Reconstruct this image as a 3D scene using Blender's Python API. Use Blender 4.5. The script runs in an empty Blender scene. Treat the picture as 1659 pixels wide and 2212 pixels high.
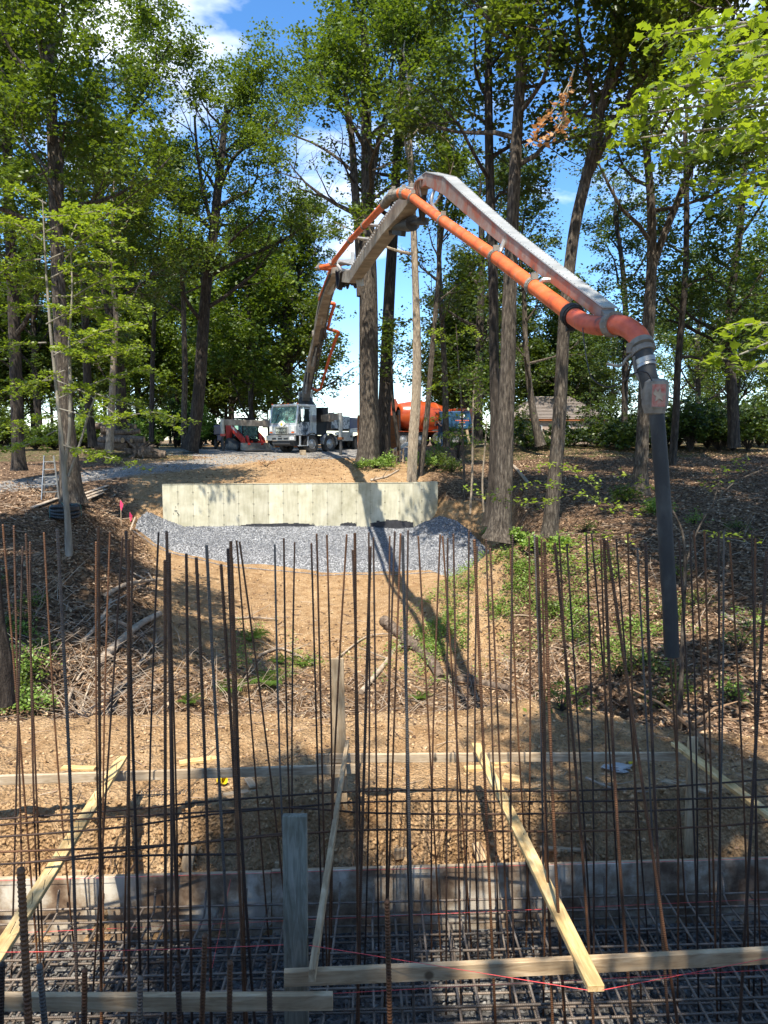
import bpy, bmesh, math, random
import numpy as np
from mathutils import Vector, Matrix
R = math.radians
# ---------------------------------------------------------------- camera
scene = bpy.context.scene
COL = scene.collection
PITCH = 5.8
FPX = 1536.0; CX = 829.5; CY = 1106.0
cam_d = bpy.data.cameras.new('camera')
cam_d.sensor_fit = 'VERTICAL'; cam_d.sensor_height = 24.0; cam_d.lens = 24.0*FPX/2212.0
cam_d.clip_start = 0.05; cam_d.clip_end = 3000
cam = bpy.data.objects.new('camera', cam_d); COL.objects.link(cam)
cam.location = (0, 0, 0); cam.rotation_euler = (R(90-PITCH), 0, 0)
scene.camera = cam
# ---------------------------------------------------------------- sky and sun
SUN = Vector((-0.95, -5.0, 9.3)).normalized()
EL = math.asin(SUN.z); AZ = math.atan2(SUN.x, SUN.y)
world = bpy.data.worlds.new('World'); scene.world = world; world.use_nodes = True
wn = world.node_tree; wn.nodes.clear()
def wnode(t, **k):
    n = wn.nodes.new(t)
    for a, b in k.items(): setattr(n, a, b)
    return n
sky = wnode('ShaderNodeTexSky', sky_type='NISHITA', sun_disc=False)
sky.sun_elevation = EL; sky.sun_rotation = AZ; sky.altitude = 50; sky.air_density = 0.8; sky.dust_density = 0.05; sky.ozone_density = 1.3
tc = wnode('ShaderNodeTexCoord'); mp = wnode('ShaderNodeMapping'); mp.inputs['Scale'].default_value = (1, 1, 2.6)
mp.inputs['Location'].default_value = (4.2, 2.5, 0.1)
ns = wnode('ShaderNodeTexNoise'); ns.inputs['Scale'].default_value = 2.3; ns.inputs['Detail'].default_value = 7; ns.inputs['Roughness'].default_value = 0.55
cr = wnode('ShaderNodeValToRGB'); cr.color_ramp.elements[0].position = 0.55; cr.color_ramp.elements[1].position = 0.70
ns2 = wnode('ShaderNodeTexNoise'); ns2.inputs['Scale'].default_value = 6.5; ns2.inputs['Detail'].default_value = 5
cr2 = wnode('ShaderNodeValToRGB'); cr2.color_ramp.elements[0].color = (5.6, 5.9, 6.4, 1); cr2.color_ramp.elements[1].color = (8.0, 8.1, 8.3, 1)
mx = wnode('ShaderNodeMix', data_type='RGBA')
hs = wnode('ShaderNodeHueSaturation'); hs.inputs['Saturation'].default_value = 1.25; hs.inputs['Value'].default_value = 1.0
bg = wnode('ShaderNodeBackground'); bg.inputs['Strength'].default_value = 0.15
wo = wnode('ShaderNodeOutputWorld')
L = wn.links.new
L(tc.outputs['Generated'], mp.inputs['Vector']); L(mp.outputs[0], ns.inputs['Vector']); L(mp.outputs[0], ns2.inputs['Vector'])
L(ns.outputs['Fac'], cr.inputs['Fac']); L(ns2.outputs['Fac'], cr2.inputs['Fac'])
L(sky.outputs[0], hs.inputs['Color']); L(hs.outputs[0], mx.inputs['A']); L(cr2.outputs['Color'], mx.inputs['B']); sx_ = wnode('ShaderNodeSeparateXYZ'); mr_w = wnode('ShaderNodeMapRange'); mr_w.inputs['From Min'].default_value = .02; mr_w.inputs['From Max'].default_value = .16; mr_w.inputs['To Min'].default_value = .12
L(tc.outputs['Generated'], sx_.inputs[0]); L(sx_.outputs['Z'], mr_w.inputs['Value'])
mu_w = wnode('ShaderNodeMath', operation='MULTIPLY'); L(cr.outputs['Color'], mu_w.inputs[0]); L(mr_w.outputs[0], mu_w.inputs[1]); L(mu_w.outputs[0], mx.inputs['Factor'])
L(mx.outputs['Result'], bg.inputs['Color']); L(bg.outputs[0], wo.inputs['Surface'])
sd = bpy.data.lights.new('sun', 'SUN'); sd.energy = 4.5; sd.angle = R(0.53); sd.color = (1.0, 0.93, 0.81)
so = bpy.data.objects.new('sun', sd); COL.objects.link(so)
so.rotation_euler = SUN.to_track_quat('Z', 'Y').to_euler(); so.location = (-5, -20, 60)
scene.view_settings.view_transform = 'Standard'; scene.view_settings.look = 'None'
scene.view_settings.exposure = 1.12; scene.view_settings.gamma = 1.0
scene.view_settings.use_curve_mapping = False
scene.render.engine = 'CYCLES'
scene.cycles.max_bounces = 8; scene.cycles.transparent_max_bounces = 8

# ---------------------------------------------------------------- helpers
_cp, _sp = math.cos(R(PITCH)), math.sin(R(PITCH))
def P(px, py, d):
    """world point seen at pixel (px,py of a 1659x2212 frame) at horizontal distance d"""
    u = (px-CX)/FPX; v = (CY-py)/FPX
    y = _cp + _sp*v; z = -_sp + _cp*v
    k = d/y
    return Vector((u*k, d, z*k))
def PZ(px, py, z0):
    u = (px-CX)/FPX; v = (CY-py)/FPX
    y = _cp + _sp*v; z = -_sp + _cp*v
    k = z0/z
    return Vector((u*k, y*k, z0))
def project(A):
    A = np.asarray(A, float); f = A[:, 1]*_cp - A[:, 2]*_sp; u = A[:, 2]*_cp + A[:, 1]*_sp
    f = np.where(f > 0.05, f, np.nan)
    return CX + A[:, 0]/f*FPX, CY - u/f*FPX
def hash2(ix, iy, seed):
    h = (ix.astype(np.int64)*374761393 + iy.astype(np.int64)*668265263 + seed*1442695041) & 0x7fffffff
    h = ((h ^ (h >> 13))*1274126177) & 0x7fffffff
    return ((h ^ (h >> 16)) & 0xffff)/65535.0
def vnoise(x, y, seed=0):
    x = np.asarray(x, float); y = np.asarray(y, float)
    ix = np.floor(x); iy = np.floor(y); fx = x-ix; fy = y-iy
    fx = fx*fx*(3-2*fx); fy = fy*fy*(3-2*fy)
    a = hash2(ix, iy, seed); b = hash2(ix+1, iy, seed); c = hash2(ix, iy+1, seed); d = hash2(ix+1, iy+1, seed)
    return (a*(1-fx)+b*fx)*(1-fy) + (c*(1-fx)+d*fx)*fy - 0.5
def fbm(x, y, seed=0, oct=4):
    s = 0; a = 1; t = 0
    for i in range(oct):
        s = s + a*vnoise(x*2**i, y*2**i, seed+i*17); t += a; a *= .5
    return s/t

def props(o, label=None, cat=None, group=None, kind=None):
    if label: o['label'] = label
    if cat: o['category'] = cat
    if group: o['group'] = group
    if kind: o['kind'] = kind
    return o
class Thing:
    pass
def thing(name, label, cat, loc=(0, 0, 0), rotz=0.0, group=None):
    o = bpy.data.objects.new(name, None); COL.objects.link(o)
    o.location = loc; o.rotation_euler = (0, 0, rotz); o.empty_display_size = .2
    return props(o, label, cat, group)
def mesh_from(name, V, F, mat=None, smooth=False, attr=None):
    """V (n,3) numpy, F list of index arrays: each (m,k)"""
    V = np.asarray(V, np.float32)
    me = bpy.data.meshes.new(name)
    if not isinstance(F, (list, tuple)): F = [F]
    F = [np.asarray(f, np.int32) for f in F if len(f)]
    nl = sum(f.size for f in F); nf = sum(len(f) for f in F)
    me.vertices.add(len(V)); me.vertices.foreach_set('co', V.ravel())
    me.loops.add(nl); me.loops.foreach_set('vertex_index', np.concatenate([f.ravel() for f in F]))
    me.polygons.add(nf)
    tot = np.concatenate([np.full(len(f), f.shape[1], np.int32) for f in F])
    st = np.concatenate([[0], np.cumsum(tot)[:-1]]).astype(np.int32)
    me.polygons.foreach_set('loop_start', st)
    try: me.polygons.foreach_set('loop_total', tot)
    except Exception: pass
    if smooth: me.polygons.foreach_set('use_smooth', np.ones(nf, bool))
    if attr:
        for an, (typ, dat) in attr.items():
            if typ == 'F':
                a = me.attributes.new(an, 'FLOAT', 'POINT'); a.data.foreach_set('value', np.asarray(dat, np.float32).ravel())
            else:
                a = me.attributes.new(an, 'FLOAT_COLOR', 'POINT'); a.data.foreach_set('color', np.asarray(dat, np.float32).ravel())
    me.update(calc_edges=True); me.validate()
    if mat: me.materials.append(mat)
    return me
def link(name, me, parent=None, loc=None):
    o = bpy.data.objects.new(name, me); COL.objects.link(o)
    if parent is not None: o.parent = parent
    if loc is not None: o.location = loc
    return o
def root_of(o):
    while o.parent: o = o.parent
    return o
class MB:
    """collects simple shapes, then becomes ONE mesh object"""
    def __init__(s): s.v = []; s.f = []; s.m = []; s.mi = 0
    def add(s, V, F):
        b = len(s.v); s.v.extend([tuple(p) for p in V]); s.f.extend([tuple(i+b for i in f) for f in F]); s.m.extend([s.mi]*len(F)); return s
    def box(s, c, size, rot=None, taper=None):
        x, y, z = size[0]/2, size[1]/2, size[2]/2
        V = [Vector((a*x, b*y, cc*z)) for cc in (-1, 1) for b in (-1, 1) for a in (-1, 1)]
        if taper:
            for i in range(4, 8): V[i].x *= taper; V[i].y *= taper
        if rot is not None:
            M = rot if isinstance(rot, Matrix) else Matrix.Rotation(rot, 3, 'Z')
            V = [M @ p for p in V]
        V = [p+Vector(c) for p in V]
        return s.add(V, [(0, 2, 3, 1), (4, 5, 7, 6), (0, 1, 5, 4), (2, 6, 7, 3), (0, 4, 6, 2), (1, 3, 7, 5)])
    def bar(s, a, b, w, h, up=Vector((0, 0, 1)), w2=None, h2=None):
        """rectangular bar from a to b, width w (sideways) and height h"""
        a = Vector(a); b = Vector(b); t = (b-a).normalized(); sd_ = t.cross(up)
        if sd_.length < 1e-4: sd_ = t.cross(Vector((0, 1, 0)))
        sd_.normalize(); n = sd_.cross(t).normalized()
        w2 = w2 or w; h2 = h2 or h
        V = []
        for p, ww, hh in ((a, w, h), (b, w2, h2)):
            V += [p-sd_*ww/2-n*hh/2, p+sd_*ww/2-n*hh/2, p+sd_*ww/2+n*hh/2, p-sd_*ww/2+n*hh/2]
        return s.add(V, [(3, 2, 1, 0), (4, 5, 6, 7), (0, 1, 5, 4), (1, 2, 6, 5), (2, 3, 7, 6), (3, 0, 4, 7)])
    def tube(s, pts, r, n=10, cap=True, wob=0.0, rng=None):
        V, F = tube_arrays(pts, r, n, cap)
        return s.add(V, F)
    def cyl(s, a, b, r, n=16, r2=None):
        return s.tube([a, b], [r, r if r2 is None else r2], n)
    def lathe(s, prof, c=(0, 0, 0), axis='Z', n=24, M=None):
        V = []; F = []
        k = len(prof)
        for i in range(n):
            a = 2*math.pi*i/n
            for (r, h) in prof:
                p = Vector((r*math.cos(a), r*math.sin(a), h))
                if axis == 'X': p = Vector((p.z, p.x, p.y))
                elif axis == 'Y': p = Vector((p.y, p.z, p.x))
                if M is not None: p = M @ p
                V.append(p+Vector(c))
        for i in range(n):
            j = (i+1) % n
            for q in range(k-1): F.append((i*k+q, j*k+q, j*k+q+1, i*k+q+1))
        return s.add(V, F)
    def prism(s, poly, a, b, plane='XZ'):
        """poly of 2D points extruded between a and b along the third axis"""
        V = []
        for h in (a, b):
            for (u, w) in poly:
                V.append({'XZ': (u, h, w), 'YZ': (h, u, w), 'XY': (u, w, h)}[plane])
        n = len(poly)
        F = [tuple(range(n)), tuple(range(2*n-1, n-1, -1))]
        for i in range(n):
            j = (i+1) % n; F.append((j, i, i+n, j+n))
        return s.add(V, F)
    def build(s, name, mat, parent=None, world=False, smooth=False, bevel=0.0, origin=None):
        V = np.array([tuple(p) for p in s.v], float)
        rt = root_of(parent) if parent is not None else None
        if world and rt is not None:
            c, sn = math.cos(-rt.rotation_euler.z), math.sin(-rt.rotation_euler.z)
            V = V - np.array(rt.location); V = np.stack([V[:, 0]*c-V[:, 1]*sn, V[:, 0]*sn+V[:, 1]*c, V[:, 2]], 1)
        if parent is None and origin is None and world:
            origin = ((V[:, 0].min()+V[:, 0].max())/2, (V[:, 1].min()+V[:, 1].max())/2, V[:, 2].min())
        if origin is not None: V = V - np.array(origin)
        me = bpy.data.meshes.new(name); me.from_pydata(V.tolist(), [], s.f)
        mats = mat if isinstance(mat, (list, tuple)) else [mat]
        for m_ in mats: me.materials.append(m_)
        if len(mats) > 1: me.polygons.foreach_set('material_index', np.array(s.m, np.int32))
        bm = bmesh.new(); bm.from_mesh(me); bmesh.ops.recalc_face_normals(bm, faces=bm.faces)
        if bevel > 0:
            es = [e for e in bm.edges if len(e.link_faces) == 2 and e.calc_face_angle(0) > 0.6]
            bmesh.ops.bevel(bm, geom=es, offset=bevel, segments=1, affect='EDGES', clamp_overlap=True)
        bm.to_mesh(me); bm.free()
        if smooth: me.shade_smooth() if hasattr(me, 'shade_smooth') else None
        o = link(name, me, parent)
        if smooth:
            try: me.set_sharp_from_angle(angle=R(40))
            except Exception: pass
        if origin is not None: o.location = origin
        return o
def frames(pts):
    pts = [Vector(p) for p in pts]; T = []
    for i in range(len(pts)):
        a = pts[max(i-1, 0)]; b = pts[min(i+1, len(pts)-1)]; t = b-a
        T.append(t.normalized() if t.length > 1e-9 else Vector((0, 0, 1)))
    n = T[0].orthogonal().normalized(); out = []
    for t in T:
        n = (n - t*n.dot(t))
        n = n.normalized() if n.length > 1e-6 else t.orthogonal().normalized()
        out.append((n, t.cross(n)))
    return pts, out
def tube_arrays(pts, r, n=8, cap=True):
    pts, fr = frames(pts)
    if not hasattr(r, '__len__'): r = [r]*len(pts)
    V = []; F = []
    for p, (a, b), rr in zip(pts, fr, r):
        for k in range(n):
            th = 2*math.pi*k/n; V.append(p + (a*math.cos(th)+b*math.sin(th))*rr)
    for i in range(len(pts)-1):
        for k in range(n):
            k2 = (k+1) % n; F.append((i*n+k, i*n+k2, (i+1)*n+k2, (i+1)*n+k))
    if cap:
        F.append(tuple(range(n-1, -1, -1))); m = (len(pts)-1)*n; F.append(tuple(m+k for k in range(n)))
    return V, F
def smooth_path(pts, sub=4):
    """Catmull-Rom"""
    pts = [Vector(p) for p in pts]
    if len(pts) < 3: return pts
    out = []
    for i in range(len(pts)-1):
        p0 = pts[max(i-1, 0)]; p1 = pts[i]; p2 = pts[i+1]; p3 = pts[min(i+2, len(pts)-1)]
        for k in range(sub):
            t = k/sub
            out.append(0.5*((2*p1)+(p2-p0)*t+(2*p0-5*p1+4*p2-p3)*t*t+(3*p1-p0-3*p2+p3)*t**3))
    out.append(pts[-1]); return out

# ---------------------------------------------------------------- materials
def mat_new(name):
    m = bpy.data.materials.new(name); m.use_nodes = True
    nt = m.node_tree; b = nt.nodes['Principled BSDF']; return m, nt, b
def nd(nt, t, **k):
    n = nt.nodes.new(t)
    for a, v in k.items():
        if a.startswith('i_'): n.inputs[a[2:].replace('_', ' ')].default_value = v
        else: setattr(n, a, v)
    return n
def coords(nt, scale=(1, 1, 1), kind='Object'):
    tc = nd(nt, 'ShaderNodeTexCoord'); mp = nd(nt, 'ShaderNodeMapping'); mp.inputs['Scale'].default_value = scale
    nt.links.new(tc.outputs[kind], mp.inputs['Vector']); return mp.outputs[0]
def ramp(nt, fac, stops):
    c = nd(nt, 'ShaderNodeValToRGB'); e = c.color_ramp.elements
    while len(e) < len(stops): e.new(0.5)
    for i, (p, col) in enumerate(stops):
        e[i].position = p; e[i].color = (*col, 1) if len(col) == 3 else col
    nt.links.new(fac, c.inputs['Fac']); return c.outputs['Color']
def mixc(nt, fac, a, b, mode='MIX'):
    m = nd(nt, 'ShaderNodeMix', data_type='RGBA', blend_type=mode)
    for s_, v in (('Factor', fac), ('A', a), ('B', b)):
        if isinstance(v, (int, float)): m.inputs[s_].default_value = v
        elif isinstance(v, tuple): m.inputs[s_].default_value = (*v, 1)
        else: nt.links.new(v, m.inputs[s_])
    return m.outputs['Result']
def noise(nt, vec, scale, detail=5, rough=.6, dist=0):
    n = nd(nt, 'ShaderNodeTexNoise'); n.inputs['Scale'].default_value = scale; n.inputs['Detail'].default_value = detail
    n.inputs['Roughness'].default_value = rough; n.inputs['Distortion'].default_value = dist
    nt.links.new(vec, n.inputs['Vector']); return n.outputs['Fac']
def bump(nt, b, h, strength=.5, dist=.02):
    n = nd(nt, 'ShaderNodeBump'); n.inputs['Strength'].default_value = strength; n.inputs['Distance'].default_value = dist
    nt.links.new(h, n.inputs['Height']); nt.links.new(n.outputs[0], b.inputs['Normal'])
def simple(name, stops, scale=6, stretch=(1, 1, 1), rough=.7, metal=0, bs=.3, bd=.01, detail=6, rnd=0.0, spec=.4, coat=0):
    m, nt, b = mat_new(name); v = coords(nt, stretch)
    f = noise(nt, v, scale, detail)
    col = ramp(nt, f, stops)
    if rnd:
        oi = nd(nt, 'ShaderNodeObjectInfo'); hsv = nd(nt, 'ShaderNodeHueSaturation'); mr = nd(nt, 'ShaderNodeMapRange')
        mr.inputs['To Min'].default_value = 1-rnd; mr.inputs['To Max'].default_value = 1+rnd
        nt.links.new(oi.outputs['Random'], mr.inputs['Value']); nt.links.new(mr.outputs[0], hsv.inputs['Value'])
        nt.links.new(col, hsv.inputs['Color']); col = hsv.outputs[0]
    nt.links.new(col, b.inputs['Base Color']); b.inputs['Roughness'].default_value = rough; b.inputs['Metallic'].default_value = metal
    b.inputs['Specular IOR Level'].default_value = spec
    if coat: b.inputs['Coat Weight'].default_value = coat; b.inputs['Coat Roughness'].default_value = .15
    if bs: bump(nt, b, f, bs, bd)
    return m
M = {}
# leaves
def leaf_mat(name, stops, trans=.38, tcol=(.25, .42, .03), val=.25):
    m, nt, b = mat_new(name)
    at = nd(nt, 'ShaderNodeAttribute', attribute_name='rnd')
    oi = nd(nt, 'ShaderNodeObjectInfo')
    col = ramp(nt, at.outputs['Fac'], stops)
    hsv = nd(nt, 'ShaderNodeHueSaturation'); mr = nd(nt, 'ShaderNodeMapRange'); mr.inputs['To Min'].default_value = 1-val; mr.inputs['To Max'].default_value = 1+val
    nt.links.new(oi.outputs['Random'], mr.inputs['Value']); nt.links.new(mr.outputs[0], hsv.inputs['Value']); nt.links.new(col, hsv.inputs['Color'])
    nt.links.new(hsv.outputs[0], b.inputs['Base Color']); b.inputs['Roughness'].default_value = .42; b.inputs['Specular IOR Level'].default_value = .45
    tr = nd(nt, 'ShaderNodeBsdfTranslucent'); tm = mixc(nt, 1.0, hsv.outputs[0], tuple(c*4.2 for c in tcol), 'MULTIPLY')
    tm2 = mixc(nt, .5, tm, tcol)
    nt.links.new(tm2, tr.inputs['Color'])
    ms = nd(nt, 'ShaderNodeMixShader'); ms.inputs[0].default_value = trans
    out = nt.nodes['Material Output']
    nt.links.new(b.outputs[0], ms.inputs[1]); nt.links.new(tr.outputs[0], ms.inputs[2]); nt.links.new(ms.outputs[0], out.inputs['Surface'])
    return m
M['leaf'] = leaf_mat('leaf_green', [(0, (.018, .036, .009)), (.3, (.042, .074, .013)), (.6, (.085, .13, .02)), (.85, (.15, .195, .03)), (1, (.27, .30, .08))], .38, (.25, .32, .02))
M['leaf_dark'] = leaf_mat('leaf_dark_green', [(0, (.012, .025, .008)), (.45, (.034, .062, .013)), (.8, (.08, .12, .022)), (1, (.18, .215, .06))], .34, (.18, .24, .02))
M['leaf_bright'] = leaf_mat('leaf_yellow_green', [(0, (.09, .15, .02)), (.5, (.18, .255, .03)), (1, (.33, .38, .06))], .42, (.40, .46, .035), .1)
M['leaf_low'] = leaf_mat('leaf_ground_cover', [(0, (.09, .15, .025)), (.5, (.17, .26, .045)), (1, (.28, .37, .09))], .35, (.30, .42, .06), .15)
M['leaf_dead'] = leaf_mat('leaf_dead', [(0, (.30, .16, .07)), (.5, (.42, .24, .11)), (1, (.55, .36, .20))], .3, (.5, .3, .12), .1)
def litter_mat(name, stops):
    m, nt, b = mat_new(name); at = nd(nt, 'ShaderNodeAttribute', attribute_name='rnd')
    nt.links.new(ramp(nt, at.outputs['Fac'], stops), b.inputs['Base Color']); b.inputs['Roughness'].default_value = .75
    b.inputs['Specular IOR Level'].default_value = .25
    return m
M['litter'] = litter_mat('leaf_litter', [(0, (.07, .04, .023)), (.4, (.17, .10, .056)), (.75, (.33, .21, .125)), (1, (.50, .37, .24))])
M['twig'] = litter_mat('twig', [(0, (.10, .065, .045)), (.6, (.26, .18, .12)), (1, (.45, .35, .25))])
M['stone'] = litter_mat('crushed_stone', [(0, (.09, .10, .12)), (.5, (.19, .20, .225)), (.85, (.33, .345, .37)), (1, (.55, .56, .58))])
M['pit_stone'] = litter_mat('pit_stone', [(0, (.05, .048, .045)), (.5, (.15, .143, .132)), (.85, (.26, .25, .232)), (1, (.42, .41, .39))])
M['clod'] = litter_mat('soil_clod', [(0, (.30, .18, .085)), (.5, (.43, .285, .15)), (1, (.52, .36, .21))])
# bark
def bark(name, c0, c1, c2, ridge=14, lichen=None):
    m, nt, b = mat_new(name); v = coords(nt, (1, 1, .2)); v2 = coords(nt)
    f = noise(nt, v, ridge, 6, .65, .4); f2 = noise(nt, v2, 1.3, 3); f3 = noise(nt, v2, 30, 3)
    col = ramp(nt, f, [(.34, c0), (.52, c1), (.68, c2)])
    col = mixc(nt, .35, col, ramp(nt, f2, [(.3, (.35, .35, .35)), (.7, (1.3, 1.25, 1.2))]), 'MULTIPLY')
    if lichen: col = mixc(nt, ramp(nt, f2, [(.5, (0, 0, 0)), (.62, (.8, .8, .8))]), col, lichen)
    nt.links.new(col, b.inputs['Base Color']); b.inputs['Roughness'].default_value = .9; b.inputs['Specular IOR Level'].default_value = .2
    ad = nd(nt, 'ShaderNodeMath', operation='MULTIPLY_ADD'); ad.inputs[1].default_value = .25
    nt.links.new(f3, ad.inputs[0]); nt.links.new(f, ad.inputs[2])
    bump(nt, b, ad.outputs[0], 1.0, .05)
    return m
M['bark'] = bark('bark_furrowed', (.028, .022, .018), (.10, .082, .064), (.22, .185, .145), 20)
M['bark_pale'] = bark('bark_pale', (.16, .125, .09), (.36, .29, .21), (.48, .41, .31), 26)
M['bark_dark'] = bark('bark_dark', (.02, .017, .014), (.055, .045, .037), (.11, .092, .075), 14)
M['bark_grey'] = bark('bark_grey_smooth', (.16, .145, .125), (.27, .25, .21), (.36, .33, .28), 5)
# ground
def ground_mat():
    m, nt, b = mat_new('ground_soil'); v = coords(nt)
    at = nd(nt, 'ShaderNodeAttribute', attribute_name='zone'); sp = nd(nt, 'ShaderNodeSeparateColor'); nt.links.new(at.outputs['Color'], sp.inputs[0])
    big = noise(nt, v, .5, 5); mid = noise(nt, v, 3.2, 7, .65, .5); fine = noise(nt, v, 24, 6, .7)
    vo = nd(nt, 'ShaderNodeTexVoronoi'); vo.inputs['Scale'].default_value = 16; nt.links.new(v, vo.inputs['Vector'])
    vo2 = nd(nt, 'ShaderNodeTexVoronoi'); vo2.inputs['Scale'].default_value = 30; nt.links.new(v, vo2.inputs['Vector'])
    dirt = ramp(nt, mid, [(.28, (.32, .195, .095)), (.5, (.47, .32, .175)), (.72, (.60, .44, .27))])
    dirt = mixc(nt, .8, dirt, ramp(nt, fine, [(.34, (.5, .44, .38)), (.62, (1.25, 1.2, 1.15))]), 'MULTIPLY')
    dirt = mixc(nt, .45, dirt, ramp(nt, big, [(.35, (.62, .55, .5)), (.65, (1.15, 1.15, 1.15))]), 'MULTIPLY')
    sx = nd(nt, 'ShaderNodeSeparateColor'); nt.links.new(vo.outputs['Color'], sx.inputs[0])
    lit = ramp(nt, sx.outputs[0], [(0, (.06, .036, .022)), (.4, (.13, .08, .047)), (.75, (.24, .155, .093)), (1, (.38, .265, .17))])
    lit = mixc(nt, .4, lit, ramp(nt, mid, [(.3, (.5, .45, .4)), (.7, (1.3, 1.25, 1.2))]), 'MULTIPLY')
    gx = nd(nt, 'ShaderNodeSeparateColor'); nt.links.new(vo2.outputs['Color'], gx.inputs[0])
    grav = ramp(nt, gx.outputs[0], [(0, (.16, .15, .14)), (.6, (.32, .30, .27)), (1, (.55, .52, .48))])
    grn = ramp(nt, mid, [(.3, (.03, .06, .012)), (.7, (.08, .13, .025))])
    def fac(ch, lo=.35, hi=.65):
        a = nd(nt, 'ShaderNodeMath', operation='ADD'); sub = nd(nt, 'ShaderNodeMath', operation='SUBTRACT'); sub.inputs[1].default_value = .5
        nt.links.new(mid, sub.inputs[0]); nt.links.new(sub.outputs[0], a.inputs[0]); nt.links.new(sp.outputs[ch], a.inputs[1])
        return ramp(nt, a.outputs[0], [(lo, (0, 0, 0)), (hi, (1, 1, 1))])
    col = mixc(nt, fac(0), dirt, lit); col = mixc(nt, fac(1), col, grav); col = mixc(nt, fac(2), col, grn)
    nt.links.new(col, b.inputs['Base Color']); b.inputs['Roughness'].default_value = .95; b.inputs['Specular IOR Level'].default_value = .15
    h = nd(nt, 'ShaderNodeMath', operation='MULTIPLY_ADD'); h.inputs[1].default_value = .35
    nt.links.new(fine, h.inputs[0]); nt.links.new(mid, h.inputs[2])
    h2 = nd(nt, 'ShaderNodeMath', operation='MULTIPLY_ADD'); h2.inputs[1].default_value = .3
    nt.links.new(vo2.outputs['Distance'], h2.inputs[0]); nt.links.new(h.outputs[0], h2.inputs[2])
    bump(nt, b, h2.outputs[0], 1.0, .15)
    return m
M['ground'] = ground_mat()
def gravel_mat(name, sc, lo, mi, hi):
    m, nt, b = mat_new(name); v = coords(nt)
    vo = nd(nt, 'ShaderNodeTexVoronoi'); vo.inputs['Scale'].default_value = sc; nt.links.new(v, vo.inputs['Vector'])
    s_ = nd(nt, 'ShaderNodeSeparateColor'); nt.links.new(vo.outputs['Color'], s_.inputs[0])
    col = ramp(nt, s_.outputs[0], [(0, lo), (.6, mi), (1, hi)]); n = noise(nt, v, .9, 4)
    col = mixc(nt, .5, col, ramp(nt, n, [(.3, (.65, .65, .68)), (.7, (1.15, 1.15, 1.15))]), 'MULTIPLY')
    nt.links.new(col, b.inputs['Base Color']); b.inputs['Roughness'].default_value = .85
    inv = nd(nt, 'ShaderNodeMath', operation='SUBTRACT'); inv.inputs[0].default_value = 1; nt.links.new(vo.outputs['Distance'], inv.inputs[1])
    bump(nt, b, inv.outputs[0], 1.0, .04); return m
M['gravel'] = gravel_mat('blue_gravel', 30, (.09, .095, .10), (.21, .215, .225), (.46, .465, .475))
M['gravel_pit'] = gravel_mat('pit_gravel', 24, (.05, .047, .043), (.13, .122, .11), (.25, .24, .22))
# concrete wall
def wall_mat():
    m, nt, b = mat_new('new_concrete'); v = coords(nt); vs = coords(nt, (1, 1, .14)); oi = nd(nt, 'ShaderNodeObjectInfo')
    f = noise(nt, v, 1.7, 6, .6); g = noise(nt, vs, 9, 5, .6); h = noise(nt, v, 45, 3)
    col = ramp(nt, f, [(.3, (.40, .375, .26)), (.5, (.53, .50, .37)), (.7, (.62, .59, .46))])
    col = mixc(nt, .5, col, ramp(nt, g, [(.3, (.72, .70, .64)), (.6, (1.12, 1.12, 1.1))]), 'MULTIPLY')
    mr = nd(nt, 'ShaderNodeMapRange'); mr.inputs['To Min'].default_value = .84; mr.inputs['To Max'].default_value = 1.12; nt.links.new(oi.outputs['Random'], mr.inputs['Value'])
    hsv = nd(nt, 'ShaderNodeHueSaturation'); nt.links.new(mr.outputs[0], hsv.inputs['Value']); nt.links.new(col, hsv.inputs['Color'])
    nt.links.new(hsv.outputs[0], b.inputs['Base Color']); b.inputs['Roughness'].default_value = .85; bump(nt, b, h, .25, .01); return m
M['wall'] = wall_mat()
M['tar'] = simple('damp_proofing', [(.3, (.02, .02, .022)), (.7, (.05, .05, .055))], 9, rough=.6)
# form ply
def ply_mat():
    m, nt, b = mat_new('concrete_stained_plywood'); v = coords(nt); vs = coords(nt, (1, 1, .2))
    f = noise(nt, v, 2.2, 6, .65); g = noise(nt, vs, 7, 5); oi = nd(nt, 'ShaderNodeObjectInfo')
    col = ramp(nt, f, [(.36, (.14, .085, .05)), (.45, (.30, .215, .14)), (.52, (.45, .37, .27)), (.6, (.66, .60, .49))])
    col = mixc(nt, .6, col, ramp(nt, g, [(.35, (.55, .5, .48)), (.6, (1.1, 1.1, 1.1))]), 'MULTIPLY')
    nt.links.new(col, b.inputs['Base Color']); b.inputs['Roughness'].default_value = .8; bump(nt, b, f, .4, .01); return m
M['ply'] = ply_mat()
def wood(name, c0, c1, c2, axis='X'):
    m, nt, b = mat_new(name)
    sc = {'X': (.12, 1, 1), 'Z': (1, 1, .12)}[axis]; v = coords(nt, sc); v2 = coords(nt)
    f = noise(nt, v, 30, 5, .6, 1.2); k = noise(nt, v2, 3, 4); oi = nd(nt, 'ShaderNodeObjectInfo')
    col = ramp(nt, f, [(.3, c0), (.5, c1), (.7, c2)])
    col = mixc(nt, .55, col, ramp(nt, k, [(.32, (.55, .5, .45)), (.6, (1.12, 1.12, 1.12))]), 'MULTIPLY')
    vk = nd(nt, 'ShaderNodeTexVoronoi'); vk.inputs['Scale'].default_value = 2.6; nt.links.new(v2, vk.inputs['Vector'])
    col = mixc(nt, ramp(nt, vk.outputs['Distance'], [(.05, (.9, .9, .9)), (.09, (0, 0, 0))]), col, tuple(x*.35 for x in c0))
    nt.links.new(col, b.inputs['Base Color']); b.inputs['Roughness'].default_value = .75; b.inputs['Specular IOR Level'].default_value = .25; bump(nt, b, f, .35, .006); return m
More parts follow.
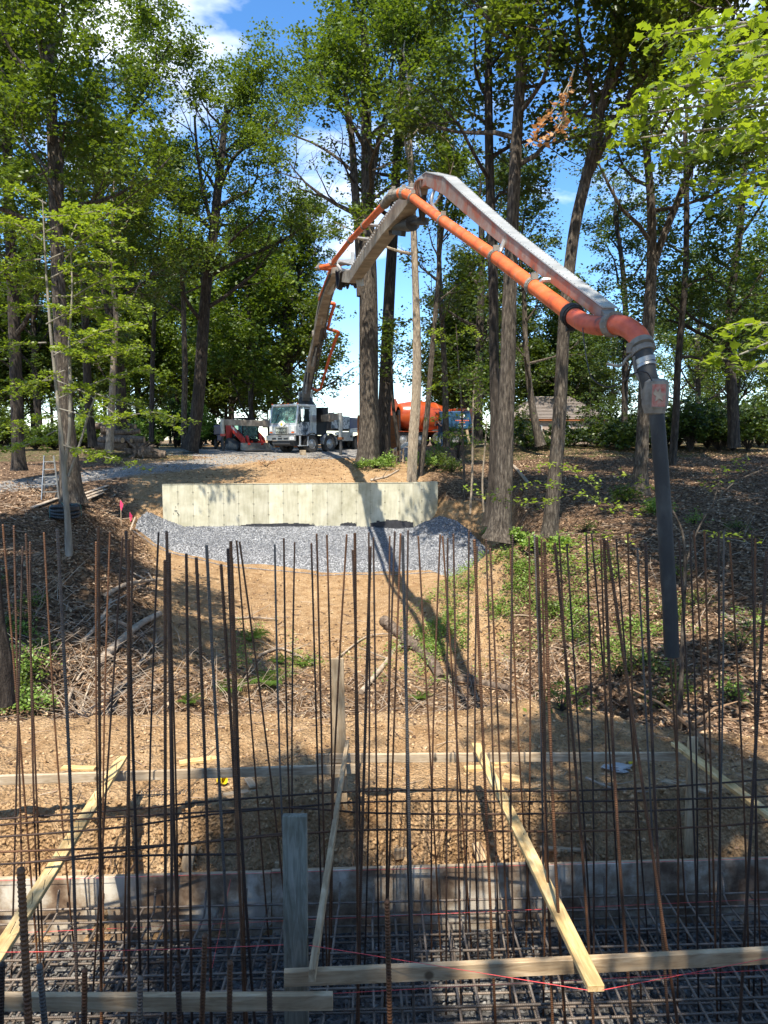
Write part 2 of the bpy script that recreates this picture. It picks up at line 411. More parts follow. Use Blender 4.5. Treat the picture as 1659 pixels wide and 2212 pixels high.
M['wood_new'] = wood('fresh_lumber', (.42, .27, .11), (.60, .42, .19), (.70, .54, .29))
M['wood_mid'] = wood('used_lumber', (.31, .21, .12), (.47, .34, .20), (.58, .45, .29))
M['wood_grey'] = wood('cement_stained_lumber', (.13, .12, .09), (.22, .21, .16), (.33, .31, .25), 'X')
M['wood_greyx'] = wood('weathered_lumber', (.29, .21, .13), (.44, .34, .225), (.56, .46, .33))
# rebar
def rebar_mat():
    m, nt, b = mat_new('rusty_rebar'); v = coords(nt); oi = nd(nt, 'ShaderNodeObjectInfo')
    f = noise(nt, v, 5, 5, .7); h = noise(nt, v, 90, 2)
    dark = ramp(nt, f, [(.3, (.022, .015, .012)), (.55, (.05, .029, .02)), (.75, (.10, .05, .028))])
    red = ramp(nt, f, [(.3, (.05, .024, .013)), (.6, (.15, .065, .026)), (.8, (.27, .13, .05))])
    grey = ramp(nt, f, [(.3, (.06, .05, .042)), (.7, (.15, .13, .11))])
    c1 = mixc(nt, ramp(nt, oi.outputs['Random'], [(.2, (0, 0, 0)), (.6, (1, 1, 1))]), dark, red)
    c2 = mixc(nt, ramp(nt, oi.outputs['Random'], [(.9, (0, 0, 0)), (.93, (1, 1, 1))]), c1, grey)
    nt.links.new(c2, b.inputs['Base Color']); b.inputs['Roughness'].default_value = .6; b.inputs['Metallic'].default_value = .25
    bump(nt, b, h, .3, .002); return m
M['rebar'] = rebar_mat()
M['rebar_grey'] = simple('mill_scale_rebar', [(.3, (.12, .085, .06)), (.55, (.21, .17, .135)), (.75, (.30, .26, .22))], 5, rough=.5, metal=.4, rnd=.3)
def flat(name, c, rough=.5, metal=0, var=.12, sc=5, coat=0, bs=0.0):
    lo = tuple(x*(1-var) for x in c); hi = tuple(min(x*(1+var), 1) for x in c)
    return simple(name, [(.3, lo), (.7, hi)], sc, rough=rough, metal=metal, bs=bs, coat=coat)
M['orange'] = simple('orange_pipe_paint', [(.3, (.30, .055, .025)), (.42, (.58, .105, .025)), (.6, (.68, .145, .035)), (.68, (.46, .17, .09)), (.76, (.36, .25, .18))], 5, rough=.5, detail=10, bs=.2)
M['red_rubber'] = simple('worn_red_elbow', [(.28, (.12, .04, .03)), (.4, (.42, .07, .035)), (.6, (.56, .11, .05)), (.75, (.33, .09, .06))], 7, rough=.5, bs=.3)
M['boom'] = simple('dusty_boom_paint', [(.3, (.13, .11, .09)), (.5, (.24, .21, .175)), (.7, (.38, .35, .30))], 2.2, rough=.6, detail=8, bs=.1)
M['boom_top'] = simple('galvanised_boom_top', [(.3, (.30, .31, .31)), (.7, (.48, .49, .49))], 3, rough=.45, metal=.3, bs=.15)
M['boom_red'] = simple('boom_side_splattered', [(.34, (.30, .28, .25)), (.5, (.24, .17, .14)), (.6, (.30, .10, .055)), (.72, (.13, .085, .065))], 3.4, rough=.55, detail=8)
M['steel'] = simple('dull_steel', [(.3, (.28, .27, .25)), (.7, (.50, .49, .46))], 5, rough=.4, metal=.7)
M['chrome'] = flat('chrome', (.75, .75, .74), .15, 1.0, .05)
M['concrete_crust'] = simple('concrete_crust', [(.3, (.11, .095, .078)), (.7, (.27, .25, .215))], 9, rough=.9, bs=.6)
M['hose'] = simple('black_rubber_hose', [(.25, (.008, .008, .009)), (.5, (.02, .021, .022)), (.78, (.075, .074, .07))], 5, stretch=(1, 1, .5), rough=.65, detail=8, bs=.3)
M['patch'] = simple('faded_red_canvas', [(.35, (.30, .27, .23)), (.5, (.38, .20, .16)), (.65, (.34, .09, .07))], 16, rough=.9, bs=.5)
M['black'] = flat('black_paint', (.02, .02, .022), .45)
M['dark_metal'] = flat('dark_metal', (.06, .06, .06), .55, .3, .3)
M['tyre'] = simple('dusty_tyre', [(.3, (.03, .028, .026)), (.7, (.10, .09, .08))], 5, rough=.9)
M['rim'] = simple('alloy_rim', [(.3, (.35, .34, .32)), (.7, (.6, .59, .57))], 6, rough=.4, metal=.7)
M['white'] = flat('white_paint', (.72, .73, .72), .35, 0, .1, 3, .4)
M['silver'] = flat('silver_paint', (.50, .52, .54), .3, .35, .2, 3, .5)
M['airbrush'] = simple('airbrushed_door', [(.36, (.025, .03, .04)), (.46, (.10, .13, .17)), (.55, (.45, .50, .55)), (.62, (.08, .10, .14)), (.7, (.6, .63, .66))], 2.2, rough=.3, bs=0, coat=.5)
M['navy'] = flat('navy_paint', (.02, .035, .13), .3, 0, .2, 3, .5)
M['bluetruck'] = flat('blue_tank_paint', (.015, .065, .14), .4, 0, .25, 2, .3)
M['red'] = flat('red_paint', (.55, .03, .03), .4, 0, .2, 4, .3)
M['rib_red'] = flat('loader_red', (.62, .055, .035), .4, 0, .25, 4, .2)
M['drum'] = simple('orange_drum_paint', [(.3, (.30, .045, .012)), (.6, (.42, .075, .016)), (.8, (.36, .10, .045))], 1.4, rough=.3, coat=.4, bs=0)
M['amber'] = flat('amber_lens', (.75, .14, .02), .3)
M['lens'] = flat('headlight_lens', (.75, .76, .74), .15, .2)
M['rust'] = simple('rust', [(.3, (.14, .055, .025)), (.7, (.30, .13, .05))], 7, rough=.85)
M['pink'] = flat('pink_ribbon', (.85, .06, .16), .6)
M['string'] = flat('pink_mason_line', (.85, .10, .10), .6)
M['yellow'] = flat('yellow_plastic', (.75, .55, .02), .4)
M['mint'] = flat('mint_cap_cloth', (.20, .60, .45), .7)
M['plastic_bag'] = flat('clear_bag', (.36, .37, .37), .25)
M['brick'] = simple('tan_siding', [(.3, (.33, .24, .19)), (.7, (.50, .40, .32))], 8, rough=.9)
M['shingle'] = simple('weathered_shingles', [(.3, (.26, .215, .18)), (.7, (.38, .33, .29))], 5, rough=.95, rnd=.12)
M['fascia'] = flat('orange_fascia', (.50, .16, .05), .6)
M['skin'] = flat('skin', (.45, .26, .18), .55)
M['cloth_dark'] = flat('dark_navy_cloth', (.025, .03, .05), .9)
M['hair'] = flat('hair', (.05, .03, .02), .8)
M['pipe_black'] = simple('corrugated_pipe', [(.3, (.015, .015, .016)), (.7, (.045, .045, .045))], 5, rough=.4)
M['log'] = bark('log_bark', (.06, .045, .033), (.16, .12, .09), (.28, .22, .17), 10)
M['log_end'] = flat('cut_wood', (.45, .30, .17), .8, 0, .25, 12)
M['branch_pale'] = simple('bleached_branch', [(.3, (.22, .16, .11)), (.7, (.46, .38, .29))], 7, stretch=(1, 1, 1), rough=.9)
M['root'] = simple('torn_root', [(.3, (.16, .09, .05)), (.7, (.36, .23, .13))], 8, rough=.9)
M['green_bin'] = flat('teal_box', (.06, .22, .20), .5)
def glass_mat(name, col, rough=.05, tr=.75):
    m, nt, b = mat_new(name); b.inputs['Base Color'].default_value = (*col, 1); b.inputs['Roughness'].default_value = rough
    b.inputs['Transmission Weight'].default_value = tr; b.inputs['IOR'].default_value = 1.1; b.inputs['Specular IOR Level'].default_value = .6
    return m
M['glass'] = glass_mat('tinted_glass', (.35, .55, .50))
M['glass_dark'] = glass_mat('dark_glass', (.03, .045, .045), .08, .3)
# ================================================================= GROUND
CP = []
def cp(px, py, d): p = P(px, py, d); CP.append(tuple(p))
for a in [(480,972,45),(600,979,43),(700,981,42),(820,975,43),(900,968,44),(400,972,42),(300,976,40),(200,990,36),(60,1000,36),
          (350,1044,30.0),(600,1040,29.8),(880,1038,30.2),(960,1046,29),(700,1010,34),(520,1010,34),(795,1002,33.5),(430,1018,33),
          (1000,988,40),(1150,962,43),(1300,975,38),(1400,990,36),(1520,1000,34),(1650,1000,33),(930,1005,35),
          (1075,1158,20),(1190,1152,20),(1385,1068,26),(1300,1090,23.5),(1480,1100,23),(1620,1100,22),(1100,1060,27),(1200,1050,27),
          (1500,1300,16),(1650,1300,15),(1650,1500,11.8),(1500,1520,11.6),(1300,1480,13.5),(1200,1300,18),(1090,1250,21.5),(1100,1400,17),(1400,1400,14.5),
          (150,1078,24),(148,1165,17.5),(0,1055,27),(0,1150,20),(0,1250,16.5),(200,1250,20),(250,1120,25),(300,1060,29),(60,1400,13.2),(200,1400,15.2),(250,1490,13.2),(100,1500,12.2),(320,1200,24.5),
          (600,1205,26.3),(450,1190,26.3),(800,1215,26.3),(1000,1225,25.5),(830,1300,22.5),(600,1300,22.3),(830,1400,19.2),(600,1400,18.8),(830,1490,16.5),(420,1300,20.5),(430,1400,17.2),(430,1490,15.0),(1000,1480,16.2),(620,1495,15.8)]: cp(*a)
for a in [(-8.8,27.4,-3.75),(-5,27.8,-3.8),(-2,28.1,-3.8),(1,28.4,-3.8),(2.2,29.0,-3.3),(-9.4,29,-2.3),(3.1,29,-2.6),
          (-4,28.7,-2.0),(0,29.2,-2.0),(-8,28.2,-2.1)]: CP.append(a)
for a in [(-40,20,-1.6),(-45,45,-.6),(-30,40,-.8),(-20,60,-.4),(0,60,-.7),(20,60,-.5),(30,45,-.2),(35,25,-1.0),(18,20,-1.8),(14,13,-3.0),(18,9,-2.6),(-18,16,-2.3),(-16,9,-3.0),
          (60,90,-.3),(-60,90,-.3),(0,100,-.8),(0,160,-1.2),(-120,160,-.5),(120,160,-.5),(-90,20,-1.5),(90,20,-1),(12,30,-1.6),(-14,24,-2.0),(-11,11.5,-4.0),(-9.5,14,-4.6)]: CP.append(a)
# ravine floor hidden behind the berm
for a in [(-6,13,-5.9),(-3,13.3,-6.1),(0,13.5,-6.2),(2.5,13,-5.9),(4.5,12.3,-5.2),(6.2,10.8,-4.6),(-3,11,-5.2),(0,11,-5.2),(2.5,11.1,-5.1),(4.3,10.6,-4.7),(-6,11,-5.1),(8.5,9.0,-4.0),(-8,10,-4.6)]: CP.append(a)
# berm and working strip behind the form
for px, py in [(0,1556),(130,1548),(260,1542),(400,1540),(600,1545),(800,1538),(950,1536),(1060,1522),(1150,1502),(1230,1522),(1330,1560),(1480,1588),(1620,1602)]:
    d = 9.15 if px < 1300 else 8.7
    cp(px, py, d)
for px in range(-200, 1900, 200):
    cp(px, 1642, 7.95); cp(px, 1700, 7.3)
for x in range(-10, 11, 2): CP.append((x, 6.85, -3.72)); CP.append((x, 6.0, -3.75))
CP = np.array(CP)
def rbf_fit(C):
    D = np.hypot(C[:, None, 0]-C[None, :, 0], C[:, None, 1]-C[None, :, 1])
    A = D + np.eye(len(C))*(-0.02)
    n = len(C); K = np.zeros((n+1, n+1)); K[:n, :n] = A; K[:n, n] = 1; K[n, :n] = 1
    return np.linalg.solve(K, np.r_[C[:, 2], 0])
_w = rbf_fit(CP)
def base_h(x, y):
    x = np.asarray(x, float); y = np.asarray(y, float); sh = x.shape; x = x.ravel(); y = y.ravel()
    out = np.full(x.shape, _w[-1])
    for i in range(len(CP)): out += _w[i]*np.sqrt((x-CP[i, 0])**2+(y-CP[i, 1])**2+.02)
    return out.reshape(sh)
FA = PZ(-300, 1911, -4.0); FB = PZ(1959, 1848, -4.0)   # inner top edge of the form
def form_y(x): return FA.y + (FB.y-FA.y)*(np.asarray(x)-FA.x)/(FB.x-FA.x)
def ss(a, b, v): t = np.clip((v-a)/(b-a), 0, 1); return t*t*(3-2*t)
def ground_h(x, y, det=True):
    x = np.asarray(x, float); y = np.asarray(y, float)
    h = base_h(x, y)
    if det:
        a = 0.05 + .05*ss(9, 20, y)
        h = h + a*1.6*fbm(x*.9, y*.9, 3, 4)
        rough = ss(6.6, 7.0, y)*(1-ss(9.0, 10.5, y))
        h = h + rough*(.11*fbm(x*4.2, y*4.2, 5, 3) + .05*fbm(x*13, y*13, 6, 2) + .20*fbm(x*1.1, y*1.6, 15, 3)*ss(8, 9, y))
        h = h + .035*fbm(x*3.1, y*3.1, 66, 3)*ss(12, 16, y)*(1-ss(40, 50, y))
        gul = ss(10.5, 13, y)*(1-ss(19, 23, y))
        h = h + gul*.32*fbm(x*.7+3, y*.7, 9, 4)
    fy = form_y(x)
    # trench directly behind the form, cut face with a ragged edge
    edge = fy + .74 + .55*fbm(x*1.3, x*0+.3, 21, 3) + .16*vnoise(x*5, x*0, 8) + .08*vnoise(x*14, y*9, 18)
    cut = ss(edge-.07, edge+.07, y)
    low = -4.26 + .40*fbm(x*2.6, y*2.6, 31, 3) + .22*vnoise(x*8, y*9, 32) + .12*vnoise(x*17, y*17, 33) + .25*ss(fy+.35, fy+.8, y)
    h = low*(1-cut) + h*cut
    pit = (y < fy+.02)
    h = np.where(pit, -4.85, h)
    # the near bank the photographer stands on, and the pit's ends
    gx_ = ss(-10.0, -9.2, x)*(1-ss(4.2, 4.9, x)); y0_ = 26.2-1.5*ss(1.0, 2.5, x); gy_ = ss(y0_, y0_+.7, y)*(1-ss(28.0, 28.45, y-.1*(x+3)*.55))
    h = h - .45*gx_*gy_ - 1.0*ss(1.9, 3.0, x)*(1-ss(4.5, 5.2, x))*ss(24.2, 25.1, y)*(1-ss(26.9, 28.0, y))
    nb = 1-ss(1.0, 1.45, y)
    h = np.where(y < 1.5, -4.85*(1-nb) + (-1.75)*nb, h)
    side = ss(11.5, 13, np.abs(x))
    h = np.where(y < 6.6, h*(1-side) + (-2.9+.1*fbm(x, y, 4, 3))*side, h)
    return h
def gz(x, y): return float(ground_h(np.array([x]), np.array([y]))[0])
def G(px, py, dref=None):
    "where the view ray through a pixel meets the ground"
    if dref is not None and dref > 31: p = P(px, py, dref); p.z = gz(p.x, p.y); return p
    d = np.linspace(6.6, 45, 2400); r = P(px, py, 1.0); zz = ground_h(r.x*d, d); k = np.nonzero(zz >= r.z*d)[0]
    if dref is not None: kk = k[d[k] > dref*.72] if len(k) else k; k = kk if len(kk) else k
    dd = d[k[0]] if len(k) else (dref or 10); return Vector((r.x*dd, dd, gz(r.x*dd, dd)))
def axis_lines(segs):
    out = []
    for a, b, n in segs: out += list(np.linspace(a, b, n, endpoint=False))
    return np.array(out + [segs[-1][1]])
xs = axis_lines([(-700,-120,8),(-120,-40,16),(-40,-14,40),(-14,-7,70),(-7,8,250),(8,14,60),(14,40,40),(40,120,16),(120,700,8)])
ys = axis_lines([(-60,-6,12),(-6,1,14),(1,1.6,8),(1.6,6.0,8),(6.0,6.9,36),(6.9,9.8,64),(9.8,30,170),(30,50,60),(50,120,24),(120,1500,14)])
GX, GY = np.meshgrid(xs, ys)
GZ = ground_h(GX, GY)
V = np.stack([GX.ravel(), GY.ravel(), GZ.ravel()], 1)
nx, ny = len(xs), len(ys); I = np.arange(nx*ny).reshape(ny, nx)
F = np.stack([I[:-1, :-1].ravel(), I[:-1, 1:].ravel(), I[1:, 1:].ravel(), I[1:, :-1].ravel()], 1)
qx, qy = project(V); X_, Y_ = V[:, 0], V[:, 1]
qx = np.nan_to_num(qx, nan=800); qy = np.nan_to_num(qy, nan=1700)
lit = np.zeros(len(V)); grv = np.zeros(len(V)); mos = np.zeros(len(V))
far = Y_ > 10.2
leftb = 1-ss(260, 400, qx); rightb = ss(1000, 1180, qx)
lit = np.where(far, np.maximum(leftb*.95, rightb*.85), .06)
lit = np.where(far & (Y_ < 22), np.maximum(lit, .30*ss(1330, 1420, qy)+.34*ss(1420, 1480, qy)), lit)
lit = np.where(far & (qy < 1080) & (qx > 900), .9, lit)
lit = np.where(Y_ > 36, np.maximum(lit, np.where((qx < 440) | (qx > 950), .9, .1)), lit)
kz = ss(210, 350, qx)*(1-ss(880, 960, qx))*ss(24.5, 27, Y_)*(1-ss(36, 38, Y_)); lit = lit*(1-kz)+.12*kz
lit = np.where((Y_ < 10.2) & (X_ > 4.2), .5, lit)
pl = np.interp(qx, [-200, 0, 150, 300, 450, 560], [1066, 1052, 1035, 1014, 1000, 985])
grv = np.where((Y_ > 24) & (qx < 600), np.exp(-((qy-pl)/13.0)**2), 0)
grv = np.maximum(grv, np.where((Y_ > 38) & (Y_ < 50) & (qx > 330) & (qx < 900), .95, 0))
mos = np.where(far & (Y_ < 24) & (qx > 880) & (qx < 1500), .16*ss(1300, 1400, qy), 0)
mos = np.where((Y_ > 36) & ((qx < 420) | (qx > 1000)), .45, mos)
zone = np.stack([lit, grv, mos, np.ones_like(lit)], 1)
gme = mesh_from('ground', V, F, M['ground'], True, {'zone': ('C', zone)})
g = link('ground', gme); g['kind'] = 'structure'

# pit floor gravel (real stones lie on it)
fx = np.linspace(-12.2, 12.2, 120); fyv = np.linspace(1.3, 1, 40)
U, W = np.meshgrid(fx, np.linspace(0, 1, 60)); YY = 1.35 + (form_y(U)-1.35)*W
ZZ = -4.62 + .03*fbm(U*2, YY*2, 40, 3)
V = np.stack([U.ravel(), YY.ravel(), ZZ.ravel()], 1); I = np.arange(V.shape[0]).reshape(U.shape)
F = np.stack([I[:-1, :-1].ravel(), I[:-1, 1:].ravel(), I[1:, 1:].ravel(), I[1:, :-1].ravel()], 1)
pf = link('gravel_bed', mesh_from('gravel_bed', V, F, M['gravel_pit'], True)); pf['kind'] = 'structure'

def lumps(name, pts, sizes, mat, flatten=(.55, .9), seed=0, kind='stuff', rnd=None, align=None):
    """many small irregular 8-point stones, one mesh"""
    rng = np.random.RandomState(seed); n = len(pts); pts = np.asarray(pts)
    base = np.array([(1,0,0),(-1,0,0),(0,1,0),(0,-1,0),(0,0,1),(0,0,-1)], float)
    fc = np.array([(0,2,4),(2,1,4),(1,3,4),(3,0,4),(2,0,5),(1,2,5),(3,1,5),(0,3,5)])
    Vv = base[None]*rng.uniform(.55, 1.25, (n, 6, 1))
    Vv[:, :, 2] *= rng.uniform(*flatten, (n, 1))
    Vv += rng.uniform(-.18, .18, Vv.shape)
    a = rng.uniform(0, 6.28, n); b = rng.uniform(-.6, .6, n)
    ca, sa, cb, sb = np.cos(a), np.sin(a), np.cos(b), np.sin(b)
    x, y, z = Vv[..., 0], Vv[..., 1], Vv[..., 2]
    x, z = x*cb[:, None]-z*sb[:, None], x*sb[:, None]+z*cb[:, None]
    x, y = x*ca[:, None]-y*sa[:, None], x*sa[:, None]+y*ca[:, None]
    Vv = np.stack([x, y, z], -1)*np.asarray(sizes)[:, None, None] + pts[:, None, :]
    Fv = (fc[None]+(np.arange(n)*6)[:, None, None]).reshape(-1, 3)
    r = np.repeat(rng.rand(n) if rnd is None else rnd, 6)
    o = link(name, mesh_from(name, Vv.reshape(-1, 3), Fv, mat, False, {'rnd': ('F', r)})); o['kind'] = kind
    return o
rs = np.random.RandomState(5)
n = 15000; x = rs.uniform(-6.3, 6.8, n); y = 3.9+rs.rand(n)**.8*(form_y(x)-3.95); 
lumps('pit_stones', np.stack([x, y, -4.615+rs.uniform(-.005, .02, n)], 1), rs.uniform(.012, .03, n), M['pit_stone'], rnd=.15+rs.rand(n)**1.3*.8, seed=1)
# soil clods on the berm and working strip
n = 11000; x = rs.uniform(-6.5, 7, n); y = 6.75+rs.rand(n)*2.7; sz = .006+.030*rs.rand(n)**6
keep = vnoise(x*1.3, y*1.3, 77) + .3*rs.rand(n) > -.05; x, y, sz = x[keep], y[keep], sz[keep]
lumps('soil_clods', np.stack([x, y, ground_h(x, y)+sz*.2], 1), sz, M['clod'], seed=2)
n = 6000; x = rs.uniform(-5, 5, n); y = form_y(x)+.05+rs.rand(n)*.8; sz = .008+.035*rs.rand(n)**4
lumps('trench_clods', np.stack([x, y, ground_h(x, y)+sz*.2], 1), sz, M['clod'], seed=3, rnd=rs.rand(n)*.5)
# leaf litter on the slopes
def flakes(name, x, y, size, mat, seed, rnd=None, tilt=.5, long=1.6):
    rng = np.random.RandomState(seed); n = len(x); z = ground_h(x, y)+.012
    nrm = rng.normal(0, tilt, (n, 3)); nrm[:, 2] = 1; nrm /= np.linalg.norm(nrm, axis=1)[:, None]
    a = rng.uniform(0, 6.28, n); t = np.stack([np.cos(a), np.sin(a), 0*a], 1); t -= nrm*(t*nrm).sum(1)[:, None]; t /= np.linalg.norm(t, axis=1)[:, None]
    bb = np.cross(nrm, t); c = np.stack([x, y, z], 1); s = size[:, None]
    Vv = np.stack([c-t*s*long/2, c+bb*s*.45+nrm*s*.2, c+t*s*long/2, c-bb*s*.45+nrm*s*.2], 1)
    k = np.arange(n)*4; Fv = np.concatenate([np.stack([k, k+1, k+2], 1), np.stack([k, k+2, k+3], 1)])
    r = np.repeat(rng.rand(n) if rnd is None else rnd, 4)
    o = link(name, mesh_from(name, Vv.reshape(-1, 3), Fv, mat, False, {'rnd': ('F', r)})); o['kind'] = 'stuff'; return o
n = 90000; y = 9.6+rs.rand(n)**1.25*30; x = rs.uniform(-.62, .62, n)*y
ax, ay = project(np.stack([x, y, base_h(x, y)], 1))
dens = np.where((ax < 340), 1.0, np.where(ax > 1050, .95, np.where((ay > 1380) & (y < 21), .34, .06)))
dens = np.where((y > 28.5) & (ax < 900), .16, dens)
k = (rs.rand(n) < dens) & ~((y > 25) & (y < 29) & (ax > 300) & (ax < 1080)); x, y = x[k], y[k]
flakes('leaf_litter', x, y, rs.uniform(.035, .085, len(x)), M['litter'], 4)
n = 5000; x = rs.uniform(-6.5, 7.5, n); y = 6.8+rs.rand(n)*2.8; kk = rs.rand(n) < np.where(x > 3.6, .8, .16); x, y = x[kk], y[kk]
flakes('fallen_leaves', x, y, rs.uniform(.02, .045, len(x)), M['litter'], 6)
n = 16000; y = 14+rs.rand(n)*26; x = rs.uniform(-.35, .16, n)*y; k = ~((y > 25) & (y < 28.6)); x, y = x[k], y[k]
lumps('slope_clods', np.stack([x, y, ground_h(x, y)+.004], 1), .010+.045*rs.rand(len(x))**4, M['clod'], seed=12)
# small twigs
def twigs(name, x, y, ln, mat, seed, w=.008):
    rng = np.random.RandomState(seed); n = len(x); a = rng.uniform(0, 6.28, n); z = ground_h(x, y)+.02
    t = np.stack([np.cos(a), np.sin(a), rng.uniform(-.15, .25, n)], 1)*ln[:, None]; c = np.stack([x, y, z], 1)
    s_ = np.stack([-np.sin(a), np.cos(a), 0*a], 1)*w*rng.uniform(.5, 1.5, (n, 1)); u = np.array([0, 0, 1.])*w
    m = c+rng.normal(0, .08, (n, 3))*ln[:, None]*[1, 1, .3]
    Vv = np.stack([c-t/2-s_, c-t/2+s_, c-t/2+u*2, m-s_, m+s_, m+u*2, c+t/2-s_*.5, c+t/2+s_*.5, c+t/2+u], 1)
    k = (np.arange(n)*9)[:, None, None]
    Q = np.array([(0,1,4,3),(1,2,5,4),(2,0,3,5),(3,4,7,6),(4,5,8,7),(5,3,6,8)])
    o = link(name, mesh_from(name, Vv.reshape(-1, 3), (Q[None]+k).reshape(-1, 4), mat, False, {'rnd': ('F', np.repeat(rng.rand(n), 9))})); o['kind'] = 'stuff'
n = 5200; y = 10+rs.rand(n)*17; x = rs.uniform(-.55, .55, n)*y; ax, ay = project(np.stack([x, y, base_h(x, y)], 1))
k = rs.rand(n) < np.where(ax < 340, .9, np.where(ax > 1050, .7, np.where(ay > 1330, .9, .10))); k &= ~((y > 24.5) & (ax > 300) & (ax < 1080)); x, y = x[k], y[k]
twigs('fallen_twigs', x, y, .12+.5*rs.rand(len(x))**2, M['twig'], 7)
n = 500; x = rs.uniform(-6, 7, n); y = 6.8+rs.rand(n)*2.6; twigs('root_bits', x, y, .05+.3*rs.rand(n)**2, M['twig'], 8, .004)

# ================================================================= FAR ABUTMENT WALL
wa = P(350, 1047.5, 27.25); wb = P(893, 1042.5, 28.45); wc = P(946, 1040.5, 29.15)
ztop = -1.71; wa.z = wb.z = wc.z = ztop
wall = thing('concrete_abutment_wall', 'long pale new concrete abutment wall standing above the grey gravel bank', 'wall', (wa.x, wa.y, -4.2))
def wall_run(a, b, n, lastw=None):
    a = Vector((a.x, a.y, 0)); b = Vector((b.x, b.y, 0)); t = (b-a); Lh = t.length; t.normalize(); nn = Vector((t.y, -t.x, 0))
    m = MB(); c = (a+b)/2 - nn*.17; m.bar(a - nn*.17 + Vector((0, 0, (ztop-.004-4.2)/2)), b - nn*.17 + Vector((0, 0, (ztop-.004-4.2)/2)), .30, -4.2*-1+ztop)
    m.build('wall_core', M['wall'], wall, world=True)
    for i in range(n):
        u0 = Lh*i/n+.004; u1 = Lh*(i+1)/n-.004
        m = MB(); off = nn*(.004+.003*((i*7) % 3)/2)
        p0 = a+t*u0-nn*.012+off; p1 = a+t*u1-nn*.012+off; z = (ztop-4.1)/2
        m.bar(p0+Vector((0, 0, z)), p1+Vector((0, 0, z)), .022, 4.1+ztop)
        o = m.build('form_panel_face', M['wall'], wall, world=True)
    m = MB()
    for i in range(1, n):
        for hz in (-.32, -.78, -1.24, -1.62):
            for q in (-1, 1):
                c = a+t*(Lh*i/n+q*.02)+nn*.012+Vector((0, 0, ztop+hz+.02*((i*5) % 3)))
                m.box(c, (.017, .018, .016), math.atan2(t.y, t.x))
    m.build('tie_hole', M['dark_metal'], wall, world=True)
wall_run(wa, wb, 17); wall_run(wb, wc, 3)
m = MB(); m.bar(wa+Vector((0, .0, .006)), wb+Vector((0, .0, .006)), .04, .010); m.build('chamfer_edge', M['wall'], wall, world=True)
# black damp-proofing showing at the foot
m = MB()
tt = (wb-wa).normalized(); nn = Vector((tt.y, -tt.x, 0))
def on_wall(px):
    # x on the wall line at pixel px
    u = (px-CX)/FPX; lo, hi = 0, (wb-wa).length
    for _ in range(30):
        mid = (lo+hi)/2; q = wa+tt*mid; xx, yy = project(np.array([[q.x, q.y, -3.4]]))
        if xx[0] < px: lo = mid
        else: hi = mid
    return wa+tt*mid
for (xa, xb, h) in ((520, 680, .10), (735, 770, .09), (800, 893, .16)):
    k = 14; pts = [on_wall(xa+(xb-xa)*i/k) for i in range(k+1)]
    for i in range(k):
        hh = h*math.sin(math.pi*(i+.5)/k)**.5*(.75+.5*random.Random(i*3+int(xa)).random())
        za = -3.36; a_ = pts[i]+nn*.014; b_ = pts[i+1]+nn*.014
        a_.z = b_.z = za-.3+hh/2; m.bar(a_, b_, .012, .6+hh)
m.build('damp_proofing', M['tar'], wall, world=True)
# scribbled pencil marks on the left panel
m = MB()
for (a, b) in (((378,1103),(384,1103)),((376,1108),(376,1112)),((383,1106),(388,1112)),((381,1093),(381,1098))):
    q1 = on_wall(a[0]); q2 = on_wall(b[0]); 
    q1.z = P(a[0], a[1], q1.y).z; q2.z = P(b[0], b[1], q2.y).z
    m.bar(q1+nn*.018, q2+nn*.018, .004, .02)
m.build('pencil_mark', M['black'], wall, world=True)

# ================================================================= GRAVEL BANK at the wall foot
pxs = np.linspace(284, 1092, 300)
up = np.interp(pxs, [284,300,318,350,400,500,560,640,720,770,810,860,893,915,950,985,1010,1040,1075,1092], [1150,1118,1103,1118,1137,1135,1136.5,1136,1134,1135,1138,1140,1138,1126,1112,1122,1140,1172,1208,1232])
dn = np.interp(pxs, [284,300,350,420,500,600,700,800,900,1000,1050,1075,1092], [1163,1176,1178,1176,1186,1199,1204,1212,1228,1236,1238,1236,1236])
dn = dn + 4*fbm(pxs*.03, pxs*0, 3, 3)*2
du = np.interp(pxs, [284,350,893,950,1092], [26.0,27.05,28.35,27.9,25.9]); dd = np.interp(pxs, [284,500,900,1092], [25.4,25.9,25.6,25.2])
T = np.linspace(-.08, 1.06, 46); V = []
for i, t in enumerate(T):
    tc_ = np.clip(t, 0, 1); py = up+(dn-up)*tc_; d = du+(dd-du)*tc_**1.1
    for j in range(len(pxs)):
        p = P(pxs[j], py[j], d[j])
        e = min(pxs[j]-284, 1092-pxs[j])/12.0
        drop = .35*max(0, 1-e) + (.55 if t > 1 else 0) + (.25 if t < 0 else 0)
        V.append((p.x, p.y-(.25 if t > 1 else 0)+(.3 if t < 0 else 0), p.z-drop))
V = np.array(V); V[:, 2] += .05*fbm(V[:, 0]*2.2, V[:, 1]*2.2, 50, 3)
I = np.arange(len(V)).reshape(len(T), len(pxs)); F = np.stack([I[1:, :-1].ravel(), I[1:, 1:].ravel(), I[:-1, 1:].ravel(), I[:-1, :-1].ravel()], 1)
gb = link('gravel_bank', mesh_from('gravel_bank', V, F, M['gravel'], True)); gb['kind'] = 'structure'
ok = rs.randint(0, len(pxs)*(len(T)-6), 9000); q = V[ok+3*len(pxs)]; q = q+rs.normal(0, .03, q.shape)*[1, 1, .15]
lumps('gravel_stones', q+[0, 0, .01], rs.uniform(.012, .026, len(q)), M['stone'], seed=9, rnd=.8*rs.rand(len(q)))
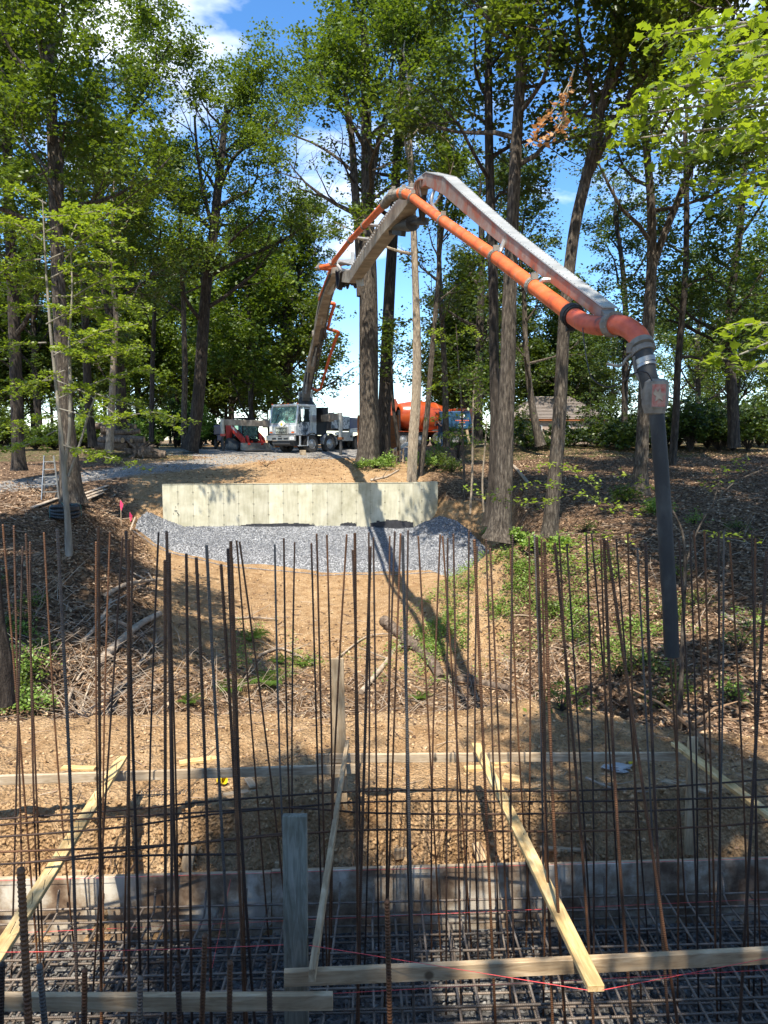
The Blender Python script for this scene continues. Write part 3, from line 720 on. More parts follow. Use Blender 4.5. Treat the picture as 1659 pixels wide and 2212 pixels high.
# stray stones at the bank's foot
n = 3500; jj = rs.randint(0, len(pxs), n); q = np.array([tuple(P(pxs[j], dn[j]-2+abs(rs.normal(0, 6)), 25.3)) for j in jj]); q[:, 2] = ground_h(q[:, 0], q[:, 1])+.015
lumps('scattered_stones', q, rs.uniform(.012, .03, n), M['stone'], seed=10, rnd=.2+.8*rs.rand(n))
# ================================================================= TREES
HOLES = []   # (polygon px, max depth, removed share)
def inpoly(px, py, poly):
    c = np.zeros(px.shape, bool); n = len(poly); j = n-1
    for i in range(n):
        xi, yi = poly[i]; xj, yj = poly[j]
        c ^= ((yi > py) != (yj > py)) & (px < (xj-xi)*(py-yi)/((yj-yi)+1e-9)+xi); j = i
    return c
HOLES += [([(600,350),(640,285),(700,268),(760,262),(772,330),(772,420),(700,450),(640,400),(610,420)], 200, .93),
          ([(640,570),(700,545),(770,560),(800,480),(900,380),(960,400),(900,520),(800,600),(760,640),(740,860),(640,880),(630,840)], 47, 1),
          ([(705,770),(775,735),(775,880),(760,905),(700,900)], 200, 1),
          ([(775,250),(785,250),(785,480),(775,480)], 200, .6),
          ([(806,250),(850,240),(845,420),(806,400)], 200, .65),
          ([(850,480),(905,440),(890,720),(880,930),(845,930)], 200, .82),
          ([(900,480),(1000,480),(1010,600),(950,700),(905,690)], 200, .75),
          ([(895,690),(1040,700),(1040,860),(895,880)], 200, .5),
          ([(1230,800),(1390,835),(1390,880),(1250,870)], 200, .75),
          ([(1410,830),(1659,860),(1700,890),(1500,895),(1420,890)], 200, .85),
          ([(1600,500),(1700,500),(1700,640),(1590,640)], 200, .4),
          ([(455,838),(770,838),(770,985),(455,990)], 46.5, 1),
          ([(770,860),(1060,860),(1060,975),(770,975)], 46.5, .93),
          ([(1110,858),(1325,858),(1325,950),(1110,950)], 58, .12),
          ([(310,130),(440,140),(440,240),(320,240)], 200, .72),
          ([(620,230),(700,230),(690,290),(600,330)], 200, .5),
          ([(560,330),(600,340),(600,420),(545,400)], 200, .4),
          ([(770,0),(790,0),(790,60),(770,60)], 200, .6),
          ([(1130,0),(1190,0),(1180,80),(1140,90)], 200, .8),
          ([(1040,60),(1075,60),(1075,350),(1040,350)], 200, .5),
          ([(910,80),(960,100),(960,300),(930,330),(900,250)], 200, .45),
          ([(930,360),(1440,640),(1520,1440),(1380,1440),(1330,760),(860,480)], 13, 1),
          ([(300,1000),(1000,1000),(1120,1250),(1120,2212),(300,2212)], 60, 1),
          ([(0,1160),(1659,1160),(1659,2212),(0,2212)], 60, 1)]
HRNG = np.random.RandomState(99)
SKYMASK = True
def visible_keep(C):
    px, py = project(C); d = C[:, 1]; keep = np.ones(len(C), bool); r = HRNG.rand(len(C))
    bad = np.isnan(px); px = np.nan_to_num(px); py = np.nan_to_num(py)
    for poly, md, share in HOLES:
        keep &= ~(inpoly(px, py, poly) & (d < md) & (r < share) & ~bad)
    if SKYMASK:   # loose sky openings all through the canopy
        g_ = vnoise(px/60, py/60, 5)*.6+vnoise(px/22, py/22, 6)*.4
        up_ = (py < 900) & (py > -200)
        keep &= ~((g_ > .13) & up_ & (r < .85) & ~bad)
    return keep
def leaf_mesh(name, C, k, spread, size, mat, seed, parent=None, shape='d', droop=0.0, up=.75, origin=(0, 0, 0), cull=True):
    """k leaves round every cluster centre"""
    rng = np.random.RandomState(seed)
    if cull and len(C): C = C[visible_keep(C)]
    if len(C) == 0: return None
    n = len(C)*k
    cs = np.repeat(rng.uniform(.35, 1.35, (len(C), 3)), k, 0); cr_ = np.repeat(rng.rand(len(C)), k)
    if cull or spread[0] > .3:
        tdir = rng.normal(0, 1, (len(C)*3, 3)); tdir[:, 2] *= .45; tdir /= np.linalg.norm(tdir, axis=1)[:, None]
        which = np.repeat(np.arange(len(C))*3, k)+rng.randint(0, 3, n); u_ = rng.rand(n)[:, None]*spread[0]*2.1*cs[:, :1]
        off = tdir[which]*u_ + rng.normal(0, 1, (n, 3))*np.asarray(spread)*.30
    else: off = rng.normal(0, 1, (n, 3))*np.asarray(spread)*cs
    c = np.repeat(C, k, 0)+off
    if cull:
        px, py = project(c); px = np.nan_to_num(px); py = np.nan_to_num(py); kp = np.ones(len(c), bool)
        for poly, md, share in HOLES:
            if share >= 1: kp &= ~(inpoly(px, py, poly) & (c[:, 1] < md))
        c = c[kp]; cr_ = cr_[kp]
    n = len(c)
    nrm = rng.normal(0, up, (n, 3)); nrm[:, 2] = np.abs(nrm[:, 2])+.55; nrm /= np.linalg.norm(nrm, axis=1)[:, None]
    a = rng.uniform(0, 6.28, n); t = np.stack([np.cos(a), np.sin(a), -droop+0*a], 1); t -= nrm*(t*nrm).sum(1)[:, None]; t /= np.linalg.norm(t, axis=1)[:, None]
    b = np.cross(nrm, t); s = (size*rng.uniform(.65, 1.3, n))[:, None]
    o = np.asarray(origin)
    if shape == 'd':
        Vv = np.stack([c, c+t*s*.5+b*s*.36+nrm*s*.1, c+t*s, c+t*s*.45-b*s*.36+nrm*s*.1], 1)-o
        q = np.arange(n)*4; Fv = np.concatenate([np.stack([q, q+1, q+2], 1), np.stack([q, q+2, q+3], 1)]); m_ = 4
    else:
        # five pointed maple outline
        ol = [(0, 0), (.1, .3), (.0, .55), (.35, .36), (.5, .62), (.62, .3), (1.05, 0), (.62, -.3), (.5, -.62), (.35, -.36), (.0, -.55), (.1, -.3)]
        Vv = np.stack([c+t*s*u+b*s*w+nrm*s*(.10*abs(w)-.15*u*u) for u, w in ol], 1)-o
        q = (np.arange(n)*12)[:, None]; tr = [(0,1,3),(1,2,3),(0,3,5),(3,4,5),(0,5,7),(5,6,7),(0,7,9),(7,8,9),(0,9,11),(9,10,11)]
        Fv = (np.array(tr)[None]+q[:, :, None]).reshape(-1, 3); m_ = 12
    hz = (c[:, 2]-c[:, 2].min())/(np.ptp(c[:, 2])+1e-6)
    r = np.repeat(np.clip(.5*rng.rand(n)+.5*cr_, 0, 1), m_)
    me = mesh_from(name, Vv.reshape(-1, 3), Fv, mat, False, {'rnd': ('F', r)})
    return link(name, me, parent)
def rot_about(v, axis, ang): return Matrix.Rotation(ang, 3, axis) @ v
def grow_branch(start, d, length, r0, rng, segs=6, lift=.18, jit=.22):
    pts = [Vector(start)]; d = Vector(d).normalized(); st = length/segs
    for i in range(segs):
        d = (d + Vector((rng.gauss(0, jit), rng.gauss(0, jit), rng.gauss(0, jit)*.7+lift*.5))).normalized()
        pts.append(pts[-1]+d*st)
    rad = [max(r0*(1-i/segs)**.8, r0*.18) for i in range(segs+1)]
    return pts, rad, d
def trunk_arrays(pts, rad, n=14, flare=1.0, seed=0, flute=.07):
    P_ = smooth_path(pts, 5); rr = np.interp(np.linspace(0, 1, len(P_)), np.linspace(0, 1, len(rad)), rad)
    P_, fr = frames(P_); V = []; F = []; rs_ = np.random.RandomState(seed); ph = rs_.rand(6)*6.28
    h = 0
    for i, (p, (a, b)) in enumerate(zip(P_, fr)):
        if i: h += (P_[i]-P_[i-1]).length
        fl = 1+flare*math.exp(-h/(rr[0]*1.5))
        for k in range(n):
            th = 2*math.pi*k/n
            w = 1+flute*(math.sin(3*th+ph[0]+h*.25)+.6*math.sin(5*th+ph[1]-h*.3)+.4*math.sin(8*th+ph[2]))
            if flare > 0: w += (fl-1)*.35*math.sin(5*th+ph[3])
            V.append(p+(a*math.cos(th)+b*math.sin(th))*rr[i]*w*fl)
    for i in range(len(P_)-1):
        for k in range(n):
            k2 = (k+1) % n; F.append((i*n+k, i*n+k2, (i+1)*n+k2, (i+1)*n+k))
    F.append(tuple((len(P_)-1)*n+k for k in range(n)))
    return V, F, P_, rr
def tree(label, path, width, dep, top=None, extra=(), crown=0.45, nl=9, L=4.5, k=17, lsize=.16, mat='leaf', barkm='bark', seed=0,
         flare=.55, group=None, name='tree', spread=(.42, .42, .2), n=14, subs=4, tw=4, limbdir=None, height=None, crown_z=None, density=1.0, cull=True, world_path=None, sides=None):
    rng = random.Random(seed)
    if world_path: pts = [Vector(p) for p in world_path]
    else: pts = [P(x, y, d) for (x, y), d in zip(path, dep if hasattr(dep, '__len__') else [dep]*len(path))]
    d0 = pts[0].y; rad = [w/2*abs(d0)/FPX for w in width] if not world_path else list(width)
    pts[0].z -= .12
    if height and pts[-1].z < height:
        dr = (pts[-1]-pts[-2]).normalized(); dr = (dr+Vector((0, 0, .8))).normalized()
        hN = height-pts[-1].z; r_ = rad[-1]
        for q in (.35, .7, 1.0):
            pts.append(pts[-1]+dr*hN*.33+Vector((rng.gauss(0, .2), rng.gauss(0, .2), 0))); rad.append(max(r_*(1-q*.85), .02))
    base = Vector((pts[0].x, pts[0].y, pts[0].z))
    root = thing(name, label, 'tree', base, 0, group)
    m = MB(); V, F, PP, RR = trunk_arrays(pts, rad, n, flare, seed); m.add(V, F)
    forks = []
    for (fp, fw, fd) in extra:
        q = [P(x, y, d) for (x, y), d in zip(fp, fd if hasattr(fd, '__len__') else [fd]*len(fp))]
        fr_ = [w/2*d0/FPX for w in fw]
        V, F, QP, QR = trunk_arrays(q, fr_, max(8, n-4), 0, seed+7); m.add(V, F); forks.append((QP, QR))
    m.build('trunk', M[barkm], root, world=True, smooth=True)
    lb = MB(); C = []
    def clusters(pts_):
        for p in pts_: C.append((p.x, p.y, p.z))
    def limb(p0, dr, ln, r0, depth):
        pts_, rad_, dl = grow_branch(p0, dr, ln, r0, rng, 6 if depth == 0 else 4, lift=(.22 if depth == 0 else .12), jit=.20)
        V, F = tube_arrays(pts_, rad_, 6 if depth == 0 else 4, False); lb.add(V, F)
        if depth < 2:
            ns = subs if depth == 0 else tw
            for i in range(ns):
                t = .25+.75*(i+rng.random()*.6)/ns; j = min(int(t*(len(pts_)-1)), len(pts_)-2); p = pts_[j].lerp(pts_[j+1], t*(len(pts_)-1)-j)
                ax = Vector((rng.gauss(0, 1), rng.gauss(0, 1), rng.gauss(0, .5))); ax = (ax-dl*ax.dot(dl)).normalized()
                nd_ = (dl*.75+ax*.85); nd_.z *= .7
                limb(p, nd_, ln*(.55 if depth == 0 else .5)*(1.1-.4*t), max(r0*.42*(1-.4*t), .008), depth+1)
        if depth >= 1:
            clusters(pts_[2:] if depth == 1 else pts_[1::2]+[pts_[-1]])
    axes = [(PP, RR, nl)]+[(QP, QR, max(3, nl//2)) for QP, QR in forks]
    az = rng.random()*6.28
    for AP, AR, cnt in axes:
        z0 = AP[0].z; zt = AP[-1].z
        zs = crown_z if (crown_z is not None and AP is PP) else z0+(zt-z0)*(crown if AP is PP else .35)
        for i in range(cnt):
            f = (i+.5*rng.random())/cnt; z = zs+(zt-zs)*f
            j = 0
            while j < len(AP)-2 and AP[j+1].z < z: j += 1
            p = AP[j].lerp(AP[j+1], min(1, max(0, (z-AP[j].z)/max(AP[j+1].z-AP[j].z, 1e-3))))
            az += 2.4+rng.gauss(0, .3)
            el = .35+.55*f+rng.gauss(0, .12)
            dr = Vector((math.cos(az)*math.cos(el), math.sin(az)*math.cos(el), math.sin(el)))
            if limbdir is not None and rng.random() < .6: dr = (dr+Vector(limbdir)).normalized()
            limb(p, dr, L*(1.05-.55*f)*rng.uniform(.8, 1.15), min(AR[j]*.5, .12), 0)
        C.append(tuple(AP[-1]))
    if lb.v: lb.build('limbs', M[barkm], root, world=True)
    C = np.array(C); C = C+np.random.RandomState(seed).normal(0, .12, C.shape)
    if density < 1: C = C[np.random.RandomState(seed).rand(len(C)) < density]
    leaf_mesh('crown', C, k, spread, lsize, M[mat], seed, root, origin=base, cull=cull)
    return root
TB = {}
def T(name, *a, **k): TB[name] = tree(*a, **k)
# --- central group
T('oak', 'stout furrowed double trunked tree with flared roots right of the pump truck', [(795,1003),(798,930),(797,860),(796,700),(795,590),(794,480),(792,350),(790,200),(786,60)], [40,42,40,38,35,27,23,19,15], 33,
  extra=[([(780,640),(774,500),(766,400),(760,300),(745,200),(720,110)], [20,18,16,13,10,7], 33), ([(800,470),(806,380),(822,290),(838,220),(850,120)], [11,9,8,6,4], 33)], crown_z=9.5, nl=11, L=5.2, height=19, seed=11, flare=.5, n=20, limbdir=(.1,-.3,0), k=24)
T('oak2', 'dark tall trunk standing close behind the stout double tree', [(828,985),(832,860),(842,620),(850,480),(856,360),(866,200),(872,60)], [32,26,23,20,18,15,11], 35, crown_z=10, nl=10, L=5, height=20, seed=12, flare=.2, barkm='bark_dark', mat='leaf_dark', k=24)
T('pale1', 'slim pale barked straight tree in front of the orange drum', [(889,1042),(893,950),(899,860),(901,760),(898,620),(893,480),(886,330),(882,180)], [20,21,20,18,15,13,11,8], 30.3, crown_z=7.5, nl=8, L=3.5, height=16, seed=13, barkm='bark_pale', flare=.12)
T('lean1', 'thin leaning tree with peeling bark just right of the slim pale tree', [(906,1035),(912,985),(922,900),(933,760),(945,620),(955,500),(985,360)], [11,13,12,11,9,8,6], 31, crown_z=5.5, nl=7, L=2.6, height=11.5, seed=14, barkm='bark', flare=.1, k=16)
T('thin1', 'crooked dark sapling in front of the slatted panel stack', [(862,968),(855,920),(848,860),(846,780),(850,700)], [9,8,7,5,3], 34, crown_z=2.5, nl=5, L=1.4, seed=15, barkm='bark_dark', flare=0, k=8, n=8)
T('mid1', 'grey trunk beside the blue tank with light leaves around it', [(965,960),(963,900),(962,830),(955,700),(948,560),(952,420),(960,260)], [15,13,12,11,10,9,7], 38, crown_z=5, nl=8, L=3.0, height=17, seed=16, flare=.05, k=20)
T('wildcherry', 'very thin bare sapling between the gravel bank and the big paired trunks', [(1016,1102),(1020,1030),(1021,960),(1022,880),(1026,800)], [5,5,4,4,2], 24, crown_z=1.2, nl=4, L=.9, seed=17, flare=0, k=7, n=6, barkm='bark_pale', lsize=.11)
T('wildcherry2', 'thin bent sapling close to the left side of the big paired trunks', [(1045,1098),(1042,1040),(1048,960),(1052,900)], [4,4,3,2], 22.5, crown_z=1.0, nl=3, L=.7, seed=18, flare=0, k=6, n=6, barkm='bark_pale', lsize=.11)
# --- right group
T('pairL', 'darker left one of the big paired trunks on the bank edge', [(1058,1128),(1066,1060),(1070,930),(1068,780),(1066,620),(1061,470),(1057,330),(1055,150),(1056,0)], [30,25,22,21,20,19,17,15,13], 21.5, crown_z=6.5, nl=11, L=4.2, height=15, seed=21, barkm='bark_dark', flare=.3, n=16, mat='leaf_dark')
T('pairR', 'thick reddish grey right one of the big paired trunks with spreading roots', [(1078,1158),(1088,1080),(1093,950),(1097,800),(1100,650),(1105,500),(1113,330),(1124,150),(1126,0)], [44,38,34,32,29,26,23,20,17], 20, crown_z=7.2, nl=11, L=4.2, height=15, seed=22, flare=.6, n=20, limbdir=(.3,.2,0))
T('right2', 'grey green trunk right of the paired trunks that forks high up', [(1186,1152),(1196,1060),(1208,900),(1216,740),(1222,650),(1240,500),(1262,400),(1290,290),(1300,230)], [32,30,28,25,24,23,22,20,18], 20,
  extra=[([(1298,240),(1325,120),(1345,0),(1360,-120)], [14,12,9,6], 20), ([(1262,400),(1310,300),(1370,190),(1430,110),(1490,-20)], [15,14,12,9,7], 20), ([(1290,290),(1275,180),(1250,60),(1235,-60)], [10,8,6,4], 20)], crown_z=8, nl=6, L=3.6, height=13, seed=23, flare=.35, n=16, barkm='bark', k=20)
T('right3', 'pale straight trunk behind the black hose with a big leaning limb', [(1380,1068),(1386,980),(1390,900),(1395,780),(1403,680),(1408,560),(1406,430),(1395,300),(1388,150)], [34,27,25,24,25,20,17,14,11], 26,
  extra=[([(1405,600),(1430,520),(1470,420),(1515,300),(1545,200),(1575,80),(1600,-60)], [16,15,14,12,10,8,6], 26)], crown_z=6.5, nl=10, L=4.6, height=17, seed=24, barkm='bark', flare=.55, n=16)
T('right4', 'dark crooked trunk near the right edge against the sky', [(1585,962),(1583,880),(1577,790),(1575,700),(1585,600),(1598,500),(1604,420),(1610,300)], [24,22,19,17,15,15,13,10], 33,
  extra=[([(1577,800),(1545,740),(1500,715),(1470,700),(1440,690)], [8,7,6,5,3], 33), ([(1600,440),(1635,400),(1680,370)], [8,6,4], 33)], crown_z=4.2, nl=9, L=4.2, height=14, seed=25, barkm='bark_dark', mat='leaf_dark', flare=.15)
T('right5', 'slender dark trunk between the hose and the crooked right trunk', [(1452,1000),(1460,900),(1464,800),(1472,700),(1480,600),(1483,450),(1480,300)], [17,15,14,13,12,11,9], 31, crown_z=3.5, nl=9, L=3.8, height=15, seed=26, barkm='bark_dark', mat='leaf_dark', flare=.1)
T('right6', 'lichen grey leaning trunk in front of the house', [(1168,958),(1158,920),(1150,880),(1142,820),(1135,740),(1132,640)], [20,17,15,13,12,9], 38, crown_z=2.5, nl=9, L=4, height=13, seed=27, barkm='bark', mat='leaf_dark', flare=.2)
T('right7', 'thin dark trunk between the house and the pale hose side trunk', [(1348,952),(1349,880),(1350,800),(1352,700),(1345,580),(1330,470)], [15,13,13,12,10,8], 42, crown_z=3, nl=10, L=5, height=15, seed=28, barkm='bark_dark', mat='leaf_dark', flare=.1, k=26)
T('right8', 'dark trunk behind the blue tank', [(1032,955),(1034,860),(1036,740),(1040,600),(1040,480)], [20,18,17,15,12], 44, crown_z=4.2, nl=10, L=4.8, height=16, seed=29, barkm='bark_dark', mat='leaf_dark', flare=.1, k=26)
# --- left group
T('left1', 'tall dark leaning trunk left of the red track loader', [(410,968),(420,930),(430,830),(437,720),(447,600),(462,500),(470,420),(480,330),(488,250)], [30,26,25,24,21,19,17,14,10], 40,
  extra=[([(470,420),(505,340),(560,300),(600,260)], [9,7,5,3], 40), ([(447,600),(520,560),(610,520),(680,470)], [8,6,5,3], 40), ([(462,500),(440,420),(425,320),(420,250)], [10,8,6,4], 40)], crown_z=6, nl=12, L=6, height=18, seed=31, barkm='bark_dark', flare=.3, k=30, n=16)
T('left2', 'slimmer pale trunk close to the left of the tall leaning trunk', [(398,965),(398,900),(400,800),(397,680),(393,560),(388,520)], [13,12,12,10,9,8], 42, crown_z=7, nl=8, L=4.5, height=15, seed=32, barkm='bark', flare=.1, k=26)
T('left3', 'massive dark trunk behind the grey forked sapling at left', [(152,1080),(150,1010),(140,880),(130,700),(122,520),(115,330),(108,150),(104,0)], [44,38,31,28,25,22,19,17], 24,
  extra=[([(135,700),(128,560),(132,420),(128,300)], [12,12,10,8], 24), ([(112,200),(90,90),(75,-20)], [9,7,5], 24)], crown_z=5.5, nl=12, L=4.4, height=16, seed=33, barkm='bark', flare=.5, n=18, k=22)
T('left4', 'pale straight trunk in front of the log pile', [(236,972),(240,900),(243,830),(246,760),(250,680)], [17,15,13,12,10], 34, crown_z=4, nl=9, L=3.6, height=13, seed=34, barkm='bark_pale', flare=.2)
T('left5', 'forking dark trunk rising behind the pale log pile tree', [(262,945),(258,800),(232,640),(213,520),(212,440),(216,410)], [24,22,20,19,18,17], 38,
  extra=[([(216,420),(245,330),(285,240),(330,160),(370,90)], [13,11,8,6,4], 38), ([(213,430),(205,330),(200,250),(190,150),(180,50)], [12,10,8,6,4], 38)], crown_z=7, nl=9, L=5.5, height=17, seed=35, barkm='bark_dark', flare=.1, k=28)
T('left6', 'thin trunk between the log pile and the tall leaning trunk', [(327,950),(328,880),(330,780),(335,640)], [11,10,9,8], 44, crown_z=5, nl=9, L=4.5, height=14, seed=36, barkm='bark_dark', flare=.1, k=26)
T('left7', 'dark leaning trunk behind the boom with dense low crown', [(585,925),(598,840),(612,740),(628,660),(645,600),(655,520)], [14,13,12,11,9,7], 58, crown_z=2.5, nl=14, L=6.5, height=14, seed=37, barkm='bark_dark', flare=.1, k=34, lsize=.2)
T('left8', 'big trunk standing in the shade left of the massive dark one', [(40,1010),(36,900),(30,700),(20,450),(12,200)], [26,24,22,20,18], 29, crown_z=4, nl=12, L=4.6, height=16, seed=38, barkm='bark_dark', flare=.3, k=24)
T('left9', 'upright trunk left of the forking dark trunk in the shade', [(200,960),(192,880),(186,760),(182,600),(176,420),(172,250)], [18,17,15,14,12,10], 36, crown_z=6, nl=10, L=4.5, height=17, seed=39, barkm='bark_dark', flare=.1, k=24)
T('edge', 'grey trunk base cut by the left frame edge beside the gully', [(-6,1500),(0,1430),(-14,1340),(-30,1150),(-60,900)], [60,48,42,40,36], 9.8, crown_z=7, nl=6, L=2.6, height=9, seed=40, barkm='bark_dark', flare=.2, k=14)
# --- background wood: individual trees further off
rng = random.Random(4)
bg = []
for i in range(30):
    px = -60+i*26+rng.uniform(-14, 14) if i < 26 else rng.uniform(560, 700); bg.append((px, rng.uniform(50, 86), 'l'))
for i in range(26): bg.append((rng.uniform(960, 1760), rng.uniform(48, 82), 'r'))
kinds = [('leaf', 'bark_dark'), ('leaf_dark', 'bark'), ('leaf', 'bark_dark')]
protos = []
for v in range(5):
    mt, bk = kinds[v % 3]; hgt = [13, 11, 14, 10, 12][v]
    w = [.22, .16, .26, .13, .18][v]
    SKYMASK = False
    r_ = tree('x', None, [w, w*.9, w*.75, w*.5], None, world_path=[(0, 0, 0), (.1, 0, hgt*.3), (.3*(v-2)*.3, .2, hgt*.62), (.2, 0, hgt*.85)], crown_z=[1.2, 2, 3, .8, 2][v], nl=16, L=[4.2, 3.8, 4.8, 3.4, 4.4][v],
              k=16, lsize=.22, spread=(.5, .5, .28), mat=mt, barkm=bk, seed=60+v, height=hgt, cull=False, n=8, subs=4, tw=3, flare=.2)
    protos.append(r_)
SKYMASK = True
used = set()
def copy_tree(src, loc, rz, sc, label, group):
    c = src.copy(); COL.objects.link(c); c.location = loc; c.rotation_euler = (0, 0, rz); c.scale = (sc, sc, sc)
    c['label'] = label; c['group'] = group
    for ch in list(src.children):
        d = ch.copy(); COL.objects.link(d); d.parent = c
    return c
bgn = {'l': 'leafy tree in the shaded wood behind the logs and loader, deep in the left background', 'r': 'leafy tree in the thin wood behind the tanks and house, in the right background'}
for i, (px, d, s_) in enumerate(bg):
    v = rng.randrange(5); q = P(px, 960, d)
    if s_ == 'r' and 1100 < px < 1330 and d < 64: d = 68; q = P(px, 960, d)
    if 640 < px < 930: continue
    hz = gz(q.x, q.y); sc = rng.uniform(.85, 1.25)*(1.15 if s_ == 'l' else .95)
    loc = (q.x, q.y, hz-.1)
    if v not in used:
        used.add(v); r_ = protos[v]; r_.location = loc; r_.rotation_euler = (0, 0, rng.uniform(0, 6.28)); r_.scale = (sc, sc, sc); r_['label'] = bgn[s_]; r_['group'] = 'background wood trees, '+('left' if s_ == 'l' else 'right')
    else: copy_tree(protos[v], loc, rng.uniform(0, 6.28), sc, bgn[s_], 'background wood trees, '+('left' if s_ == 'l' else 'right'))
for v in range(5):
    if v not in used: 
        for ch in list(protos[v].children): bpy.data.objects.remove(ch)
        bpy.data.objects.remove(protos[v])
# --- trees behind the photographer shade the pit; unseen side trees are added for shade
SKYMASK = False
shade = [(9.6, 12, 0, 15, 5.0, 63), (12.5, 10.5, 0, 15, 4.6, 64), (15.5, 16, 0, 16, 5.4, 65), (17.5, 24, 0, 16, 5.4, 66), (-10.2, 8.4, -.1, 12, 3.0, 57), (-11.6, 13, -.1, 14, 3.4, 58), (8.4, 9.0, .05, 14.5, 5.4, 59), (11.0, 14, 0, 16, 6.2, 60), (10.4, 5.2, .1, 12, 2.6, 61), (13.4, 18.5, 0, 16, 6.4, 62), (-2.4, -3.0, .0, 12.5, 2.0, 51), (1.7, -1.0, .0, 12, 2.3, 52), (6.2, -3.2, 0, 13, 2.6, 53), (-6.6, -6.5, .1, 13, 2.4, 54), (10.5, -1.5, .2, 13, 3.0, 55), (-12, -3.5, .2, 14, 3.2, 56)]
slab = ['unseen tree right of the frame between the hose side tree and the bank', 'unseen tree right of the frame farther from the pit than its neighbours', 'unseen tree far right of the frame at mid bank', 'unseen tree far right of the frame at the top of the bank', 'unseen tree added for shade just outside the frame at left beside the gully', 'unseen tree added for shade outside the left frame edge, further along the gully', 'unseen tree added for shade just outside the right frame edge beside the black hose', 'unseen tree added for shade outside the right frame edge halfway up the bank', 'unseen tree added for shade outside the right frame edge nearest the footing pit', 'unseen tree added for shade outside the right frame edge high on the bank',
        'tree behind the viewpoint left of centre, whose crown shades the footing', 'tree behind the viewpoint right of centre, whose crown shades the footing', 'tree behind the viewpoint further right, casting shade on the rebar',
        'tree behind the viewpoint at far left, casting shade on the berm', 'tree behind the viewpoint at far right, shading the right bank', 'outermost left tree behind the viewpoint, shading the gully']
for (x, y, dx, h, L_, sd_), lb_ in zip(shade, slab):
    tree(lb_, None, [.22, .18, .15, .09], None, world_path=[(x, y, gz(x, y)-.1), (x+dx, y+.1, 2), (x+dx*2, y+.3, h*.55), (x+dx*2.5, y+.5, h*.85)], crown_z=(5.0 if y < 3 else (6.0 if x > 0 else 4.0)), nl=14, L=L_, k=26, lsize=.17, spread=(.4, .4, .25), seed=sd_, height=h, cull=(y > 3), n=10, density=(.46 if y < 3 else .9), limbdir=((-.9, 0, .15) if (x > 6 and y > 3) else None), flare=.4)
# ================================================================= FOOTING FORM AND REBAR
form = thing('footing_form', 'cement stained plywood form side closing the far edge of the footing pit', 'formwork', (0, float(form_y(0)), -4.62))
brk = [-9.5, -5.9, -3.3, -1.05, 1.35, 3.75, 6.4, 9.8]
rng = random.Random(3)
for i in range(len(brk)-1):
    a = Vector((brk[i]+.006, float(form_y(brk[i])), 0)); b = Vector((brk[i+1]-.006, float(form_y(brk[i+1])), 0))
    off = rng.uniform(-.008, .012); top = -4.0+rng.uniform(-.012, .012)
    m = MB(); za = (top-4.7)/2; m.bar(a+Vector((0, .02+off, za)), b+Vector((0, .02+off, za)), .019, top+4.7)
    m.build('plywood_panel', M['ply'], form, world=True)
    m = MB(); m.bar(a+Vector((0, .052+off, top-.05)), b+Vector((0, .052+off, top-.05)), .038, .089); m.build('waler', M['wood_greyx'], form, world=True)
def ribbed(name, path, r, pitch=.014, n=7, mat='rebar'):
    """deformed bar: rings alternate between core and rib radius"""
    pts = [Vector(p) for p in path]; L_ = [0]
    for i in range(1, len(pts)): L_.append(L_[-1]+(pts[i]-pts[i-1]).length)
    tot = L_[-1]; s = [0.0]
    while s[-1] < tot-pitch:
        q = s[-1]; s += [q+pitch*.45, q+pitch*.55, q+pitch*.85, q+pitch*.98]
    s.append(tot); s = np.array(s); X = [np.interp(s, L_, [p[k] for p in pts]) for k in range(3)]
    C = np.stack(X, 1); t = np.gradient(C, axis=0); t /= np.linalg.norm(t, axis=1)[:, None]+1e-12
    ref = np.array([0, 1, 0.]) if abs(t[0][1]) < .8 else np.array([1, 0, 0.])
    a = np.cross(t, ref); a /= np.linalg.norm(a, axis=1)[:, None]; b = np.cross(t, a)
    rr = np.ones(len(s))*r; k = np.arange(len(s)); rr[(k % 4 == 2) | (k % 4 == 3)] = r*1.17
    th = np.arange(n)*2*math.pi/n
    V = C[:, None]+(a[:, None]*np.cos(th)[None, :, None]+b[:, None]*np.sin(th)[None, :, None])*rr[:, None, None]
    I = np.arange(len(s)*n).reshape(len(s), n); J = np.roll(I, -1, 1)
    F = np.stack([I[:-1].ravel(), J[:-1].ravel(), J[1:].ravel(), I[1:].ravel()], 1)
    F2 = np.stack([np.arange(n)[::-1], I[-1]]); 
    return mesh_from(name, V.reshape(-1, 3), [F, F2], M[mat], True)
def sagline(L_, dx, n=9): return [(dx*math.sin(math.pi*i/(n-1)), 0, -L_*i/(n-1)) for i in range(n)]
VM = {(r, q): ribbed('vertical_bar', sagline(4.4, dx), rad, .015) for r, rad in (('t', .0072), ('T', .0093), ('N', .0125)) for q, dx in ((0, 0), (1, .03), (2, -.035))}
DM = ribbed('dowel_bar', sagline(2.6, 0), .0125, .018)
cage = thing('rebar_cage', 'rusty vertical rebar standing in a long dense row out of the footing mat', 'rebar cage', (0, 5.2, -4.6))
cageo = Vector(cage.location)
def place_bar(me, name, top, bot, parent=cage, off=cageo, kind=None):
    o = bpy.data.objects.new(name, me); COL.objects.link(o); o.parent = parent
    o.location = Vector(top)-off; dr = Vector(bot)-Vector(top)
    o.rotation_mode = 'QUATERNION'; o.rotation_quaternion = Vector((0, 0, -1)).rotation_difference(dr.normalized()); return o
bars = []
A = lambda x: x*.5
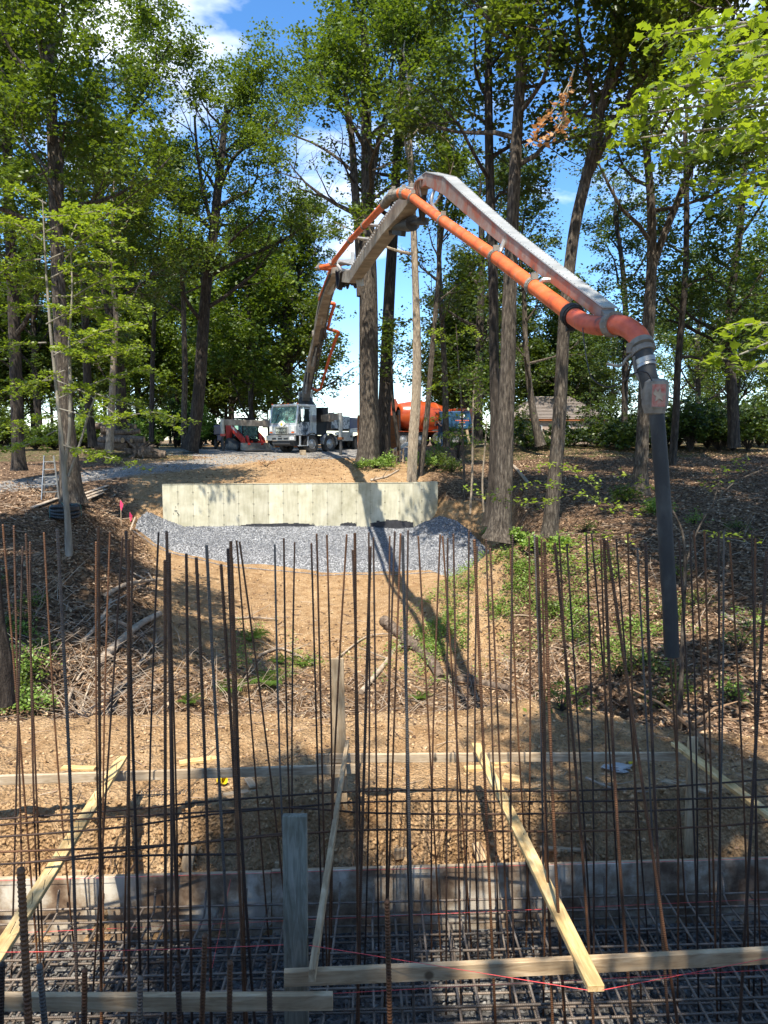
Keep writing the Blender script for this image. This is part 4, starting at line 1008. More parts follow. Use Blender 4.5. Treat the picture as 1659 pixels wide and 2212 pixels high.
for (xt, yt, xb, c) in [(12,105,90,'t'),(60,110,82,'t'),(112,145,150,'t'),(130,180,158,'t'),(98,200,75,'t'),(190,140,262,'t'),(248,125,280,'T'),(415,180,435,'t'),(425,115,431,'T'),(475,140,465,'t'),
    (530,160,470,'t'),(545,135,575,'T'),(555,170,556,'T'),(575,150,555,'t'),(685,140,668,'t'),(720,135,722,'T'),(732,230,762,'T'),(713,260,714,'T'),(726,250,742,'t'),(805,232,815,'T'),(848,248,868,'T'),(892,195,940,'T'),
    (955,278,990,'T'),(985,210,1042,'T'),(997,178,1035,'T'),(1003,250,1030,'t'),(1022,175,1095,'t'),(1035,180,1140,'t'),(1187,192,1225,'t'),(1226,165,1260,'t'),(1273,182,1278,'t'),(1345,185,1370,'t'),(1368,145,1390,'t'),(1412,150,1418,'t'),
    (1498,148,1465,'t'),(1533,142,1540,'T'),(1523,215,1534,'t'),(1593,140,1580,'t'),(1613,160,1625,'t'),(1600,200,1575,'T')]:
    bars.append((xt*.5, 1080+yt*.5, xb*.5, c))
for (xt, yt, xb, c) in [(25,155,18,'t'),(47,135,35,'t'),(72,145,40,'t'),(80,155,102,'T'),(104,130,115,'t'),(148,155,198,'t'),(243,148,228,'t'),(253,155,318,'t'),(275,165,272,'t'),(300,145,315,'t'),(367,130,360,'t'),(390,170,430,'T'),(402,200,410,'t'),
    (441,168,470,'t'),(459,208,498,'t'),(545,210,600,'t'),(556,150,565,'t'),(627,160,617,'t'),(650,150,665,'t'),(660,160,690,'T'),(680,165,681,'t'),(693,180,740,'T'),(738,185,805,'T'),(757,155,785,'t'),(790,190,845,'t'),
    (874,150,885,'t'),(897,145,960,'t'),(937,170,945,'t'),(950,165,1010,'T'),(962,175,1095,'T'),(1003,170,1075,'t'),(1053,140,1080,'t'),(1095,210,1140,'t'),(1130,180,1180,'T'),(1210,200,1262,'t'),(1243,130,1251,'t'),
    (1275,170,1310,'t'),(1322,137,1335,'t'),(1340,130,1375,'t'),(1385,133,1410,'t'),(1446,135,1450,'t'),(1468,140,1445,'t'),(1495,180,1530,'t'),(1590,145,1590,'t'),(1605,165,1622,'t'),(1655,215,1605,'T')]:
    bars.append((829.4+xt*.5, 1080+yt*.5, 829.4+xb*.5, c))
rng = random.Random(8)
for i, (xt, yt, xm, c) in enumerate(bars):
    d = rng.uniform(5.15, 6.0) if c == 't' else rng.uniform(4.1, 4.7)
    if 1500 < xt < 1560: d = rng.uniform(4.9, 5.3)
    tp = P(xt, yt, d); md = P(xm, 1620, d+rng.uniform(-.05, .05))
    place_bar(VM[(c, rng.choice((0, 0, 1, 2)))], 'vertical_bar', tp, md)
# few extra short ones near the camera: dowels of the near face
for (xt, yt, xb, yb, d, c) in [(45,1876,62,2212,2.35,1),(85,2084,97,2212,2.9,0),(183,2093,182,2212,3.2,0),(303,2110,302,2212,3.1,0),(383,2083,388,2212,3.2,0),(443,2018,436,2212,3.3,0),(497,2076,495,2212,3.25,0),(581,2062,583,2212,3.2,0),(836,1944,842,2212,3.3,0),(5,2080,2,2212,3.2,0)]:
    place_bar(DM if not c else DM, 'dowel_bar', P(xt, yt, d), P(xb, yb, d))
# mats of horizontal bars
mat_root = thing('rebar_mat', 'two layer grid of ribbed rebar lying over the dark gravel in the footing pit', 'rebar mat', (0, 5.0, -4.6)); mo = Vector(mat_root.location)
LM = ribbed('long_bar', [(-7.2, 0, 0), (-3, .01, -.01), (0, -.01, .0), (3, .015, -.012), (7.2, 0, 0)], .0100, .016, mat='rebar_grey')
TM = ribbed('cross_bar', [(0, 0, 0), (0, .7, -.008), (0, 1.5, .004), (0, 2.25, 0), (0.01, 2.33, .03), (.015, 2.38, .22)], .0098, .016, mat='rebar_grey')
TM2 = ribbed('cross_bar', [(0, 0, 0), (0.01, .7, -.008), (0, 1.5, .004), (0, 2.4, 0)], .0098, .016, mat='rebar_grey')
rng = random.Random(21)
def pb(me, name, loc, rz=0.0, rx=0.0):
    o = bpy.data.objects.new(name, me); COL.objects.link(o); o.parent = mat_root; o.location = Vector(loc)-mo; o.rotation_euler = (rx, 0, rz); return o
slope = (FB.y-FA.y)/(FB.x-FA.x)
for z, n_, st in ((-4.27, 11, .2), (-4.50, 12, .2)):
    for i in range(n_): pb(LM, 'long_bar', (rng.uniform(-.3, .3), 6.16-i*st+rng.uniform(-.035, .035), z+.018+rng.uniform(-.006, .01)), slope*.8+rng.uniform(-.008, .008), 0)
    for i in range(66):
        x = -6.8+i*.205+rng.uniform(-.03, .03); pb(TM if (z > -4.4 and i % 2) else TM2, 'cross_bar', (x, float(form_y(x))-2.50+rng.uniform(-.04, .04), z), rng.uniform(-.035, .035), rng.uniform(-.006, .01))
# loose long bars laid across the planks
LB = lambda: None
hb = [([(-40,1772),(275,1749),(500,1727),(829,1707),(1130,1709),(1400,1702),(1700,1680)], 'blue grey rebar lying highest across the diagonal planks, reaching both frame edges', 'long'),
      ([(-30,1810),(250,1788),(450,1760),(640,1743),(829,1731),(1280,1731),(1659,1720),(1720,1716)], 'second rebar laid across the planks, just below the highest one', 'long'),
      ([(-30,1784),(200,1768),(400,1757),(620,1745),(829,1757),(1200,1757),(1700,1741)], 'third rebar laid across the planks, running level over the long middle plank', 'long'),
      ([(-40,1842),(350,1826),(610,1804),(829,1792),(1180,1796),(1500,1787),(1720,1770)], 'rusty brown rebar laid lowest of the full width ones across the planks', 'long'),
      ([(-40,1870),(280,1849),(527,1845.5)], 'rebar with its cut end showing left of the grey upright plank', 'short'),
      ([(55,1864),(300,1833),(500,1812),(612,1800)], 'orange rusted short rebar rising to the right over the left plank', 'short')]
for pp, lb_, _ in hb:
    pts = smooth_path([PZ(x, y, -3.035-.012*k) for k, (x, y) in enumerate([p for p in pp])] if False else [PZ(x, y, -3.04) for x, y in pp], 4)
    c0 = pts[len(pts)//2]; me = ribbed('loose_rebar', [p-c0 for p in pts], .0078, .015)
    o = link('loose_rebar', me); o.location = c0; props(o, lb_, 'rebar', 'loose bars lying on the planks')

# ================================================================= TIMBER
def plank(name, label, a, b, w, h, mat, axis='X', cat='plank', up=Vector((0, 0, 1)), group=None, bev=.003):
    a = Vector(a); b = Vector(b); c = (a+b)/2; t = (b-a); L_ = t.length; t.normalize()
    n = max(2, int(L_/.25)); m = MB()
    if abs(t.z) > .9: up = Vector((0, 1, 0))
    sd_ = t.cross(up).normalized(); nn = sd_.cross(t).normalized()
    # local frame: X along, Y side, Z up
    Mx = Matrix((t, sd_, nn)).transposed()
    V = []; rr = random.Random(label); bw_ = rr.uniform(-.006, .006)
    for i in range(n+1):
        bow = bw_*math.sin(math.pi*i/n)
        for (u, v) in ((-1, -1), (1, -1), (1, 1), (-1, 1)): V.append((-L_/2+L_*i/n, u*w/2+bow, v*h/2))
    F = [(3, 2, 1, 0), (4*n, 4*n+1, 4*n+2, 4*n+3)]
    for i in range(n):
        for k in range(4): F.append((4*i+k, 4*i+(k+1) % 4, 4*i+4+(k+1) % 4, 4*i+4+k))
    m.add(V, F); o = m.build(name, mat, None, bevel=bev)
    o.matrix_world = Matrix.Translation(c) @ Mx.to_4x4()
    return props(o, label, cat, group)
plank('batter_board', 'level grey lumber board behind the form, left one with a post at its right end', P(-60, 1687, 6.55), P(770, 1660, 6.9), .038, .092, M['wood_greyx'])
plank('batter_board', 'level lumber board behind the form, right one with its sunlit right end', P(682, 1638, 6.98), P(1484, 1634, 7.0), .038, .089, M['wood_greyx'])
plank('upright_plank', 'tall grey plank standing behind the form near the middle, higher than all other timber', P(740, 1885, 7.02), P(727, 1422, 7.02), .142, .04, M['wood_mid'], cat='post')
plank('upright_plank', 'short sunlit post at the right end of the far level board', P(1489, 1845, 6.85), P(1497, 1592, 6.85), .092, .04, M['wood_mid'], cat='post')
plank('upright_plank', 'wide cement stained upright plank in the foreground left of centre', P(643, 2330, 3.92), P(637, 1760, 3.96), .142, .042, M['wood_grey'], cat='post')
plank('brace_plank', 'yellow lumber plank slanting down to the lower left frame edge', PZ(264, 1636, -3.19), PZ(-70, 2165, -3.10), .10, .038, M['wood_new'])
plank('brace_plank', 'narrow plank on edge sloping beside the wide grey upright plank', P(750, 1606, 7.02), P(674, 2108, 3.62), .038, .075, M['wood_mid'])
plank('brace_plank', 'long yellow lumber plank crossing diagonally to its cut end at lower right', P(1028, 1608, 7.05), P(1288, 2136, 3.56), .092, .038, M['wood_new'])
plank('brace_plank', 'yellow lumber plank leaving the frame on the right beyond the far post', P(1458, 1606, 7.0), P(1730, 1812, 5.2), .092, .038, M['wood_new'])
plank('near_board', 'level lumber board along the bottom left of the frame behind short dowels', P(-60, 2163, 3.62), P(719, 2162, 3.62), .038, .092, M['wood_mid'])
plank('near_board', 'level lumber board at bottom right under the long diagonal plank', P(614, 2112, 3.72), P(1720, 2060, 3.92), .038, .09, M['wood_mid'])
# nails standing up out of the planks, as parts would be far below a pixel: short spacers on the long plank
def tape(name, label, a, b, cat='string', r=.0016, sag=0.0):
    a, b = Vector(a), Vector(b); pts = [a.lerp(b, i/10)+Vector((0, 0, -sag*math.sin(math.pi*i/10))) for i in range(11)]
    m = MB(); m.tube(pts, r, 5); o = m.build(name, M['string'], None, world=True, smooth=True); return props(o, label, cat, 'pink mason lines')
tape('mason_line', 'pink line across the pit from the left frame edge to the wide grey upright plank', P(-20, 2057, 3.9), P(612, 2041, 3.93), sag=.01)
tape('mason_line', 'pink line from the narrow plank sagging down to the long diagonal plank end', P(668, 2042, 3.75), P(1270, 2139, 3.50))
tape('mason_line', 'pink line rising from the long diagonal plank end to the right edge', P(1300, 2139, 3.50), P(1700, 2062, 3.80))
tape('mason_line', 'pink line along the top of the plywood form', P(-20, 1903, 6.08), P(1700, 1853, 6.40), r=.0018)
tape('mason_line', 'faint pink line low over the mat in front of the form', P(60, 2014, 5.5), P(1659, 1942, 5.75), r=.0014)
tape('mason_line', 'pink line running away from the camera over the left half of the mat', P(452, 2120, 4.2), P(498, 1900, 6.1), r=.0014)
tape('mason_line', 'pink line just under the right near board', P(720, 2146, 3.9), P(1659, 2095, 4.0), r=.0014)
# offcuts
def block(px, py, d, sx, sy, sz, rz, lab, mat='wood_new', tilt=(0, 0), cat='wood offcut', name='wood_offcut'):
    p = G(px, py, d); z = p.z; m = MB(); m.box((0, 0, 0), (sx, sy, sz)); o = m.build(name, M[mat], None, bevel=.003)
    o.location = (p.x, p.y, z+sz/2+abs(tilt[0])*sy/2+abs(tilt[1])*sx/2-.01); o.rotation_euler = (tilt[0], tilt[1], rz); return props(o, lab, cat, 'offcuts lying on the soil')
block(428, 1647, 7.85, .42, .10, .035, .35, 'pale split board lying behind the left level board')
block(170, 1662, 7.7, .38, .08, .035, -.05, 'board half hidden behind the left level board near the left edge')
block(1042, 1662, 7.7, .42, .09, .04, .15, 'yellow offcut lying under the far end of the long diagonal plank')
block(1085, 1650, 7.85, .22, .09, .04, .35, 'small offcut resting beside the yellow one behind the long plank')
block(1106, 1686, 7.45, .20, .14, .045, -.35, 'square offcut on bare soil right of the long diagonal plank')
block(520, 1712, 7.2, .36, .07, .02, .35, 'splintered grey offcut lying among footprints left of centre', 'wood_greyx')
block(541, 1692, 7.35, .22, .08, .02, -1.1, 'grey offcut crossing the splintered one', 'wood_greyx')
block(1440, 1690, 7.4, .85, .07, .03, -.62, 'weathered grey board leading down to the short right post', 'wood_greyx')
block(865, 1853, 6.62, .12, .05, .10, .2, 'stub of wood standing behind the form below the middle post', 'wood_mid')
block(1215, 1838, 6.75, .45, .05, .03, -.05, 'thin board lying on the edge of the form', 'wood_greyx')
def stake(px, py0, py1, d, w, lab, lean=(0, 0)):
    a = P(px, py1, d); b = P(px+lean[0], py0, d+lean[1]); plank('form_stake', lab, a, b, w, .03, M['wood_mid'], cat='stake', group='stakes holding the form')
stake(402, 1826, 1885, 6.62, .12, 'pale wide stake board behind the form at left', (10, .12))
stake(1040, 1820, 1860, 6.68, .10, 'cement smeared stake behind the form right of the long plank', (-12, .12))
stake(170, 1880, 1900, 6.55, .16, 'flat board scrap standing behind the form near the left edge')
stake(598, 1862, 1880, 6.6, .04, 'small wedge stake left of the wide grey upright plank')
# yellow cup, bag and tool
m = MB(); m.lathe([(0, 0), (.035, 0), (.045, .10), (.04, .10), (.03, .01)], n=12); o = m.build('yellow_cup', M['yellow'], None, smooth=True); p = G(473, 1692); o.location = (p.x, p.y, gz(p.x, p.y)+.02); o.rotation_euler = (.6, 1.1, 0); props(o, 'crushed yellow cup lying on the soil left of centre', 'cup')
rs2 = np.random.RandomState(3); bm = bmesh.new(); bmesh.ops.create_icosphere(bm, subdivisions=3, radius=.10)
for v in bm.verts: v.co = Vector((v.co.x*1.5, v.co.y*.8, v.co.z*.35))*(1+.9*float(vnoise(np.array([v.co.x*22]), np.array([v.co.y*22+v.co.z*30]), 4)[0]))
me = bpy.data.meshes.new('plastic_bag'); bm.to_mesh(me); bm.free(); me.materials.append(M['plastic_bag']); o = link('plastic_bag', me); p = G(1335, 1665); o.location = (p.x, p.y, gz(p.x, p.y)+.03); props(o, 'crumpled clear plastic bag behind the right level board', 'plastic bag')
m = MB(); m.tube([(-.1, 0, .03), (.1, .03, .03)], .016, 10); m.box((.13, .03, .03), (.06, .04, .03)); o = m.build('marking_wand', M['yellow'], None, smooth=True); p = G(1376, 1660); o.location = (p.x, p.y, gz(p.x, p.y)+.06); o.rotation_euler = (0, -.2, .3); props(o, 'yellow plastic tool handle lying on the clear bag', 'tool')
m = MB(); rr = random.Random(2)
for i in range(26):
    x = -.35+.7*i/26; m.tube([(x, rr.uniform(-.02, .02), 0), (x+.01, .03, .05), (x+.02, .07, .015)], .003, 4)
m.tube([(-.36, .02, .01), (.36, .03, .01)], .006, 5); o = m.build('bar_chair_strip', M['black'], None); p = G(360, 1722); o.location = (p.x, p.y, gz(p.x, p.y)); o.rotation_euler = (0, 0, .08); props(o, 'black wire bar support strip lying on the soil at left', 'bar support')

# ================================================================= PUMP TRUCK
TH = R(-38); corner = P(640, 978, 42); axX = Vector((math.cos(TH), math.sin(TH), 0)); org = corner-axX*1.225
ty = gz(org.x+1, org.y+1.5)
truck = thing('concrete_pump_truck', 'silver and black concrete pump truck on outriggers with its orange piped boom raised', 'pump truck', (org.x, org.y, ty), TH)
def tb(name, mb, mat, parent=truck, **k): return mb.build(name, M[mat] if isinstance(mat, str) else mat, parent, **k)
m = MB(); m.prism([(.12,1.02),(.06,1.15),(.06,1.60),(.16,1.70),(1.85,1.70),(1.85,1.02)], -1.14, 1.14, 'YZ'); cab = tb('cab', m, 'silver', bevel=.03)
m = MB(); m.box((0, 1.12, 2.80), (2.30, 1.50, .14)); m.box((0, .36, 2.83), (2.32, .12, .10))
tb('roof', m, 'white', cab, bevel=.03)
m = MB()
for s in (-1, 1):
    m.bar((s*1.10, .17, 1.68), (s*1.08, .36, 2.78), .09, .10); m.bar((s*1.11, 1.30, 1.68), (s*1.10, 1.30, 2.76), .07, .07)
m.box((0, 1.82, 2.2), (2.26, .06, 1.1)); m.box((1.13, 1.56, 2.2), (.03, .48, 1.08)); m.box((-1.13, 1.56, 2.2), (.03, .48, 1.08)); m.box((0, .155, 1.72), (2.2, .07, .07)); m.bar((0, .16, 1.7), (0, .35, 2.76), .04, .03)
tb('pillars', m, 'silver', cab)
m = MB(); m.add([(-1.04, .150, 1.76), (1.04, .150, 1.76), (1.03, .322, 2.70), (-1.03, .322, 2.70)], [(0, 1, 2, 3)]); m.add([(-1.04, .158, 1.76), (1.04, .158, 1.76), (1.03, .33, 2.70), (-1.03, .33, 2.70)], [(0, 3, 2, 1)]); tb('windshield', m, 'glass', cab)
m = MB(); m.box((0, .45, 1.78), (2.1, .45, .18)); tb('dashboard', m, 'mint', cab)
m = MB(); m.box((.5, 1.45, 2.05), (.55, .2, .8)); m.box((-.5, 1.45, 2.05), (.55, .2, .8)); m.box((0, 1.7, 2.2), (2.1, .03, 1.0)); tb('seat', m, 'black', cab)
for x in (-.2, .42):
    m = MB(); m.lathe([(0, .16), (.09, .14), (.14, .06), (.15, 0), (.2, -.01), (0, -.01)], (x, .34, 1.95), n=12); tb('hard_hat', m, 'mint', cab, smooth=True)
for s in (-1, 1):
    m = MB(); m.prism([(.30,1.05),(.30,1.74),(.42,2.68),(1.26,2.68),(1.26,1.05)], s*1.142, s*1.156, 'YZ'); dr = tb('door', m, 'airbrush', cab)
    m = MB(); m.prism([(.40,1.82),(.50,2.60),(1.18,2.60),(1.18,1.82)], s*1.157, s*1.162, 'YZ'); tb('door_window', m, 'glass_dark', cab)
    m = MB(); m.bar((s*1.17, .52, 2.62), (s*1.42, .42, 2.66), .03, .03); m.bar((s*1.17, .52, 1.98), (s*1.42, .42, 1.95), .03, .03); m.bar((s*1.42, .42, 1.93), (s*1.42, .42, 2.68), .03, .03); m.box((s*1.40, .40, 2.32), (.20, .09, .5)); m.lathe([(0, -.03), (.11, -.03), (.11, .03), (0, .03)], (s*1.42, .38, 1.95), 'Y', 12); tb('mirror', m, 'chrome', cab)
    m = MB(); m.bar((s*1.175, 1.38, 1.3), (s*1.175, 1.42, 2.5), .025, .025); tb('grab_rail', m, 'chrome', cab)
    m = MB(); m.box((s*.92, .035, 1.42), (.20, .06, .30)); m.box((s*.92, .0, 1.50), (.13, .03, .10)); m.box((s*.92, .0, 1.37), (.13, .03, .10)); tb('headlight', m, 'lens')
    m = MB(); m.box((s*.92, .015, 1.2), (.18, .05, .07)); tb('turn_signal', m, 'amber')
    m = MB(); m.bar((s*.55-.1, .10, 1.72), (s*.35-.1, .28, 2.35), .02, .02); m.bar((s*.42-.15, .14, 1.9), (s*.28-.12, .30, 2.5), .012, .04); tb('wiper', m, 'black', cab)
for x in (-1.08, -.3, 0, .3, 1.08): m = MB(); m.box((x, .30, 2.90), (.10, .06, .05)); tb('marker_light', m, 'amber')
m = MB(); m.box((0, .02, 1.31), (1.06, .06, .46)); tb('grille_surround', m, 'steel', bevel=.02)
gr = truck.children[-1]
m = MB()
m.box((0, -.018, 1.31), (.92, .02, .38)); tb('grille_back', m, 'black', gr)
for k in range(5): m = MB(); m.box((0, -.035, 1.15+.08*k), (.92, .025, .022)); tb('grille_slat', m, 'chrome', gr)
def text_on(s, size, mat, parent, loc, rot, depth=.006, sx=1.0, bold=False):
    cu = bpy.data.curves.new('lettering', 'FONT'); cu.body = s; cu.size = size; cu.extrude = depth; cu.align_x = 'CENTER'; cu.align_y = 'CENTER'
    if bold: cu.offset = size*.02
    ob = bpy.data.objects.new('tmp', cu); COL.objects.link(ob); dg = bpy.context.evaluated_depsgraph_get(); me = bpy.data.meshes.new_from_object(ob.evaluated_get(dg))
    bpy.data.objects.remove(ob); me.materials.clear(); me.materials.append(M[mat] if isinstance(mat, str) else mat)
    o = link('lettering', me, parent); o.location = loc; o.rotation_euler = rot; o.scale = (sx, 1, 1); return o
text_on('MACK', .17, 'chrome', gr, (0, -.052, 1.31), (R(90), 0, 0), .008, 1.55, True)
m = MB(); m.prism([(0,1.50),(.2,1.62),(.32,1.72),(.06,1.90),(-.06,1.90),(-.32,1.72),(-.2,1.62)], .02, .06, 'XZ'); tb('hood_point', m, 'white')
m = MB(); m.prism([(0,1.58),(.09,1.68),(0,1.77),(-.09,1.68)], .005, .022, 'XZ'); tb('emblem', m, 'yellow')
m = MB(); m.box((0, -.06, .87), (2.45, .14, .32)); bp = tb('bumper', m, 'steel', bevel=.02)
m = MB()
for x in (-.5, 0, .5): m.box((x, -.133, .83), (.36, .012, .10))
m.box((0, -.133, .98), (.26, .012, .07)); tb('bumper_vent', m, 'black', bp)
m = MB(); m.box((1.0, -.137, .86), (.36, .012, .17)); lp = tb('licence_plate', m, 'white', bp)
text_on('MX-3', .11, 'navy', bp, (1.0, -.146, .86), (R(90), 0, 0), .002)
m = MB(); m.prism([(-.05,.70),(-.05,.50),(.3,.38),(.9,.38),(.9,.70)], -.75, .75, 'YZ'); m.box((0, 6.2, .85), (1.0, 12.0, .35)); tb('chassis', m, 'dark_metal')
m = MB(); m.bar((1.12, .35, .42), (1.12, 1.0, .42), .22, .05); m.bar((1.2, .35, .42), (1.2, .35, 1.0), .05, .1); m.bar((1.2, 1.0, .42), (1.2, 1.0, 1.0), .05, .1); tb('step', m, 'silver')
def wheel(parent, x, y, z, r=.53, w=.32, rz=0.0, rimmat='rim', dual=False):
    n = 32; m = MB(); s = 1 if x > 0 else -1
    m.lathe([(r*.56, -w/2*.9), (r*.9, -w/2), (r*.985, -w*.42), (r, -w*.3), (r, w*.3), (r*.985, w*.42), (r*.9, w/2), (r*.56, w/2*.9), (r*.56, -w/2*.9)], (0, 0, 0), 'X', n)
    for k in range(40):
        a = 2*math.pi*k/40
        for q in (-.34, 0.0, .34): m.box((q*w*.95, math.cos(a+q)*(r+.004), math.sin(a+q)*(r+.004)), (w*.22, .045, .02), Matrix.Rotation(a+q-math.pi/2, 3, 'X'))
    t = m.build('tyre', M['tyre'], None, smooth=False); 
    t.parent = parent; t.location = (x, y, z); t.rotation_euler = (0, 0, rz); t.name = 'wheel'
    rt = root_of(parent)
    m = MB(); dd = .04 if not dual else -.04
    m.lathe([(r*.57, s*w*.45), (r*.54, s*w*.47), (r*.50, s*(w*.2+dd)), (r*.30, s*(w*.30+dd)), (r*.2, s*(w*.42+dd)), (0, s*(w*.42+dd))], (0, 0, 0), 'X', 24)
    for k in range(10):
        a = 2*math.pi*k/10; m.cyl((s*(w*.30+dd), math.cos(a)*r*.38, math.sin(a)*r*.38), (s*(w*.30+dd+.03), math.cos(a)*r*.38, math.sin(a)*r*.38), .02, 6)
    o = m.build('rim', M[rimmat], t, smooth=True); return t
for y, rz, du in ((1.42, R(0), 0), (3.0, R(0), 0), (5.9, 0, 1), (7.3, 0, 1), (8.7, 0, 1)):
    for s in (-1, 1): wheel(truck, s*1.03, y, .52, rz=rz, dual=bool(du))
def arch(y, r0=.62, w=.42):
    for s in (-1, 1):
        m = MB(); pts = [(y-r0*math.cos(a), .55+r0*math.sin(a)) for a in np.linspace(-.1, math.pi+.1, 14)]
        for (a0, b0), (a1, b1) in zip(pts[:-1], pts[1:]): m.bar((s*1.03, a0, b0), (s*1.03, a1, b1), w, .025)
        tb('fender', m, 'black' if y < 2 else 'silver', smooth=False)
arch(1.42); arch(3.0)
m = MB(); m.box((0, 2.4, 1.55), (2.0, 1.0, 1.0)); m.box((0, 2.75, 2.35), (2.1, .5, .8)); tb('pedestal_frame', m, 'black')
m = MB(); m.lathe([(.75, 2.1), (.85, 2.5), (.85, 2.72), (.6, 2.76), (.42, 3.3), (.30, 3.42), (0, 3.42)], (-.3, 2.4, 0), n=20)
for k in range(20): a = 2*math.pi*k/20; m.box((-.3+.88*math.cos(a), 2.4+.88*math.sin(a), 2.68), (.05, .05, .12), a)
tur = tb('turret', m, 'dark_metal', smooth=True)
m = MB(); m.box((-.55, 2.4, 3.35), (.08, .7, .8)); m.box((-.05, 2.4, 3.35), (.08, .7, .8)); m.cyl((-.62, 2.4, 3.62), (.02, 2.4, 3.62), .09, 12); tb('boom_bracket', m, 'steel', tur)
# side body with painted flag
m = MB(); m.box((1.20, 3.95, 1.85), (.06, 1.75, .80)); tb('side_panel', m, 'airbrush', bevel=.01)
m = MB(); m.box((1.20, 7.9, 1.82), (.06, 6.1, .74)); sp_ = tb('side_panel', m, 'navy', bevel=.01)
sp_['label'] = 'navy side panel with a white star and flag stripes'
m = MB(); pts = []
for k in range(10): rr_ = .24 if k % 2 == 0 else .10; a = math.pi/2+k*math.pi/5; pts.append((7.0+rr_*1.25*math.cos(a), 1.98+rr_*math.sin(a)))
m.prism(pts, 1.232, 1.240, 'YZ'); tb('painted_star', m, 'silver', sp_)
def stripe(poly, mat, x0=1.232, x1=1.238, name='painted_stripe'): m = MB(); m.prism(poly, x0, x1, 'YZ'); return tb(name, m, mat, sp_)
stripe([(4.9,1.47),(6.4,1.60),(8.0,1.95),(8.6,2.15),(8.6,2.02),(8.0,1.82),(6.4,1.5),(4.9,1.45)], 'white')
stripe([(5.6,1.45),(6.6,1.5),(8.0,1.80),(10.94,1.80),(10.94,1.45)], 'white', 1.231, 1.235)
stripe([(6.2,1.46),(7.4,1.62),(8.2,1.72),(10.9,1.72),(10.9,1.62),(8.2,1.60),(7.0,1.5)], 'red', 1.2352, 1.240)
stripe([(8.8,2.14),(10.9,2.14),(10.9,2.06),(8.8,2.06)], 'red', 1.2352, 1.240)
stripe([(8.8,2.04),(10.9,2.04),(10.9,1.98),(8.8,1.98)], 'white', 1.2352, 1.240)
stripe([(8.8,1.94),(10.9,1.94),(10.9,1.86),(8.8,1.86)], 'red', 1.2352, 1.240)
for k in range(5): stripe([(5.0+.3*k,2.12-.03*k),(5.6+.3*k,2.16-.03*k),(6.3+.2*k,2.14-.03*k),(5.5+.3*k,2.10-.03*k)], 'white', 1.232, 1.2365) if k % 2 == 0 else None
m = MB(); m.lathe([(0, 1.236), (.22, 1.236), (.22, 1.242), (0, 1.242)], (0, 8.25, 1.86), 'X', 20); tb('number_disc', m, 'black', sp_)
text_on('3', .30, 'white', sp_, (1.246, 8.25, 1.86), (R(90), 0, R(90)), .002)
text_on('0', .34, 'black', sp_, (1.246, 10.55, 1.92), (R(90), R(0), R(90)), .002, 1.3)
m = MB(); m.box((1.17, 7.9, 1.33), (.12, 6.1, .22)); tb('side_sill', m, 'silver')
m = MB(); m.box((0, 7.6, 1.75), (2.2, 6.6, .8)); m.box((.6, 7.2, 2.24), (.5, .6, .12)); tb('deck_body', m, 'dark_metal')
m = MB(); m.box((1.05, 4.55, .98), (.34, 1.25, .58)); tbx = tb('tool_box', m, 'steel', bevel=.015)
m = MB(); m.lathe([(0, 1.222), (.07, 1.222), (.07, 1.24), (0, 1.24)], (0, 4.95, .98), 'X', 12); tb('latch', m, 'black', tbx)
m = MB(); m.box((1.08, 3.75, 1.15), (.12, .24, .18)); tb('control_box', m, 'white')
m = MB(); m.box((0, 11.6, 1.25), (1.7, 1.1, .9), None, 1.15); tb('rear_hopper', m, 'red')
m = MB(); m.cyl((1.3, 11.6, .35), (1.3, 11.6, 2.15), .07, 10); m.bar((1.3, 11.6, 1.9), (.4, 10.9, 1.9), .12, .2); tb('rear_outrigger', m, 'steel')
# front outriggers
for (px, py, d, zt_, e, lab) in ((482, 979, 42.4, 1.90, (-.75, 2.55), 'left'), (736, 974, 41.2, 2.42, (1.0, 2.6), 'right')):
    f = P(px, py, d); fz = gz(f.x, f.y)
    bx, by = e; wb_ = Vector((org.x+bx*math.cos(TH)-by*math.sin(TH), org.y+bx*math.sin(TH)+by*math.cos(TH), ty+ (1.72 if lab == 'left' else 2.08)))
    m = MB(); tp = Vector((f.x, f.y, fz+zt_-.2)); mid = tp.lerp(wb_, .52)
    m.bar(tp, mid, .22, .36); m.bar(mid, wb_, .30, .40); m.bar(mid-Vector((0, 0, .26)), mid+Vector((0, 0, .28)), .34, .06)
    og = tb('outrigger', m, 'boom', world=True, bevel=.01)
    m = MB(); m.cyl((f.x, f.y, fz+.95), (f.x, f.y, fz+zt_), .125, 16); tb('leg_sleeve', m, 'steel', og, world=True, smooth=True)
    m = MB(); m.cyl((f.x, f.y, fz-.05), (f.x, f.y, fz+1.0), .085, 14); tb('jack_leg', m, 'dark_metal', og, world=True, smooth=True)
    m = MB(); m.box((f.x, f.y, fz+.95), (.30, .26, .14), .3); tb('leg_collar', m, 'red' if lab == 'left' else 'rust', og, world=True)
